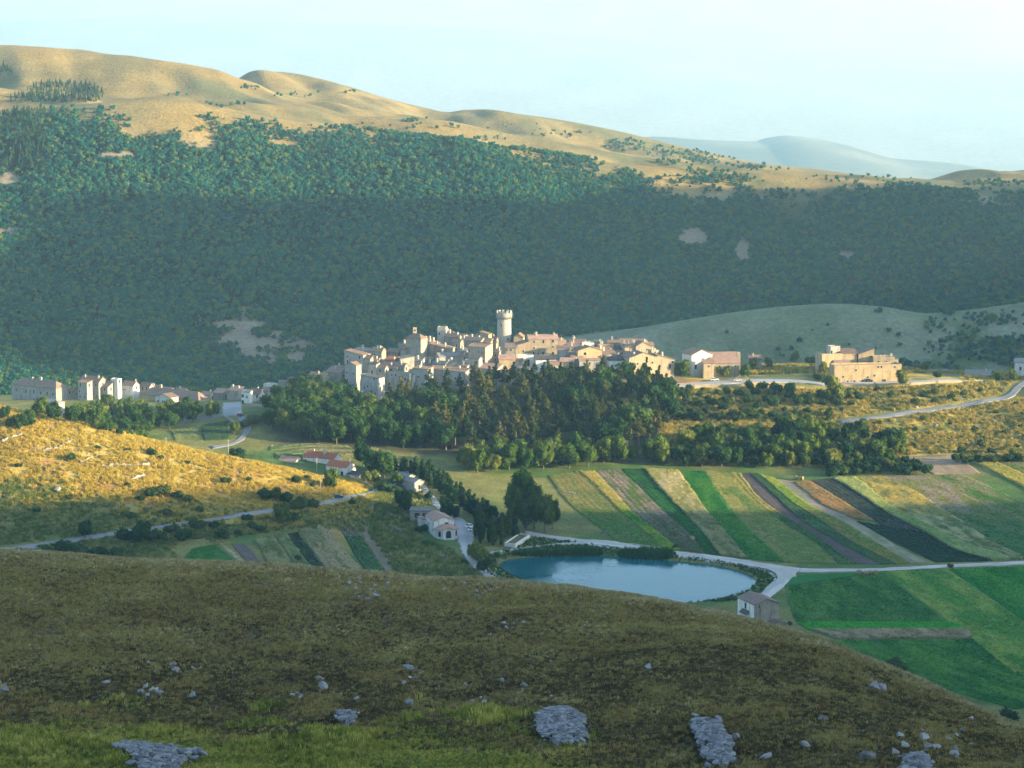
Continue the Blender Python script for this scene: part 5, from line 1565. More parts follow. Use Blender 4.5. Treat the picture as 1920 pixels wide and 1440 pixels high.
b_, W_, HH, D_ = H_('tall bastion house with blackish roof and two sloping buttresses', 697, 40, 703, 762, 1112, yaw=-20, depth=8, roof='shed_l', rise=-1.2, wall='pale', tiles='dark', win=[('small', .78, .86), ('small', .2, .55), ('small', .62, .45), ('small', .84, .4), ('small', .68, .22), ('small', .87, .18), ('small', .4, .6)], chim=0, group=g, name='bastion_house')
def buttress(parent, x, h, out, w=1.1):
    m = MB()
    m.poly([(x, 0, -4), (x + w, 0, -4), (x + w, 0, h), (x, 0, h), (x, -out * 1.35, -4), (x + w, -out * 1.35, -4)], [(4, 5, 2, 3), (0, 4, 3), (5, 1, 2)])
    m.obj('buttress', [WALLS['white']], parent)
buttress(b_, -W_ / 2 + 0.2, 8.0, 1.8)
buttress(b_, -W_ / 2 + 4.6, 6.5, 1.8)
H_('broken high wall house between the bastion and the long rampart', 747, 54, 698, 735, 1122, yaw=-6, depth=5, roof='flat', wall='pale', win=[('small', .3, .8), ('small', .45, .8), ('small', .7, .75), ('wide', .82, .62)], chim=0, group=g)
b_, W_, HH, D_ = H_('weathered rampart house with buttress stepping down into the pines', 792, 34, 691, 735, 1118, yaw=-24, depth=7, roof='shed', rise=0.8, wall='pale', tiles='tan', win=[('small', .35, .6), ('small', .62, .3)], chim=2, group=g)
buttress(b_, -W_ / 2 - 0.2, 8.5, 2.4, 1.4)
buttress(b_, W_ / 2 - 1.4, 8.5, 1.8, 1.3)
H_('long rampart house with unbroken tiled eave above the pines', 840, 78, 694, 720, 1122, yaw=2, depth=7, roof='shed', rise=1.3, wall='pale', tiles='tan', win=[('small', .5, .4), ('small', .75, .4), ('small', .2, .35)], chim=2, group=g)
b_, W_, HH, D_ = H_('tall grey apse-like block with slit window and brown hipped roof', 779, 36, 634, 680, 1148, yaw=-16, depth=9, roof='hip', rise=2.2, wall='stone', win=[('slit', .28, .55), ('slit', .72, .6)], chim=0, group=g, name='church_block', category='church')
H_('slender sunlit bell gable rising over the apse block', 778, 7, 614, 640, 1160, yaw=6, depth=1.6, roof='flat', wall='cream', win=[('small', .5, .72)], chim=0, group=g, name='bell_gable', category='belfry', over=0.1)
H_('long church nave with four small turrets on its sunlit ridge', 801, 40, 634, 668, 1160, yaw=-24, depth=8, roof='shed_l', rise=-2.4, wall='stone', tiles='tan', win=0, chim=4, group=g, name='church_nave', category='church')
H_('house with orange-lit roof edge right of the apse block', 827, 44, 645, 678, 1148, yaw=-14, depth=8, roof='shed_l', rise=-1.8, wall='stone', tiles='tan', win=[('small', .55, .45)], chim=2, group=g)
H_('plain square stone tower west of the round tower', 828, 16, 613, 650, 1172, yaw=-10, depth=4.6, roof='flat', wall='pale', win=[('small', .25, .6)], chim=0, group=g, name='square_tower', category='tower')
H_('house with wide mauve roof right of the square tower', 855, 42, 632, 660, 1166, yaw=-20, depth=9, roof='gx', rise=1.8, wall='stone', tiles='brown', chim=2, group=g)
H_('grey house with two stacked windows below the mauve roof', 858, 18, 640, 670, 1152, yaw=-22, depth=7, roof='gx', rise=1.2, wall='stone', tiles='tan', win=[('small', .5, .7), ('small', .5, .4)], chim=1, group=g)
H_('brown-roofed house with stubby chimneys left of the orange gable', 886, 44, 638, 668, 1158, yaw=-12, depth=8, roof='gx', rise=1.6, wall='stone', tiles='brown', chim=3, group=g)
H_('high house with glowing orange gable beside the round tower', 910, 20, 622, 660, 1172, yaw=14, depth=6, roof='shed_l', rise=-1.0, wall='ochre', tiles='tan', win=0, chim=0, group=g)
H_('sloping-roofed house behind the orange gable', 888, 30, 630, 652, 1176, yaw=-16, depth=8, roof='shed_l', rise=1.6, wall='stone', tiles='brown', win=0, chim=0, group=g)
H_('large shaded house with four windows and narrow sunlit end wall', 898, 40, 650, 692, 1136, yaw=-18, depth=9, roof='shed', rise=1.6, wall='stone', tiles='tan', win=[('small', .62, .72), ('small', .82, .68), ('small', .62, .42), ('small', .88, .34), ('small', .1, .75)], chim=0, group=g)
H_('upper storey with bright tan roof on the large shaded house', 914, 16, 642, 668, 1140, yaw=-16, depth=7, roof='shed', rise=2.0, wall='cream', tiles='tan', win=0, chim=0, group=g)
H_('low barn with pale roof and sunlit end in the middle of the village', 846, 44, 667, 684, 1140, yaw=24, depth=7, roof='gx', rise=1.5, wall='pale', tiles='grey', win=0, chim=1, group=g)
H_('small mottled-roof house above the long rampart, west one', 826, 28, 682, 696, 1132, yaw=-20, depth=6, roof='gx', rise=1.4, wall='pale', tiles='grey', win=0, chim=1, group=g)
H_('small mottled-roof house above the long rampart, east one', 853, 26, 682, 698, 1132, yaw=20, depth=6, roof='gy', rise=1.3, wall='pale', tiles='grey', win=[('small', .3, .3)], chim=2, group=g)
H_('roofless pale ruin right of the mottled roofs', 880, 22, 675, 700, 1130, yaw=-4, depth=5, roof='flat', wall='pale', win=0, chim=0, group=g)
H_('small gabled house with sunlit edge in front of the four-window house', 892, 20, 672, 694, 1128, yaw=-24, depth=6, roof='gx', rise=1.1, wall='pale', tiles='tan', win=0, chim=0, group=g)
H_('low house with long pink-brown roof just above the pines', 914, 48, 691, 706, 1124, yaw=4, depth=8, roof='shed', rise=2.2, wall='pale', tiles='pink', win=[('small', .7, .2)], chim=0, group=g)
H_('tiny house with vivid red roof at the foot of the round tower', 932, 13, 660, 680, 1146, yaw=-12, depth=5, roof='shed', rise=1.4, wall='pale', tiles='pink', win=[('small', .4, .6), ('small', .4, .2)], chim=1, group=g)
H_('cottage with salmon roof and two windows below the round tower', 951, 30, 674, 694, 1134, yaw=4, depth=6, roof='shed', rise=1.9, wall='cream', tiles='pink', win=[('small', .12, .35), ('small', .82, .35)], chim=0, group=g)

# --- small houses that close the gaps between the larger ones
for lab, px, w, eave, base, Y, roof, wall, tiles, ch in [
    ('tiny lean-to house wedged under the two-window house', 702, 18, 676, 690, 1138, 'shed', 'pale', 'tan', 1), ('low tan-roofed house behind the dark bastion roof', 716, 20, 690, 704, 1126, 'gx', 'pale', 'tan', 0),
    ('squat house between bastion and small pale lean-to', 752, 22, 686, 702, 1128, 'gx', 'stone', 'brown', 1), ('little house pressed under the apse block', 784, 20, 676, 690, 1136, 'shed', 'pale', 'grey', 1),
    ('half-ruined house right below the apse block', 800, 22, 670, 686, 1140, 'flat', 'pale', 'grey', 0), ('shadowed house between orange-lit roof and pale barn', 826, 24, 664, 680, 1144, 'gx', 'stone', 'brown', 1),
    ('small grey-roofed house behind the pale barn', 868, 22, 658, 674, 1148, 'shed', 'stone', 'grey', 1), ('tan-roofed house crouching left of the four-window house', 872, 18, 668, 684, 1140, 'gx', 'pale', 'tan', 2),
    ('low house with mottled tan roof above the rampart end', 868, 26, 686, 700, 1128, 'shed', 'pale', 'tan', 1), ('house with thin chimneys between mauve roof and square tower', 842, 18, 626, 646, 1174, 'gx', 'stone', 'tan', 2),
    ('rear house with brown roof left of the round tower', 926, 14, 636, 656, 1180, 'gx', 'stone', 'brown', 1), ('brown-roofed house behind the apse block, west', 756, 18, 648, 668, 1160, 'gx', 'stone', 'brown', 1),
    ('small house stepping down beside the west corner house', 690, 16, 672, 694, 1136, 'shed', 'stone', 'brown', 0), ('low pale house over the salmon-roofed cottage', 970, 20, 676, 690, 1138, 'shed', 'pale', 'tan', 1),
    ('pink-roofed house under the palace, among the treetops', 1044, 24, 684, 698, 1126, 'shed', 'pale', 'pink', 0), ('low house filling the gap left of the wide yellow gable', 1082, 22, 668, 690, 1134, 'gx', 'pale', 'brown', 1),
    ('house with two chimneys above the mauve roof', 1134, 22, 652, 668, 1158, 'gx', 'ochre', 'tan', 2), ('brown-roofed house right of the mauve roof', 1152, 18, 666, 684, 1146, 'gx', 'ochre', 'brown', 1),
    ('small dark-roofed house left of the big yellow gabled house', 1182, 20, 666, 684, 1140, 'shed', 'pale', 'dark', 1), ('rear house with rusty roof near the stepped wall house', 1214, 24, 648, 662, 1166, 'gx', 'cream', 'tan', 1),
    ('low brown-roofed house behind the palace chimneys', 1078, 26, 650, 664, 1156, 'shed', 'stone', 'brown', 2), ('cream house before the black-roofed one', 1172, 20, 662, 678, 1148, 'gy', 'cream', 'tan', 1)]:
    H_(lab, px, w, eave, base, Y, yaw=-24 if px < 935 else 6, depth=7, roof=roof, rise=1.5, wall=wall, tiles=tiles, chim=ch, group=g)

# --- the round tower
def tower():
    Y = 1186
    p = spot(945.5, 664, Y)
    zt = EYE + Y * float(s_of(582)) - p[2]
    m = Y / FPX
    root = bpy.data.objects.new('round_tower', None)
    root.location = tuple(p)
    link(root, None, label='round stone watchtower with crenellated crown above the village', category='tower')
    n = 40
    def ring(r, z): return [(r * cos(2 * pi * i / n), r * sin(2 * pi * i / n), z) for i in range(n)]
    def lathe(prof, name, mats, cap=True):
        mb = MB()
        pts = sum([ring(r, z) for r, z in prof], [])
        fs = [(k * n + i, k * n + (i + 1) % n, (k + 1) * n + (i + 1) % n, (k + 1) * n + i) for k in range(len(prof) - 1) for i in range(n)]
        if cap:
            fs.append(tuple((len(prof) - 1) * n + i for i in range(n)))
        mb.poly(pts, fs)
        return mb.obj(name, mats, root)
    R = 27 * m / 2
    zc = zt - 15 * m
    sh = lathe([(R * 1.22, -10), (R * 1.06, 1.5), (R * 0.985, zc * 0.35), (R * 0.955, zc)], 'shaft', [WALLS['pale']])
    Rc = 30 * m / 2
    lathe([(R * 0.95, zc - 0.02), (Rc * 0.985, zc + 1.35), (Rc, zc + 1.4), (Rc, zt - 1.25), (Rc - 0.55, zt - 1.25), (Rc - 0.55, zt - 1.9)], 'parapet', [WALLS['pale']])
    ml = MB(); ml.box(-0.62, 0.62, -0.28, 0.28, 0, 1.2); me = ml.mesh('merlon', [WALLS['pale']])
    for i in range(11):
        a = 2 * pi * i / 11
        o = bpy.data.objects.new('merlon', me)
        o.location = ((Rc - 0.29) * cos(a), (Rc - 0.29) * sin(a), zt - 1.26)
        o.rotation_euler = (0, 0, a + pi / 2)
        link(o, root)
    cb = MB()
    cb.poly([(-0.19, 0, 0), (0.19, 0, 0), (0.19, -0.85, 1.35), (-0.19, -0.85, 1.35), (0.19, 0, 1.35), (-0.19, 0, 1.35)], [(0, 1, 2, 3), (1, 4, 2), (0, 3, 5), (3, 2, 4, 5)])
    me = cb.mesh('corbel', [WALLS['pale']])
    for i in range(26):
        a = 2 * pi * i / 26
        o = bpy.data.objects.new('corbel', me)
        o.location = (R * 0.95 * cos(a), R * 0.95 * sin(a), zc - 0.55)
        o.rotation_euler = (0, 0, a + pi / 2)
        link(o, root)
    for a, z in ((-112, zc * 0.80), (-60, zc * 0.42), (-95, zc * 0.15)):
        a = radians(a)
        r = R * 0.99
        add_window(root, 'small', r * cos(a), r * sin(a), z, a + pi / 2)
tower()

# --- the walled village, eastern half (faces in the sun)
H_('small tan house with sunlit gable right behind the round tower', 972, 18, 632, 650, 1180, yaw=-6, depth=8, roof='gy', rise=1.8, wall='ochre', tiles='tan', win=[('small', .7, .2)], chim=0, group=g)
H_('big stone palace with pink-tan roof, largest house in the village', 1019, 56, 636, 684, 1152, yaw=6, depth=11, roof='gx', rise=2.0, wall='ochre', tiles='pink', chim=3, group=g, name='stone_palace',
   win=[('small', .18, .86), ('tall', .5, .84), ('tall', .82, .86), ('small', .18, .62), ('small', .82, .66), ('tall', .16, .38), ('small', .32, .4), ('tall', .48, .38), ('tall', .82, .38), ('door', .12, .02)])
H_('house with long slanting roof adjoining the palace on the west', 980, 24, 647, 680, 1150, yaw=6, depth=10, roof='shed_l', rise=2.0, wall='ochre', tiles='brown', win=[('small', .55, .6), ('small', .55, .3)], chim=0, group=g)
H_('grey house with row of dark windows below the slanting roof', 958, 22, 652, 676, 1146, yaw=-2, depth=8, roof='shed', rise=1.6, wall='stone', tiles='brown', win=[('small', .15, .75), ('small', .5, .75), ('tall', .2, .25), ('tall', .6, .25)], chim=0, group=g)
H_('whitish lower wing with arched doorway under the palace', 984, 34, 666, 682, 1142, yaw=4, depth=5, roof='flat', wall='white', win=[('small', .35, .45), ('arch', .7, .0)], chim=0, group=g)
H_('small step-roofed house against the east end of the palace', 1054, 14, 644, 662, 1160, yaw=10, depth=8, roof='shed', rise=1.8, wall='ochre', tiles='tan', win=0, chim=1, group=g)
H_('low ochre house stretching east from the palace', 1064, 26, 648, 664, 1164, yaw=6, depth=7, roof='shed', rise=0.9, wall='ochre', tiles='tan', win=0, chim=1, group=g)
H_('pale wall house with flat eave between palace and yellow gable', 1056, 22, 656, 682, 1142, yaw=0, depth=7, roof='shed', rise=1.6, wall='pale', tiles='brown', win=[('small', .75, .3)], chim=0, group=g)
H_('low white house with dark slab roof in front of the palace', 1024, 38, 674, 690, 1132, yaw=6, depth=6, roof='shed', rise=1.7, wall='white', tiles='dark', win=[('small', .75, .35), ('small', .95, .4)], chim=0, group=g)
H_('house with pinkish triangular roof beside the low white house', 1062, 26, 678, 692, 1130, yaw=-16, depth=6, roof='gx', rise=1.8, wall='pale', tiles='pink', win=0, chim=0, group=g)
H_('tall house with wide yellow sunlit gable and dark inset balcony', 1106, 46, 656, 694, 1136, yaw=16, depth=9, roof='gy', rise=1.8, wall='ochre', tiles='brown', win=[('wide', .3, .75), ('small', .8, .5)], chim=1, group=g)
H_('lean-to annex with shaded grey wall under the wide yellow gable', 1108, 44, 676, 700, 1128, yaw=6, depth=4, roof='shed', rise=1.0, wall='pale', tiles='pink', win=[('small', .2, .7), ('small', .45, .7), ('small', .75, .5)], chim=0, group=g)
H_('white sunlit box house behind the wide yellow gable', 1104, 20, 643, 660, 1160, yaw=8, depth=5, roof='flat', wall='white', win=0, chim=1, group=g)
H_('cluster house with low brown roof at the back of the village', 1082, 28, 642, 656, 1172, yaw=-8, depth=8, roof='gx', rise=1.4, wall='stone', tiles='brown', win=0, chim=3, group=g)
H_('narrow dark-roofed house right of the white sunlit box', 1124, 18, 646, 662, 1164, yaw=6, depth=7, roof='shed', rise=1.4, wall='ochre', tiles='dark', win=0, chim=2, group=g)
H_('house with broad mauve roof sloping to the yellow gable house', 1141, 30, 664, 694, 1142, yaw=18, depth=10, roof='shed', rise=2.6, wall='stone', tiles='brown', win=[('small', .6, .5)], chim=2, group=g)
H_('black-roofed house in the middle of the eastern half', 1164, 26, 654, 672, 1154, yaw=-4, depth=8, roof='shed', rise=1.4, wall='pale', tiles='dark', win=0, chim=2, group=g)
H_('rear house with broad rusty mottled roof and upright chimneys', 1182, 46, 648, 662, 1170, yaw=-6, depth=10, roof='shed', rise=2.6, wall='stone', tiles='tan', win=0, chim=3, group=g)
H_('house with tiny gable dormer amid the back row roofs', 1150, 22, 643, 656, 1174, yaw=-4, depth=7, roof='gx', rise=1.3, wall='ochre', tiles='brown', win=0, chim=1, group=g)
H_('half white half blue-grey house front above the deciduous trees', 1160, 36, 675, 706, 1130, yaw=8, depth=8, roof='hip', rise=2.4, wall='white', tiles='dark', win=[('small', .15, .6), ('small', .35, .6)], chim=1, group=g)
H_('big yellow gabled house with round windows at the east end', 1206, 54, 670, 712, 1126, yaw=18, depth=11, roof='gy', rise=2.6, wall='cream', tiles='brown', win=[('small', .3, .68), ('small', .82, .7), ('small', .3, .4), ('small', .8, .4)], chim=2, group=g)
H_('tall stepped wall house with high sunlit gable near the east end', 1206, 28, 648, 672, 1150, yaw=18, depth=7, roof='gy', rise=2.2, wall='cream', tiles='brown', win=[('small', .35, .6), ('small', .75, .6)], chim=1, group=g)
H_('sunlit wall house in front of the rusty mottled roof', 1184, 26, 652, 670, 1150, yaw=14, depth=6, roof='shed_l', rise=2.0, wall='cream', tiles='tan', win=0, chim=2, group=g)
H_('square sunlit turret house with chimneys by the eastern slope', 1228, 14, 656, 690, 1136, yaw=18, depth=5, roof='flat', wall='cream', win=[('small', .5, .8)], chim=2, group=g)
H_('last house of the hilltop with roofline stepping down east', 1248, 34, 664, 702, 1130, yaw=16, depth=8, roof='shed_l', rise=-3.0, wall='cream', tiles='brown', win=[('door', .75, .3), ('small', .9, .55)], chim=1, group=g)
H_('shed with orange wall and blue-grey roof among the treetops', 1000, 13, 700, 708, 1112, yaw=6, depth=4, roof='shed', rise=1.2, wall='ochre', tiles='grey', win=0, chim=0, name='shed', category='shed')
H_('low white awning-like roof at the edge of the pines', 982, 20, 690, 704, 1118, yaw=-8, depth=5, roof='shed', rise=0.8, wall='pale', tiles='grey', win=0, chim=0, name='shed', category='shed')

# --- houses east of the village
g = None
H_('white gabled inn with brown roof east of the village', 1316, 40, 664, 692, 1140, yaw=22, depth=11, roof='gy', rise=2.6, wall='white', tiles='tan', win=[('tall', .55, .5), ('door', .2, .02)], chim=0, name='inn', category='house', over=0.5)
H_('wing of the inn under a broad salmon roof slope', 1360, 54, 681, 694, 1136, yaw=4, depth=11, roof='shed', rise=4.6, wall='cream', tiles='pink', win=[('small', .3, .4), ('small', .6, .4), ('small', .85, .4)], chim=0, name='inn_wing', category='house')
H_('small tiled annex wedged between inn and salmon roof', 1329, 20, 681, 694, 1131, yaw=8, depth=5, roof='shed', rise=1.4, wall='cream', tiles='tan', win=[('small', .5, .4)], chim=0, name='annex', category='house')
H_('tall sunlit end wall closing the salmon roof', 1379, 18, 660, 694, 1147, yaw=4, depth=1.0, roof='flat', wall='cream', win=0, chim=0, name='end_wall', category='wall')
H_('grey cottage half hidden by garden trees east of the inn', 1416, 24, 672, 690, 1166, yaw=0, depth=7, roof='gx', rise=1.6, wall='stone', tiles='brown', win=0, chim=1, name='cottage')
g = 'old convent buildings on the eastern terrace'
H_('two-storey block with white side wall, western part of the convent', 1559, 38, 663, 692, 1148, yaw=12, depth=10, roof='flat', wall='cream', win=0, chim=0, group=g, name='convent_block')
H_('small rooftop cube with white side on the convent', 1566, 19, 649, 668, 1152, yaw=16, depth=5, roof='flat', wall='pale', win=[('tall', .12, .25)], chim=0, group=g, name='convent_block')
H_('convent wing with brown lean-to roof', 1592, 30, 662, 690, 1150, yaw=6, depth=8, roof='shed', rise=1.6, wall='cream', tiles='brown', win=0, chim=0, group=g, name='convent_block')
H_('tall convent block with top sloping up to the east', 1624, 30, 664, 690, 1150, yaw=4, depth=9, roof='shed_l', rise=3.0, wall='ochre', tiles='brown', win=[('small', .8, .75)], chim=0, group=g, name='convent_block')
H_('roofless convent wing with two doorways and rubble on top', 1657, 40, 669, 690, 1146, yaw=2, depth=7, roof='flat', wall='ochre', win=[('door', .25, .3), ('door', .62, .3)], chim=3, group=g, name='convent_block')
H_('low end room of the roofless convent wing', 1680, 9, 674, 690, 1148, yaw=2, depth=5, roof='flat', wall='cream', win=0, chim=0, group=g, name='convent_block')
H_('little red-brown roofed house before the convent', 1580, 30, 682, 696, 1134, yaw=14, depth=6, roof='gx', rise=1.7, wall='cream', tiles='brown', win=0, chim=0, group=g, name='convent_block')
H_('long windowless stone hall along the terrace road', 1627, 130, 684, 720, 1122, yaw=9, depth=9, roof='flat', wall='ochre', chim=0, group=g, name='stone_hall', category='hall',
   win=[('small', .13, .35), ('small', .32, .68), ('small', .65, .82), ('small', .7, .82), ('small', .9, .8), ('small', .6, .38), ('small', .5, .3), ('door', .3, .0), ('door', .42, .0), ('garage', .74, .0), ('small', .55, .08), ('small', .2, .1)])
H_('grey-roofed cottage with chimney at the east end of the terrace', 1833, 46, 703, 718, 1150, yaw=-14, depth=9, roof='gx', rise=2.2, wall='pale', tiles='grey', win=[('wide', .25, .35)], chim=1, name='cottage')
H_('white two-storey house at the eastern edge of the picture', 1920, 36, 680, 716, 1148, yaw=-14, depth=9, roof='shed', rise=1.2, wall='white', tiles='grey', win=[('tall', .3, .6), ('tall', .6, .6), ('tall', .3, .15)], chim=0, name='white_house')
H_('low broken wall house behind the golden terrace meadow', 1760, 44, 694, 703, 1170, yaw=0, depth=4, roof='flat', wall='stone', win=0, chim=0, name='ruined_house')

# --- the farm under the golden hill
g = 'buildings of the red-roofed farm'
H_('long farmhouse with red roof and two tall windows', 597, 62, 858, 892, 988, yaw=-26, depth=7, roof='gx', rise=2.2, wall='white', tiles='red', win=[('small', .1, .7), ('tall', .32, .45), ('tall', .82, .4)], chim=2, group=g, name='farmhouse', over=0.25)
H_('white cottage with red roof and sunlit gable in front of the farmhouse', 630, 40, 874, 897, 972, yaw=-32, depth=7.5, roof='gx', rise=2.0, wall='white', tiles='red', win=[('wide', .22, .35), ('small', .5, .3), ('wide', .8, .35)], chim=1, group=g, name='farmhouse', over=0.25)
H_('barn with mottled pinkish tile roof west of the farmhouse', 536, 34, 866, 884, 988, yaw=-24, depth=9, roof='gx', rise=2.0, wall='white', tiles='pink', win=0, chim=0, group=g, name='barn', category='barn')
H_('small back wing with red roof behind the farmhouse', 640, 10, 856, 872, 1000, yaw=-30, depth=5, roof='gx', rise=1.3, wall='white', tiles='red', win=0, chim=0, group=g, name='farmhouse')
H_('dark-roofed lean-to carport against the white cottage', 663, 24, 889, 900, 966, yaw=-32, depth=4, roof='shed', rise=0.8, wall='pale', tiles='dark', win=0, chim=0, group=g, name='carport', category='carport')
H_('small stone shed with slab roof under the avenue, upper one', 771, 14, 893, 905, 948, yaw=40, depth=6, roof='gy', rise=1.0, wall='pale', tiles='grey', win=0, chim=0, name='stone_shed', category='shed')
H_('long stone shed with slab roof under the avenue, lower one', 786, 17, 903, 918, 938, yaw=38, depth=8, roof='gy', rise=1.2, wall='pale', tiles='grey', win=[('door', .5, 0)], chim=0, name='stone_shed', category='shed')
H_('tiny plank hut at the corner of the green strips', 1098, 11, 969, 980, 908, yaw=18, depth=2.6, roof='shed', rise=0.5, wall='stone', tiles='dark', win=0, chim=0, name='garden_hut', category='hut', over=0.15)
H_('tiny grey hut standing beside the white track', 1134, 12, 1000, 1008, 878, yaw=10, depth=2.2, roof='shed', rise=0.3, wall='stone', tiles='dark', win=0, chim=0, name='garden_hut', category='hut', over=0.1)

# --- the white church by the pond
def church():
    root, W, H, D = build_house('church', 'white church with salmon roof and arched porch by the pond', 833, 37, 975, 1006, 868, yaw=18, depth=13, roof='gy', rise=1.5, wall='white', tiles='pink',
                                win=[('wide', .62, .62), ('small', .36, .42)], chim=0, category='church', over=0.3)
    for y, z in ((1.6, H * .68), (1.6, H * .32), (8.0, H * .5)):
        add_window(root, 'small', -W / 2, y, z, -pi / 2)
    # three-sided porch
    p = MB()
    w, d, h = W * 1.08, 4.0, 3.6
    c = w * 0.27
    xs = 0.6
    base = [(-w / 2 + xs, 0), (-w / 2 + xs, -d * 0.55), (-c + xs, -d), (c + xs, -d), (w / 2 + xs, -d * 0.55), (w / 2 + xs, 0)]
    hs = [h, h, h + 0.1, h + 0.1, h, h]
    n = len(base)
    p.poly([(x, y, -4) for x, y in base] + [(x, y, z) for (x, y), z in zip(base, hs)], [(i, i + 1, i + 1 + n, i + n) for i in range(n - 1)])
    p.poly([(-c + xs, -d, h + 0.1), (c + xs, -d, h + 0.1), (xs, -d, h + 0.75)], [(0, 1, 2)])
    porch = p.obj('porch', [WALLS['white']], root)
    r = MB()
    o = 0.4
    ed = [(-w / 2 - o + xs, 0, h + 0.05), (-w / 2 - o + xs, -d * 0.6, h - 0.05), (-c + xs, -d - o, h + 0.05), (xs, -d - o, h + 0.85), (c + xs, -d - o, h + 0.05), (w / 2 + o + xs, -d * 0.6, h - 0.05), (w / 2 + o + xs, 0, h + 0.05)]
    top = [(xs - w * 0.2, 0, h + 1.5), (xs + w * 0.2, 0, h + 1.5)]
    v = ed + top
    r.poly(v, [(0, 1, 7), (1, 2, 7), (2, 3, 7), (3, 8, 7), (3, 4, 8), (4, 5, 8), (5, 6, 8)])
    r.poly([(x, y, z - 0.18) for x, y, z in v] + v, [(i + 9, i, i + 1, i + 10) for i in range(6)])
    r.obj('roof', [ROOFS['pink']], porch)
    add_window(porch, 'bigarch', xs, -d - 0.02, 0.0, 0, 'doorway')
    ang = atan2(-d * 0.45, -c + w / 2)
    for s in (-1, 1):
        mx = xs + s * (w / 2 + c) / 2
        add_window(porch, 'arch', mx + s * 0.02, -d * 0.775 - 0.02, 0.7, s * -ang * -1 if False else (-1 if s < 0 else 1) * abs(ang), 'window')
    m = MB(); m.box(-0.05, 0.05, -0.05, 0.05, 0, 0.9); m.box(-0.3, 0.3, -0.05, 0.05, 0.5, 0.62)
    o = m.obj('cross', [M_METAL], root); o.location = (0, 0.2, H + 1.5)
    st = MB(); st.box(xs - 2.0, xs + 2.0, -d - 1.0, -d - 0.05, -3, 0.12)
    st.obj('step', [M_SILL], root)
    ax = MB()
    root2, W2, H2, D2 = build_house('sacristy', 'white side building with a small salmon roof left of the church', 801, 20, 972, 1004, 878, yaw=18, depth=6, roof='shed_l', rise=-0.8, wall='white', tiles='pink', win=0, chim=0, category='house')
    build_house('shed', 'grey metal-roofed shed behind the church', 788, 40, 957, 972, 888, yaw=-6, depth=5, roof='shed', rise=0.5, wall='stone', tiles='grey', win=[('garage', .35, 0), ('garage', .72, 0)], chim=0, category='shed')
church()

# --- the chapel in front of the pond
def chapel():
    root, W, H, D = build_house('chapel', 'stone chapel with grey slab roof and white side wall beside the pond', 1437, 50, 1131, 1172, 738, yaw=22, depth=12, roof='gy', rise=1.6, wall='stone', tiles='brown',
                                win=[('slit', .2, .78)], chim=0, category='chapel', over=0.35, deep=6)
    m = MB()
    m.box(-W / 2 - 0.06, -W / 2 - 0.01, 0.05, D - 0.05, -4, H - 0.25)
    m.obj('plaster', [WALLS['white']], root)
    m = MB()
    for x in (-W / 2 + 0.9, -W / 2 + 2.3):
        m.box(x, x + 0.5, -0.22, -0.005, -4, H - 0.3)
    m.obj('pilaster', [WALLS['stone']], root, kind=None)
    # niche with a hood on the white wall
    n = MB()
    n.slab([(-W / 2 - 1.6, 3.4, H * 0.44), (-W / 2 - 0.07, 3.4, H * 0.6), (-W / 2 - 0.07, 8.2, H * 0.6), (-W / 2 - 1.6, 8.2, H * 0.44)], 0.15)
    n.obj('hood', [ROOFS['dark']], root)
    add_window(root, 'arch', -W / 2 - 0.09, 6.0, H * 0.62, -pi / 2)
    add_window(root, 'door', -W / 2 - 0.09, 5.8, 0.0, -pi / 2)
    p = MB()
    w, d = W * 0.8, 3.6
    x0, x1 = -W * 0.1, W * 0.7
    p.poly([(x0, -d, -5), (x1, -d, -5), (x1, -d, 0.7), ((x0 + x1) / 2, -d, 2.0), (x0, -d, 0.7)], [(0, 1, 2, 3, 4)])
    p.poly([(x0, 0, -5), (x0, -d, -5), (x0, -d, 0.7), (x0, 0, 0.7)], [(0, 1, 2, 3)])
    p.poly([(x1, -d, -5), (x1, 0, -5), (x1, 0, 0.7), (x1, -d, 0.7)], [(0, 1, 2, 3)])
    po = p.obj('porch', [WALLS['stone']], root)
    r = MB()
    c = (x0 + x1) / 2
    r.slab([(x0 - .3, -d - .3, 0.65), (c, -d - .3, 2.1), (c, 0, 2.1), (x0 - .3, 0, 0.65)], 0.2)
    r.slab([(c, -d - .3, 2.1), (x1 + .3, -d - .3, 0.65), (x1 + .3, 0, 0.65), (c, 0, 2.1)], 0.2)
    r.obj('roof', [ROOFS['brown']], po)
chapel()
# ------------------------------------------------------------------ trees one by one
WOOD = [(520, 'by the lower village'), (600, 'on the dark west flank'), (690, 'below the bastion house'), (790, 'below the buttressed rampart'), (870, 'below the long rampart'), (945, 'below the round tower'),
        (1020, 'below the stone palace'), (1100, 'below the wide yellow gable'), (1190, 'below the yellow gabled house'), (1260, 'by the terrace wall')]
def grow(kinds, pts, hmin, hmax, group, text, marks=WOOD, wide=(0.9, 1.15)):
    """one tree at each point; text gives its label from its kind, size and the landmark above or beside it"""
    for p in pts:
        kind = random.choice(kinds)
        h = random.uniform(hmin, hmax)
        px, py = project(p[0], p[1], float(h_at(*p)))
        t = (h - hmin) / (hmax - hmin + 1e-6)
        size = 'small' if t < 0.25 else 'tall' if t > 0.75 else 'middling'
        depth = 'front edge' if py > text[2] else 'upper rows' if py < text[1] else 'middle rows'
        plant(kind, p[0], p[1], h, text[0].format(size=size, where=where(px, marks), row=depth), group, None, random.uniform(*wide))

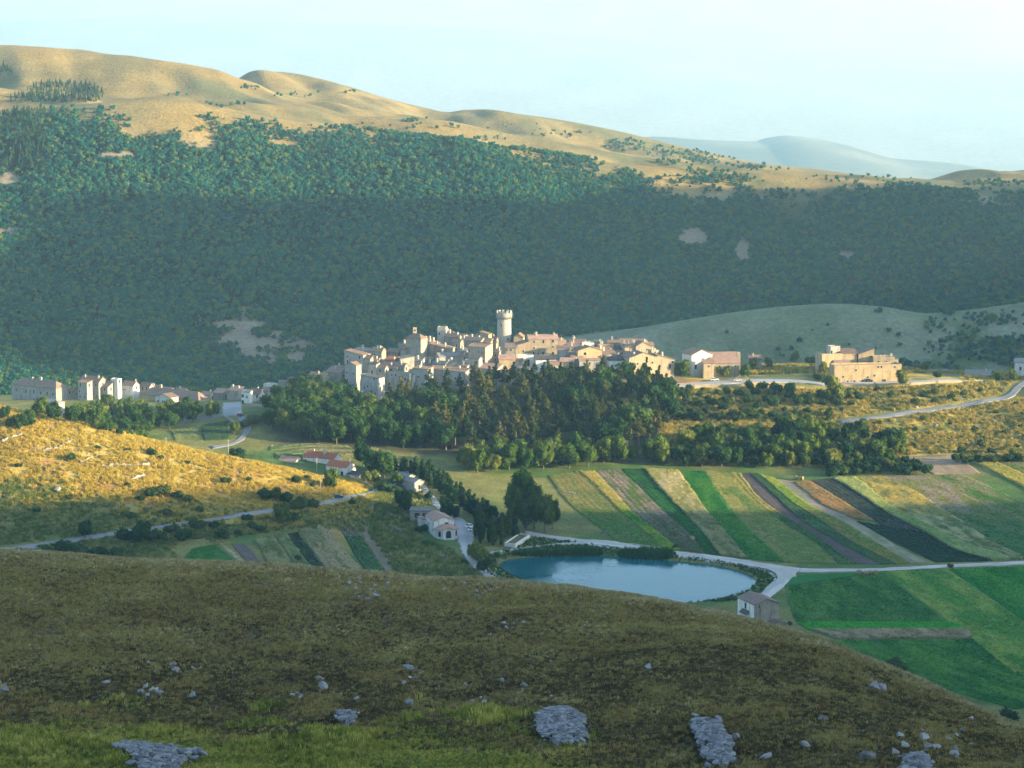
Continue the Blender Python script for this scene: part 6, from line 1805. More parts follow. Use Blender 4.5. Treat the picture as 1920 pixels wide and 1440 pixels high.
grow(['broadleaf_tree'], scatter([(505, 806), (520, 760), (560, 742), (640, 748), (700, 772), (790, 790), (850, 835), (830, 848), (700, 838), (600, 835)], 6.8, 1), 8, 12.5,
     'dark broadleaf trees on the west flank', ('{size} broadleaf tree {where}, {row}', 775, 822))
grow(['pine_tree'] * 9 + ['broadleaf_tree'], scatter([(720, 765), (800, 745), (900, 730), (1000, 722), (1100, 722), (1200, 728), (1255, 745), (1262, 800), (1200, 842), (1050, 850), (900, 852), (850, 845), (790, 795)], 6.2, 2), 10.5, 17.5,
     'pines of the wood below the village', ('{size} tree of the pine wood {where}, {row}', 765, 825), WOOD, (0.95, 1.25))
grow(['round_tree', 'broadleaf_tree'], scatter([(985, 722), (1060, 716), (1150, 716), (1240, 722), (1262, 735), (1240, 748), (1100, 740), (1000, 738)], 7.6, 3), 7, 11,
     'leafy trees along the upper edge of the wood', ('{size} leafy tree topping the wood {where}', 700, 900))
grow(['round_tree'], scatter([(868, 868), (900, 862), (1000, 862), (1110, 858), (1210, 862), (1262, 858), (1260, 872), (1150, 872), (1010, 884), (900, 888), (868, 884)], 6.6, 4), 7, 12.5,
     'round sunlit trees at the foot of the wood', ('{size} round tree, wood foot {where}, {row}', 866, 876))
EAST = [(1300, 'below the inn'), (1380, 'below the car park'), (1460, 'below the low terrace wall'), (1540, 'below the convent garden'), (1620, 'below the long stone hall'), (1700, 'beside the asphalt road'), (1800, 'near the tan plot'), (1900, 'at the far east')]
grow(['broadleaf_tree', 'round_tree'], scatter([(1268, 868), (1290, 835), (1340, 822), (1420, 826), (1480, 812), (1560, 806), (1620, 818), (1680, 842), (1690, 862), (1600, 872), (1500, 878), (1380, 878), (1280, 876)], 5.2, 5), 4.5, 11,
     'thicket on the slope above the striped fields', ('{size} thicket tree {where}, {row}', 835, 862), EAST)
grow(['bush', 'bush', 'broadleaf_tree'], scatter([(1548, 884), (1590, 872), (1660, 866), (1745, 882), (1738, 890), (1640, 890), (1560, 894)], 4.2, 6), 3.5, 6.5,
     'hedge above the dark crop strip', ('{size} hedge shrub {where}', 0, 0), EAST)
grow(['bush'], scatter([(1270, 735), (1400, 728), (1500, 735), (1570, 740), (1640, 735), (1560, 790), (1440, 790), (1280, 790)], 6.0, 7), 2.2, 5.5,
     'bushes on the sunny slope', ('{size} bush on the golden slope {where}, {row}', 750, 775), EAST)
grow(['bush'], scatter([(1640, 730), (1760, 735), (1860, 730), (1890, 738), (1760, 760), (1660, 772)], 8.0, 8), 1.8, 4.2,
     'bushes above the asphalt road', ('{size} bush above the road {where}, {row}', 742, 756), EAST)
grow(['bush'], scatter([(1620, 800), (1760, 780), (1930, 755), (1940, 850), (1820, 850), (1700, 846)], 11.0, 9), 1.2, 3.6,
     'bushes below the asphalt road', ('{size} bush under the road {where}, {row}', 800, 830), EAST)
grow(['bush', 'broadleaf_tree'], scatter([(1780, 862), (1930, 856), (1940, 866), (1790, 872)], 4.5, 10), 2.5, 4.5, 'hedge above the golden strip', ('{size} shrub above the golden strip {where}', 0, 0), EAST)
WEST = [(20, 'before the barrack-like house'), (130, 'beside the small square house'), (200, 'before the tall pink-roofed house'), (270, 'below the small gabled houses'), (330, 'before the cream porch block'), (390, 'beside the village square')]
grow(['broadleaf_tree', 'broadleaf_tree', 'round_tree'], scatter([(-20, 768), (60, 786), (130, 790), (150, 772), (200, 766), (280, 772), (350, 772), (400, 772), (418, 782), (330, 800), (280, 814), (180, 806), (60, 796), (-20, 790)], 7.2, 11), 5, 8.5,
     'trees of the lower village', ('{size} dark tree {where}, {row}', 766, 785), WEST)
for px, py, h, lab in [(1291, 702, 7.5, 'round tree left of the inn car park, western one'), (1268, 706, 8.5, 'round tree between the last hilltop house and the inn'), (1280, 708, 9, 'leafy tree at the bend of the terrace road by the inn'), (1349, 706, 7, 'sunlit garden tree in front of the inn wing'),
                       (1362, 708, 6, 'second garden tree in front of the salmon roof'), (1396, 708, 7.2, 'bright round tree by the exit of the car park'), (1410, 692, 6, 'garden tree before the grey cottage'), (1440, 690, 6, 'dark garden tree east of the grey cottage'),
                       (1489, 680, 7.0, 'big round bush on the brow of the terrace meadow'), (1519, 684, 5, 'smaller bush on the brow next to the convent'), (1543, 700, 6, 'dark garden tree in front of the convent block'), (1562, 698, 5.4, 'dark shrub before the red-brown convent house'),
                       (1530, 712, 4, 'lone small tree at the edge of the terrace meadow'), (1692, 724, 8.0, 'dense round tree at the east corner of the long stone hall'), (1562, 752, 13, 'tall full tree standing below the west end of the stone hall'), (1480, 740, 7, 'tree leaning over the terrace road below the meadow'),
                       (1733, 696, 5.5, 'thin golden tree on the terrace meadow'), (1760, 708, 4.5, 'small bush on the terrace meadow'), (1900, 714, 6, 'tree in front of the eastern white house'), (1870, 714, 5, 'bush beside the cottage with the grey roof')]:
    p = hit(px, py)
    plant('round_tree' if h > 5 else 'bush', p[0], p[1], h, lab, 'single trees along the eastern terrace')

# the avenue of dense conifers running down to the pond
AV = [(708, 884), (735, 880), (762, 884), (790, 892), (812, 906), (836, 922), (860, 940), (884, 958), (908, 976), (930, 992), (950, 1004)]
aw = edge(AV, 24)
for i, p in enumerate(aw):
    for s in (-1, 1):
        q = p + np.array([s * 2.6 + random.uniform(-.6, .6), -s * 0.6 + random.uniform(-.8, .8)])
        near = ['beside the farm road', 'above the stone sheds', 'opposite the church shed', 'opposite the church', 'beside the church square', 'by the stone basin'][min(5, i // 4)]
        plant('conifer', q[0], q[1], random.uniform(6.5, 9.0), '%s avenue conifer %s, %s row' % (['first', 'second', 'third', 'fourth'][i % 4], near, 'lane-side' if s < 0 else 'field-side'), 'avenue of dense conifers', None, random.uniform(0.9, 1.2))
for i, (px, py) in enumerate([(893, 1008), (905, 1014), (917, 1018), (930, 1018), (943, 1014), (955, 1008), (900, 1020), (924, 1024), (940, 1022)]):
    p = hit(px, py)
    plant('poplar_tree', p[0], p[1], random.uniform(9, 12.5), ['tall slender', 'leaning slender', 'short slender'][i % 3] + ' dark tree of the clump west of the stone basin, ' + ['front', 'rear', 'middle'][i // 3] + ' row', 'slender trees beside the stone basin')
for px, py, h, k, v, lab in [(985, 990, 23, 'tall_tree', 0, 'tallest tree, with a sunlit yellow-green top, beside the track'), (968, 992, 18, 'tall_tree', 0, 'broad tree leaning against the tallest one on its west side'), (1002, 992, 17, 'tall_tree', 0, 'tree filling the east foot of the tallest tree'),
                             (1022, 999, 15.5, 'tall_tree', 1, 'twin-trunked tree standing alone by the white track'), (1036, 992, 12, 'tall_tree', 1, 'smaller tree behind the twin-trunked one'),
                             (897, 1056, 8.5, 'round_tree', 0, 'airy light green tree at the west tip of the pond'), (884, 1046, 5.5, 'round_tree', 1, 'low tree leaning over the church lane'), (908, 1076, 6, 'broadleaf_tree', 1, 'dark tree half hidden by the near hill beside the pond'),
                             (838, 968, 8, 'round_tree', 2, 'tree just behind the church roof'), (850, 974, 6.5, 'broadleaf_tree', 2, 'smaller tree at the back corner of the church'), (757, 962, 9.5, 'broadleaf_tree', 0, 'big dark tree west of the church shed'),
                             (745, 915, 7, 'round_tree', 3, 'round tree with sunlit tip at the lane bend'), (680, 874, 11, 'broadleaf_tree', 3, 'dark tree rising behind the white cottage'), (720, 896, 12, 'broadleaf_tree', 1, 'big dark tree beside the farm road'),
                             (700, 884, 10, 'broadleaf_tree', 2, 'dark tree between farm and avenue'), (619, 917, 8, 'round_tree', 1, 'yellow-green tree in front of the white cottage'), (688, 905, 6, 'round_tree', 0, 'garden tree at the farm gate'),
                             (705, 903, 5, 'round_tree', 2, 'second garden tree at the farm gate'), (772, 905, 5, 'bush', 0, 'shrub hiding the upper stone shed'), (806, 935, 3.5, 'bush', 1, 'bush beside the lane below the stone sheds'),
                             (795, 995, 3, 'bush', 2, 'bush at the foot of the church wall'), (786, 1000, 3.5, 'bush', 3, 'bush beside the white rubble near the church')]:
    p = hit(px, py)
    plant(k, p[0], p[1], h, lab, None, v)

# bushes and small trees of the golden hill and the slope below it
for px, py, h, lab in [
    (38, 806, 6.5, 'largest leafy bush on the crest of the golden hill'), (22, 800, 4, 'smaller bush left of the crest bush on the golden hill'), (48, 798, 5, 'sunlit bush right of the crest bush on the golden hill'),
    (158, 794, 3, 'brown dry bush on the crest line'), (180, 803, 3.2, 'sunlit bush on the crest line, west of three'), (202, 809, 3.2, 'sunlit bush on the crest line, middle of three'), (222, 815, 3, 'sunlit bush on the crest line, east of three'),
    (285, 853, 3.4, 'dark upright bush alone on the golden slope'), (303, 862, 2.2, 'small green bush downhill of the upright one'), (136, 862, 3.4, 'bush in the middle of the golden hill among rocks'), (182, 841, 1.6, 'tiny bush beside the pale scree streak'),
    (240, 846, 1.6, 'tiny bush below the stone wall remnants'), (36, 875, 1.8, 'dark little bush at the shadow edge'), (352, 870, 1.8, 'low bush with a long shadow near the east crest'), (425, 906, 3, 'green bush halfway along the lower golden slope'),
    (443, 858, 5, 'dark tree behind the crest near the utility pole'), (240, 912, 2.2, 'dark bush at the foot of the golden slope'), (465, 902, 2.4, 'small bush beside the patch of bare stones'), (552, 905, 3.2, 'leafy bush before the barn'),
    (590, 912, 2.6, 'bush just left of the yellow-green tree'), (575, 898, 2.2, 'bush at the golden grass edge under the farmhouse'),
    (500, 937, 5, 'western bush of the dark clump above the lane'), (518, 940, 6, 'tallest bush of the dark clump above the lane'), (535, 941, 5, 'eastern bush of the dark clump above the lane'), (556, 955, 5.5, 'bush touching the lane, west of the pair'), (582, 952, 4, 'bush touching the lane, east of the pair'),
    (530, 984, 8, 'big round dark bush below the lane'), (545, 978, 5, 'shoulder of the big round bush below the lane'), (415, 1010, 4.6, 'round bush above the bright green plot'), (400, 990, 3, 'bush between lane and bright green plot'),
    (474, 992, 3.6, 'bush above the weedy plot'), (488, 996, 2.6, 'lower bush above the weedy plot'), (462, 977, 3, 'bush hugging the lane verge'), (447, 1003, 2.4, 'small bush above the pinkish ploughed plot'),
    (160, 1010, 7, 'upright dark bush beside the lane at the west'), (268, 1020, 8, 'big dark bush below the lane, tallest of the western row'), (240, 1014, 5.5, 'dark bush left of the tallest western bush'), (300, 1014, 5, 'dark bush right of the tallest western bush'), (345, 1010, 5, 'dark bush where the lane leaves the western row'), (372, 992, 4.5, 'bush above the lane near its middle'),
    (325, 1000, 4, 'bush covering the lane edge in the west'), (120, 1035, 5, 'dark bush at the brow of the near hill, far west'), (150, 1042, 5.5, 'dark bush at the brow of the near hill, second from west'), (185, 1046, 5, 'dark bush at the brow of the near hill, third from west'), (215, 1044, 4.6, 'dark bush at the brow of the near hill, fourth from west'),
    (90, 1042, 4.2, 'low bush at the brow of the near hill, beyond the lane'), (285, 932, 4, 'bush in the shaded hollow, west one'), (305, 926, 4.2, 'bush in the shaded hollow, tallest'), (330, 934, 3.6, 'bush in the shaded hollow, middle one'), (355, 940, 3.4, 'bush in the shaded hollow, east one'), (262, 940, 2.6, 'low bush leading into the shaded hollow'),
    (375, 960, 2.6, 'low bush above the lane bend'), (310, 966, 3.5, 'round bush above the lane in the shaded meadow'), (250, 972, 3.2, 'left round bush above the lane in the shaded meadow'), (130, 935, 2.2, 'bush next to the slanting grey rock'), (70, 960, 2.0, 'bush beside the dark rocks in the shaded meadow'),
    (660, 948, 3, 'bush at the plot corner under the lane'), (765, 948, 3.5, 'bush under the big dark tree by the church'), (720, 920, 4.5, 'bush inside the lane bend'), (738, 926, 4, 'second bush inside the lane bend'), (560, 1050, 2.2, 'dark small bush standing in the pale grass strip'),
    (870, 1058, 2.6, 'clipped bush at the edge of the church lane'), (462, 800, 4.5, 'shrub at the bend of the village road'), (440, 815, 6, 'dark tree inside the bend of the village road'), (478, 795, 5, 'dark shrub below the long low white house'), (494, 790, 5, 'tree hiding the end of the long low white house'),
    (1690, 1262, 4.2, 'dark bush on the flank of the near hill, upper one'), (1672, 1250, 3.6, 'dark bush next to the upper one on the near hill flank'), (1755, 1312, 4.2, 'dark bush on the flank of the near hill, lower one'), (1775, 1322, 3.6, 'dark bush beside the lower one on the near hill flank'),
    (1480, 1172, 1.6, 'tiny dark bush beside the chapel'), (1783, 1064, 1.8, 'small dark bush at the edge of the white track'), (1268, 1028, 2.0, 'dark shrub standing at the bottom of the green strips'), (1895, 1350, 4, 'dark shrub at the foot of the near hill in the east')]:
    p = hit(px, py)
    if h >= 6:
        plant('broadleaf_tree', p[0], p[1], h, lab, 'bushes of the golden hill and the lane', None, 1.05)
    else:
        plant('bush', p[0], p[1], h, lab, 'bushes of the golden hill and the lane', None, random.uniform(1.0, 1.3))
# ------------------------------------------------------------------ rocks
def rock_mat(name, c1, c2, lichen):
    k = N(name)
    v = k.coord()
    n = k.noise(v, 0.7, 6, 0.8)
    c = k.ramp(n, [(0.3, c1), (0.6, c2), (0.75, lichen)])
    k.base(k.mix(c, k.mix(c, (0.5, 0.5, 0.5), 0.4), k.rand()))
    k.bump(n, 0.9, 0.12)
    return k.m
M_ROCK = rock_mat('limestone', (0.05, 0.05, 0.045), (0.21, 0.205, 0.19), (0.40, 0.395, 0.37))
M_WARM = rock_mat('warm_limestone', (0.16, 0.13, 0.09), (0.30, 0.25, 0.18), (0.38, 0.33, 0.25))
M_PEBBLE = rock_mat('scree_stones', (0.05, 0.052, 0.052), (0.125, 0.128, 0.128), (0.34, 0.345, 0.34))

def rock_mesh(name, seed, mat, sub=2):
    bm = bmesh.new()
    bmesh.ops.create_icosphere(bm, subdivisions=sub, radius=1.0)
    rg = np.random.default_rng(seed)
    cuts = rg.normal(size=(11, 3)); cuts /= np.linalg.norm(cuts, axis=1, keepdims=True)
    for vt in bm.verts:
        p = np.array(vt.co)
        for c in cuts:
            d = p @ c - 0.5
            if d > 0:
                p = p - c * d * 0.95
        p = p * (1 + 0.16 * (fbm(np.array([p[0] * 3 + seed]), np.array([p[1] * 3 + p[2] * 5]), 1.0, 3, seed)[0] - 0.5))
        vt.co = (p[0], p[1] * 0.85, p[2] * 0.68)
    me = bpy.data.meshes.new(name)
    bm.to_mesh(me)
    bm.free()
    me.materials.append(mat)
    return me
ROCKS = [rock_mesh('boulder', 400 + i, M_ROCK) for i in range(5)]
WARM = [rock_mesh('boulder', 420 + i, M_WARM) for i in range(3)]
PEB = [rock_mesh('stone', 440 + i, M_PEBBLE, 1) for i in range(3)]

def boulder(px, py, size, label, group=None, meshes=ROCKS, ymin=120, sink=0.25):
    p = hit(px, py, ymin)
    o = bpy.data.objects.new('boulder', random.choice(meshes))
    s = size * random.uniform(0.9, 1.1)
    o.location = (p[0], p[1], p[2] + s * (0.68 * 0.75 - sink))
    o.scale = (s, s * random.uniform(0.7, 1.1), s * random.uniform(0.8, 1.2))
    o.rotation_euler = (random.uniform(-.35, .35), random.uniform(-.35, .35), random.uniform(0, 6.28))
    link(o, None, label=label, category='boulder', group=group)

for px, py, s, lab in [(330, 1262, 0.95, 'pale angular boulder, largest on the west part of the dark slope'), (322, 1249, 0.7, 'upright pale stone leaning on the largest western boulder'), (363, 1255, 0.5, 'small boulder right of the largest western boulder'),
                       (199, 1282, 0.55, 'lone pale boulder at the western foot of the dark slope'), (608, 1292, 1.0, 'tall white boulder at the foot of the dark slope'), (602, 1276, 0.65, 'stone crowning the tall white boulder'), (563, 1308, 0.6, 'grey boulder left of the tall white one'),
                       (640, 1304, 0.4, 'small stone right of the tall white boulder'), (670, 1312, 0.5, 'stone above the round scree patch'), (766, 1256, 0.85, 'broad pale boulder in the middle of the dark slope'), (757, 1284, 0.4, 'small stone below the broad middle boulder'),
                       (767, 1322, 0.8, 'mossy pale boulder at the foot of the middle slope'), (1217, 1255, 0.7, 'pointed pale boulder by itself on the eastern slope'), (1033, 1242, 0.4, 'small pale stone high above the big scree heap'), (361, 1306, 0.7, 'boulder beside the shaded rock cluster in the west'),
                       (1543, 1352, 0.75, 'round grey boulder on the eastern slope'), (1380, 1384, 0.8, 'angular boulder right of the long scree streak'), (1513, 1402, 0.75, 'boulder east of the long scree streak'), (1615, 1374, 0.5, 'small boulder between the round one and the rocky corner'),
                       (1632, 1424, 1.1, 'large hollow boulder in the south-east corner'), (1697, 1402, 0.75, 'pale boulder in the rocky south-east corner, upper'), (1679, 1414, 0.6, 'pale boulder in the rocky south-east corner, lower'), (1790, 1420, 0.9, 'flat boulder of the rocky south-east corner'),
                       (1435, 1424, 0.8, 'boulder below the long scree streak'), (1640, 1292, 1.0, 'dark cracked outcrop on the eastern shoulder'), (1655, 1296, 0.8, 'smaller half of the cracked outcrop'), (1820, 1350, 0.5, 'small pale boulder close to the eastern skyline'),
                       (1351, 1201, 0.4, 'small stone high on the eastern slope'), (1318, 1148, 0.6, 'pale flat stone on the skyline left of the chapel'), (165, 1396, 0.8, 'boulder at the tip of the lower western scree'), (176, 1392, 0.6, 'smaller boulder at the tip of the lower western scree'),
                       (8, 1298, 0.9, 'pale boulder at the western edge of the terrace'), (880, 1413, 0.5, 'small boulder at the bottom of the slope'), (1305, 1345, 0.6, 'stone just above the long scree streak')]:
    boulder(px, py, s, lab)
for cx, cy, rx, ry, n, s, lab, g in [(285, 1300, 24, 12, 11, 0.55, 'pale stones crowded in the dark western hollow', 'rock cluster in the western hollow'), (700, 1105, 60, 20, 26, 0.5, 'pale stone scattered under the skyline left of the pond', 'stones under the skyline'),
                                     (880, 1105, 55, 14, 14, 0.45, 'pale stone below the skyline beside the pond', 'stones below the skyline by the pond'), (930, 1300, 70, 24, 18, 0.42, 'half-buried stone on the dark middle slope', 'stones on the middle slope'),
                                     (790, 1270, 30, 18, 8, 0.35, 'small stone right of the broad middle boulder', 'stones near the broad middle boulder'), (1030, 1310, 30, 12, 6, 0.35, 'small stone above the big scree heap', 'stones above the big scree heap'),
                                     (1760, 1395, 90, 30, 20, 0.6, 'grey rock of the rough south-east corner', 'rocks in the south-east corner'), (1480, 1168, 40, 8, 12, 0.4, 'grey stone along the skyline beside the chapel', 'stones by the chapel skyline'),
                                     (1620, 1245, 60, 30, 12, 0.35, 'small stone on the eastern shoulder', 'stones on the eastern shoulder'), (960, 1170, 30, 10, 5, 0.4, 'pale stone on the upper middle slope', 'stones on the upper middle slope'),
                                     (1090, 1165, 40, 12, 6, 0.35, 'pale stone on the upper eastern slope', 'stones on the upper eastern slope'), (560, 1300, 20, 14, 5, 0.4, 'stone near the tall white boulder', 'stones near the tall white boulder'), (265, 1250, 40, 16, 6, 0.3, 'small stone above the dark western hollow', 'stones above the western hollow')]:
    for _ in range(n):
        a, r = random.uniform(0, 2 * pi), math.sqrt(random.random())
        boulder(cx + rx * r * cos(a), cy + ry * r * sin(a), s * random.uniform(0.5, 1.25), lab, g)
for px, py, s, lab in [(108, 920, 2.2, 'slanting dark grey rock in the shaded meadow'), (184, 928, 1.8, 'rounded grey rock in the shaded meadow'), (40, 960, 1.6, 'dark jagged rock at the west of the shaded meadow'), (20, 953, 1.2, 'smaller dark rock beside the jagged one'),
                       (317, 862, 1.3, 'rock at the end of the golden slope path'), (455, 916, 1.5, 'tan rock slab on the golden slope near the dark clump'), (1680, 806, 1.6, 'grey rock slab below the asphalt road, west'), (1755, 800, 1.8, 'grey rock slab below the asphalt road, middle'), (1862, 790, 1.8, 'grey rock slab below the asphalt road, east'),
                       (1718, 764, 1.7, 'pale rock outcrop just above the asphalt road'), (1742, 758, 1.4, 'dark rock next to the pale outcrop above the road'), (1800, 745, 1.6, 'rock rib on the golden slope above the road'), (1390, 770, 2.0, 'pale stone patch in the slope thicket'), (1690, 752, 1.3, 'white stone below the long hall'),
                       (1790, 828, 2.2, 'grey stone patch in the rough pasture'), (1820, 834, 2.0, 'grey stone patch behind a bush in the rough pasture')]:
    boulder(px, py, s, lab, None, WARM if py < 950 and 'grey' not in lab and 'dark' not in lab else ROCKS, 500, 0.45)

def rubble():
    """loose stones too many to count: scree heaps on the near hill, crumbs of limestone in the turf, stones of the golden hill"""
    rg = np.random.default_rng(301)
    src = [source('stone', m) for m in PEB]
    heap = lambda outline, n, size, label, dome=0.9, ymin=120: _heap(rg, src, outline, n, size, label, dome, ymin)
    heap([(1012, 1385), (1008, 1362), (1022, 1340), (1042, 1330), (1062, 1332), (1080, 1350), (1096, 1372), (1092, 1392), (1070, 1400), (1040, 1400)], 2600, 0.21, 'heart-shaped scree heap of pale stones in the middle of the slope')
    heap([(1300, 1372), (1308, 1354), (1330, 1358), (1352, 1366), (1352, 1384), (1372, 1408), (1376, 1432), (1352, 1440), (1320, 1424), (1306, 1398)], 2200, 0.21, 'long bluish scree streak on the eastern slope')
    heap([(632, 1350), (640, 1340), (656, 1338), (668, 1346), (664, 1360), (646, 1364), (634, 1360)], 420, 0.17, 'small round scree patch beside the terrace')
    heap([(205, 1404), (235, 1400), (262, 1400), (300, 1414), (350, 1419), (385, 1421), (350, 1430), (335, 1450), (265, 1450), (240, 1424)], 2000, 0.19, 'grey scree hollow in the lower west corner')
    heap([(1690, 1425), (1720, 1414), (1742, 1424), (1745, 1450), (1695, 1450)], 700, 0.19, 'scree patch in the rocky south-east corner', 0.3)
    x, y, z = random_land(26000, -0.28, 0.28, 178, 312, rg)
    n = fbm(x, y, 11, 4, 120)
    k = rg.uniform(0, 1, len(x)) < 0.05 + 0.9 * smooth(0.56, 0.74, n)
    k &= (212 - np.maximum(0, x + 4) * 1.5 - y) < -8
    cover('stones', np.column_stack([x, y, z + 0.03])[k], rg.uniform(0.04, 0.14, k.sum()) * rg.choice([1, 1, 1, 1.8], k.sum()), rg.integers(0, 3, k.sum()), src, 'crumbs of white limestone lying in the dry turf')
    src2 = [source('stone', m) for m in WARM]
    x, y, z = random_land(9000, -0.28, -0.03, 830, 906, rg)
    n = fbm(x + 0.4 * y, y * 2.2, 16, 4, 121)
    k = rg.uniform(0, 1, len(x)) < 0.9 * smooth(0.57, 0.70, n)
    cover('stones', np.column_stack([x, y, z])[k], rg.uniform(0.25, 0.75, k.sum()), rg.integers(0, 3, k.sum()), src2, 'warm limestone rubble breaking through the golden grass')
    x, y, z = random_land(5000, 0.10, 0.27, 1010, 1110, rg)
    n = fbm(x, y * 1.6, 18, 4, 122)
    k = rg.uniform(0, 1, len(x)) < 0.8 * smooth(0.60, 0.74, n)
    cover('stones', np.column_stack([x, y, z])[k], rg.uniform(0.3, 0.9, k.sum()), rg.integers(0, 3, k.sum()), src2, 'limestone rubble on the slope under the terrace')

def _heap(rg, src, outline, n, size, label, dome, ymin):
    w = np.array([hit(*p, ymin)[:2] for p in outline])
    c = w.mean(0)
    R = np.hypot(*(w - c).T).max()
    x = rg.uniform(w[:, 0].min() - 0.6, w[:, 0].max() + 0.6, n * 4)
    y = rg.uniform(w[:, 1].min() - 0.8, w[:, 1].max() + 0.8, n * 4)
    n, size = int(n * 0.42), size * 1.5
    k = inside(w, x, y) | inside((w - c) * 1.25 + c, x, y) & (rg.uniform(0, 1, len(x)) < 0.05)
    k &= fbm(x, y, 1.1, 2, 130) + rg.uniform(-0.3, 0.3, len(x)) > 0.30
    x, y = x[k][:n], y[k][:n]
    z = h_at(x, y) + dome * np.clip(1 - np.hypot(x - c[0], y - c[1]) / R, 0, 1) ** 0.7 + rg.uniform(0, 0.12, len(x))
    cover('scree', np.column_stack([x, y, z]), size * rg.choice([0.6, 0.8, 1.0, 1.4, 2.0], len(x)) * rg.uniform(0.8, 1.2, len(x)), rg.integers(0, 3, len(x)), src, label)
rubble()

# ------------------------------------------------------------------ walls
def wall_run(name, pts, label, height, thick, mat, ymin=500, rough=0.25, category='wall', step=1.0, group=None):
    """a run of wall along the ground, uneven along its top"""
    n = max(6, int(sum(np.hypot(*(hit(*a, ymin)[:2] - hit(*b, ymin)[:2])) for a, b in zip(pts, pts[1:])) / step))
    w = np.array([hit(*p, ymin)[:2] for p in pts])
    s = np.concatenate([[0], np.cumsum(np.hypot(*np.diff(w, axis=0).T))])
    t = np.linspace(0, s[-1], n)
    P = np.column_stack([np.interp(t, s, w[:, 0]), np.interp(t, s, w[:, 1])])
    d = np.gradient(P, axis=0)
    d /= np.linalg.norm(d, axis=1, keepdims=True)
    nrm = np.column_stack([-d[:, 1], d[:, 0]])
    rg = np.random.default_rng(int(pts[0][0] * 3 + pts[0][1]))
    z = h_at(P[:, 0], P[:, 1])
    hh = height * (1 + rough * rg.uniform(-1, 1, n))
    rows = []
    for side, zz in ((-1, -0.8), (-1, 1), (1, 1), (1, -0.8)):
        off = nrm * thick / 2 * side * (1 + rough * rg.uniform(-.5, .5, n))[:, None]
        q = P + off
        rows.append(np.column_stack([q, z + (hh if zz == 1 else -0.8)]))
    V = np.stack(rows, 1)
    f = []
    for i in range(n - 1):
        for j in range(3):
            a = i * 4 + j
            f.append((a, a + 1, a + 5, a + 4))
    f += [(0, 3, 2, 1), ((n - 1) * 4, (n - 1) * 4 + 1, (n - 1) * 4 + 2, (n - 1) * 4 + 3)]
    me = bpy.data.meshes.new(name)
    me.from_pydata([tuple(p) for p in V.reshape(-1, 3)], [], f)
    me.materials.append(mat)
    o = link(bpy.data.objects.new(name, me), None, label=label, category=category, group=group)
    return o, P, z, hh
PALE = WALLS['white']
g = 'parapet of the terrace road'
def parapet(pts, label):
    o, P, z, hh = wall_run('parapet', pts, label, 1.0, 0.5, WALLS['cream'], 500, 0.05, 'wall', 2.0)
    me = MB(); me.box(-0.55, 0.55, -0.55, 0.55, -1.5, 1.5); me = me.mesh('pillar', [WALLS['cream']])
    for k in range(0, len(P), 7):
        q = bpy.data.objects.new('pillar', me)
        q.location = (P[k, 0], P[k, 1], z[k])
        link(q, o)
parapet([(1248, 731), (1315, 726), (1400, 722), (1446, 720)], 'pillared parapet of the terrace road below the inn')
parapet([(1583, 724), (1640, 723), (1690, 722)], 'pillared parapet in front of the long stone hall')
parapet([(1706, 722), (1770, 718), (1820, 717)], 'pillared parapet east of the long stone hall')
wall_run('fence', [(1255, 721), (1290, 719), (1314, 717)], 'rusty brown fence along the road west of the inn', 1.3, 0.15, flat_mat('rusty_iron', (0.22, 0.10, 0.055)), 500, 0.05, 'fence')
for pts, lab in [([(4, 828), (20, 822), (42, 815)], 'sunlit dry-stone wall remnant at the west of the golden hill'), ([(80, 846), (110, 840), (122, 832), (134, 826)], 'bent dry-stone wall remnant across the golden hill'),
                 ([(150, 868), (172, 858), (190, 853)], 'short dry-stone wall remnant in the middle of the golden hill'), ([(190, 875), (220, 873), (262, 874), (280, 871)], 'long low wall remnant on the lower golden slope'),
                 ([(246, 899), (262, 893), (272, 893)], 'short wall remnant near the foot of the golden slope')]:
    wall_run('dry_stone_wall', pts, lab, 0.7, 0.9, M_WARM, 500, 0.6, 'stone wall', 0.7, 'dry-stone walls of the golden hill')
wall_run('garden_wall', [(655, 893), (672, 903), (700, 916)], 'low grey garden wall in front of the white cottage', 0.9, 0.4, WALLS['pale'], 500, 0.08)
wall_run('stone_wall', [(234, 812), (250, 814), (268, 817)], 'stone wall half hidden behind the golden crest', 1.6, 0.5, WALLS['pale'], 930, 0.15)
wall_run('retaining_wall', [(419, 782), (437, 793), (447, 806)], 'white retaining wall beside the village road', 1.0, 0.5, WALLS['pale'], 500, 0.1)
wall_run('low_wall', [(1180, 1020), (1240, 1028), (1250, 1031)], 'grass-topped kerb along the white track', 0.35, 0.5, WALLS['pale'], 500, 0.3)

def border(pts, label, n, w):
    """white stones set along the pond: too small to pick apart, one row is one piece"""
    P = edge(pts, n)
    mb = MB()
    rg = random.Random(n)
    for x, y in P:
        for k in range(3):
            a, b = x + rg.uniform(-w, w) * 0.4, y + rg.uniform(-w, w)
            z = float(h_at(a, b))
            s = rg.uniform(0.25, 0.5)
            h = rg.uniform(0.2, 0.5)
            c, t = rg.uniform(-.2, .2), rg.uniform(0.5, 0.85)
            mb.poly([(a - s, b - s, z - .3), (a + s, b - s + c, z - .3), (a + s - c, b + s, z - .3), (a - s, b + s, z - .3),
                     (a - s * t, b - s * t, z + h), (a + s * t, b - s * t, z + h - .08), (a + s * t, b + s * t, z + h), (a - s * t, b + s * t, z + h - .05)],
                    [(0, 1, 5, 4), (1, 2, 6, 5), (2, 3, 7, 6), (3, 0, 4, 7), (4, 5, 6, 7)])
    o = mb.obj('stone_border', [flat_mat('white_stones', (0.62, 0.61, 0.58), noise=0.25)], None, label=label)
    o['kind'] = 'stuff'
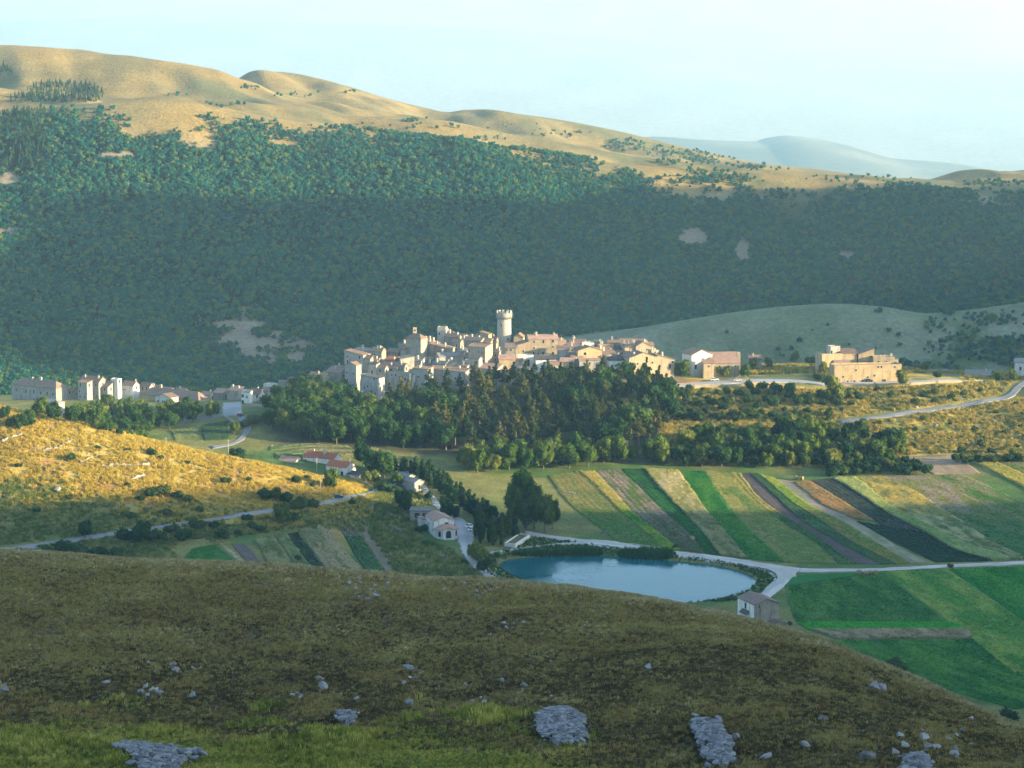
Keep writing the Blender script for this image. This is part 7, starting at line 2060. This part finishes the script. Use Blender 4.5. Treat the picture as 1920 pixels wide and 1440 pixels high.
border([(918, 1037), (958, 1032), (1002, 1026), (1046, 1021), (1082, 1019), (1119, 1024), (1155, 1029)], 'white stones edging the grass north of the pond', 110, 0.9)
border([(1262, 1043), (1310, 1049), (1360, 1056), (1408, 1064), (1440, 1074), (1452, 1084), (1446, 1096), (1428, 1110)], 'white stones edging the east end of the pond', 90, 0.6)
border([(912, 1042), (908, 1054), (914, 1066), (928, 1078), (948, 1088)], 'white stones edging the west tip of the pond', 46, 0.6)

def basin():
    """walled stone basin beside the slender trees"""
    c = [hit(947, 1024), hit(966, 1027), hit(992, 1008), hit(974, 1004)]
    z = max(p[2] for p in c) + 0.9
    root = bpy.data.objects.new('stone_basin', None)
    m0 = np.mean([p[:2] for p in c], 0)
    root.location = (m0[0], m0[1], float(h_at(*m0)))
    link(root, None, label='long rectangular stone basin filled with dry grass by the track', category='basin')
    loc = np.array(root.location)
    q = [np.array([p[0], p[1], z]) - loc for p in c]
    for a, b in zip(q, q[1:] + q[:1]):
        d = (b - a); d /= np.linalg.norm(d); n = np.array([-d[1], d[0], 0]) * 0.3
        mb = MB()
        a0, b0 = a - d * 0.3, b - d * 0.31
        mb.poly([a0 - n, b0 - n, b0 + n, a0 + n] + [v - np.array([0, 0, 2.4]) for v in (a0 - n, b0 - n, b0 + n, a0 + n)], [(0, 1, 2, 3), (0, 4, 5, 1), (1, 5, 6, 2), (2, 6, 7, 3), (3, 7, 4, 0)])
        mb.obj('wall', [WALLS['white']], root)
    mb = MB(); mb.poly([v - np.array([0, 0, 0.35]) for v in q], [(0, 1, 2, 3)])
    mb.obj('bed', [flat_mat('dry_bed', (0.20, 0.18, 0.08), noise=0.3)], root)
basin()

def rubble_pile(px, py, r, n, label):
    rg = np.random.default_rng(int(px))
    a, d = rg.uniform(0, 2 * pi, n), r * np.sqrt(rg.uniform(0, 1, n))
    c = hit(px, py)
    x, y = c[0] + d * np.cos(a), c[1] + d * np.sin(a) * 0.8
    z = h_at(x, y) + 0.8 * (1 - d / r)
    o = cover('rubble', np.column_stack([x, y, z]), rg.uniform(0.25, 0.8, n), rg.integers(0, 3, n), [source('stone', m) for m in ROCKS[:3]], label)
rubble_pile(752, 996, 4.5, 90, 'heap of white rubble west of the church')
rubble_pile(830, 1044, 2.6, 40, 'rubble below the church square')
rubble_pile(1070, 926, 2.6, 30, 'stone heap at the corner of the fields near the tall tree')

# ------------------------------------------------------------------ poles, cars, bales, people-sized things
M_POLE = flat_mat('pole_wood', (0.42, 0.36, 0.27))
M_WIRE = flat_mat('grey_iron', (0.12, 0.12, 0.12), 0.5, 0.4)
def pole(px, base, top, label, ymin=500, lamp=False):
    p = hit(px, base, ymin)
    h = EYE + p[1] * float(s_of(top)) - p[2]
    root = bpy.data.objects.new('lamp_post' if lamp else 'utility_pole', None)
    root.location = tuple(p)
    link(root, None, label=label, category='lamp post' if lamp else 'pole')
    v, f = tube([(0, 0, -0.5), (0, 0, h * 0.5), (0, 0, h)], [0.20, 0.17, 0.13] if not lamp else [0.09, 0.08, 0.07], 8)
    me = mesh_np('post', v, f, np.full(len(f), 4), [M_WIRE if lamp else M_POLE])
    link(bpy.data.objects.new('post', me), root)
    m = MB()
    if lamp:
        m.box(-0.25, 0.25, -0.7, 0.2, h, h + 0.18)
        m.obj('lamp_head', [WALLS['white']], root)
    else:
        m.box(-0.7, 0.7, -0.06, 0.06, h - 0.5, h - 0.36)
        m.obj('crossarm', [M_POLE], root)
for px, b, t, lab in [(428, 851, 824, 'wooden utility pole on the crest near the village road'), (594, 885, 858, 'utility pole in front of the long farmhouse'), (601, 921, 891, 'utility pole on the golden slope left of the yellow-green tree'),
                      (699, 967, 941, 'utility pole standing in the rough grass below the lane'), (311, 834, 820, 'short pole on the golden crest'), (248, 815, 795, 'utility pole behind the golden crest')]:
    pole(px, b, t, lab)
pole(511, 866, 836, 'thin street lamp west of the barn', 940, True)
pole(484, 741, 722, 'thin aerial mast by the white houses', 500, True)

CAR_PAINT = {}
def paint(name, c):
    if name not in CAR_PAINT:
        k = N(name); k.base(c); k.b.inputs['Roughness'].default_value = 0.3; k.b.inputs['Specular IOR Level'].default_value = 0.5
        CAR_PAINT[name] = k.m
    return CAR_PAINT[name]
M_TYRE = flat_mat('tyre_rubber', (0.02, 0.02, 0.02))
M_LIGHT = flat_mat('lamp_glass', (0.5, 0.48, 0.44), 0.2, 0.5)
def _car_parts(van=False):
    L, W2, H1, H2 = 4.1, 0.85, 0.95, 1.5 if not van else 2.1
    m = MB()
    side = [(-L / 2, 0.3), (L / 2, 0.3), (L / 2, 0.75), (L / 2 - 0.2, H1), (L * 0.22, H1 + 0.04), (-L * 0.46, H1), (-L / 2, 0.8)]
    def extrude(prof, w0, w1=None):
        w1 = w1 or [w0] * len(prof)
        k = len(prof)
        m.poly([(x, -a, z) for (x, z), a in zip(prof, w1)] + [(x, a, z) for (x, z), a in zip(prof, w1)],
               [tuple(range(k)), tuple(range(2 * k - 1, k - 1, -1))] + [(i, i + k, (i + 1) % k + k, (i + 1) % k) for i in range(k)])
    extrude(side, W2)
    body = m.mesh('body', [paint('plain', (0.5, 0.5, 0.5))])
    m = MB()
    cab = [(-L * 0.42, H1), (L * 0.24, H1), (L * 0.08, H2 - 0.05), (-L * 0.30, H2 - 0.02)]
    def ex(prof, b, t):
        k = len(prof)
        w = [b, b, t, t]
        m.poly([(x, -a, z) for (x, z), a in zip(prof, w)] + [(x, a, z) for (x, z), a in zip(prof, w)],
               [tuple(range(k)), tuple(range(2 * k - 1, k - 1, -1))] + [(i, i + k, (i + 1) % k + k, (i + 1) % k) for i in range(k)])
    ex(cab, 0.82, 0.66)
    glass = m.mesh('windows', [M_PANE])
    m = MB(); m.box(-L * 0.30, L * 0.08, -0.67, 0.67, H2 - 0.05, H2 + 0.03)
    top = m.mesh('roof', [paint('plain', (0.5, 0.5, 0.5))])
    v, f = [], []
    n = 12
    pts = [(0.31 * cos(2 * pi * i / n), y, 0.31 * sin(2 * pi * i / n)) for y in (-0.1, 0.1) for i in range(n)]
    m = MB(); m.poly(pts, [tuple(range(n)), tuple(range(2 * n - 1, n - 1, -1))] + [(i, i + n, (i + 1) % n + n, (i + 1) % n) for i in range(n)])
    wheel = m.mesh('wheel', [M_TYRE])
    m = MB(); m.box(-0.04, 0.04, -0.15, 0.15, -0.08, 0.08)
    return body, glass, top, wheel, m.mesh('headlight', [M_LIGHT])
CARP = _car_parts()
def car(px, py, yaw, colour, name, label, lift=0.4):
    p = hit(px, py)
    root = bpy.data.objects.new('parked_car', None)
    root.location = (p[0], p[1], p[2] + lift)
    root.rotation_euler = (0, 0, radians(yaw))
    link(root, None, label=label, category='car', group=None)
    body, glass, top, wheel, lamp = CARP
    for nm, me in (('body', body), ('roof', top)):
        o = bpy.data.objects.new(nm, me)
        link(o, root)
        o.material_slots[0].link = 'OBJECT'
        o.material_slots[0].material = paint(name, colour)
    link(bpy.data.objects.new('windows', glass), root)
    for x in (-1.25, 1.3):
        for y in (-0.78, 0.78):
            o = bpy.data.objects.new('wheel', wheel); o.location = (x, y, 0.31); link(o, root)
    for y in (-0.6, 0.6):
        o = bpy.data.objects.new('headlight', lamp); o.location = (2.04, y, 0.68); link(o, root)
car(1340, 715, 6, (0.75, 0.74, 0.72), 'white_paint', 'white car on the terrace road below the inn')
car(1383, 716, 4, (0.55, 0.58, 0.6), 'silver_paint', 'silver car on the terrace road below the salmon roof')
car(1315, 693, 60, (0.7, 0.7, 0.68), 'white_paint', 'white car parked at the inn wall')
car(1322, 700, 20, (0.03, 0.035, 0.04), 'black_paint', 'black car in front of the inn car park')
car(1328, 698, 30, (0.7, 0.7, 0.68), 'white_paint', 'white car next to the black one at the inn')
car(1340, 698, 10, (0.5, 0.52, 0.54), 'silver_paint', 'silver car in the middle of the inn car park')
car(1374, 694, 40, (0.03, 0.035, 0.05), 'dark_blue_paint', 'dark blue car under the inn wing')
car(1629, 717, 4, (0.04, 0.05, 0.06), 'dark_blue_paint', 'dark car parked against the long stone hall')
car(660, 746, -52, (0.02, 0.02, 0.022), 'black_paint', 'black car on the steep lane at the bastion house', 0.5)
car(450, 782, 70, (0.35, 0.05, 0.04), 'red_paint', 'red car by the three-storey balcony block')
car(634, 935, 14, (0.03, 0.04, 0.07), 'dark_blue_paint', 'dark blue car driving on the asphalt lane', 0.25)
car(84, 780, 0, (0.7, 0.7, 0.68), 'white_paint', 'white car at the small square house', 0.3)
car(704, 895, 30, (0.75, 0.74, 0.72), 'white_paint', 'white car under the garden trees of the farm', 0.2)
car(882, 990, 20, (0.7, 0.7, 0.7), 'white_paint', 'white car in the shade of the avenue, upper one', 0.25)
car(886, 996, 20, (0.7, 0.7, 0.7), 'white_paint', 'white car in the shade of the avenue, lower one', 0.25)

M_HAY = flat_mat('straw', (0.42, 0.31, 0.14), noise=0.3, size=0.25)
def bale_mesh():
    n, r, w = 20, 0.75, 0.62
    rg = np.random.default_rng(5)
    m = MB()
    rr = [r * rg.uniform(0.96, 1.04) for _ in range(n)]
    prof = [(-w, 0.55), (-w, 0.96), (-w * 0.9, 1.0), (w * 0.9, 1.0), (w, 0.96), (w, 0.55)]
    pts = [(rr[i] * k * cos(2 * pi * i / n), y, r + rr[i] * k * sin(2 * pi * i / n)) for y, k in prof for i in range(n)]
    fs = [(a * n + i, (a + 1) * n + i, (a + 1) * n + (i + 1) % n, a * n + (i + 1) % n) for a in range(5) for i in range(n)]
    fs += [tuple(range(n)), tuple(range(6 * n - 1, 5 * n - 1, -1))]
    m.poly(pts, fs)
    return m.mesh('bale', [M_HAY])
BALE = bale_mesh()
for px, py, yaw, lab in [(1611, 1077, 20, 'round straw bale at the west end of the row by the track'), (1624, 1079, 70, 'second round straw bale of the row by the track'), (1632, 1078, 85, 'third round straw bale of the row by the track'), (1642, 1078, 10, 'round straw bale at the east end of the row by the track'),
                         (598, 1025, 40, 'lone round straw bale on the tan stubble plot'), (644, 1074, 40, 'round straw bale half hidden at the brow below the plots'), (1493, 899, 15, 'straw stook at the head of the orange strip, west one'), (1503, 900, 60, 'straw stook at the head of the orange strip, east one'),
                         (1298, 1013, 30, 'small straw bale at the bottom of the deep green strip')]:
    p = hit(px, py)
    o = bpy.data.objects.new('straw_bale', BALE)
    o.location = (p[0], p[1], p[2] + 0.1)
    o.rotation_euler = (0, 0, radians(yaw))
    o.scale = (1.15,) * 3
    link(o, None, label=lab, category='straw bale', group='round straw bales')

# ------------------------------------------------------------------ things that still share a label are told apart by their order from west to east
def settle_labels():
    words = ['first', 'second', 'third', 'fourth', 'fifth', 'sixth', 'seventh', 'eighth', 'ninth', 'tenth', 'eleventh', 'twelfth']
    by = {}
    for o in COL.objects:
        if o.parent is None and o.get('category') and o.get('label'):
            by.setdefault(o['label'], []).append(o)
    for label, v in by.items():
        if len(v) > 1:
            v.sort(key=lambda o: float(project(o.location.x, o.location.y, o.location.z)[0]))
            for i, o in enumerate(v):
                o['label'] = label + ', %s from west' % (words[i] if i < 12 else '%dth' % (i + 1) if i % 10 > 2 or i < 20 else ['21st', '22nd', '23rd'][i - 20] if i < 23 else '%dth' % (i + 1))
settle_labels()
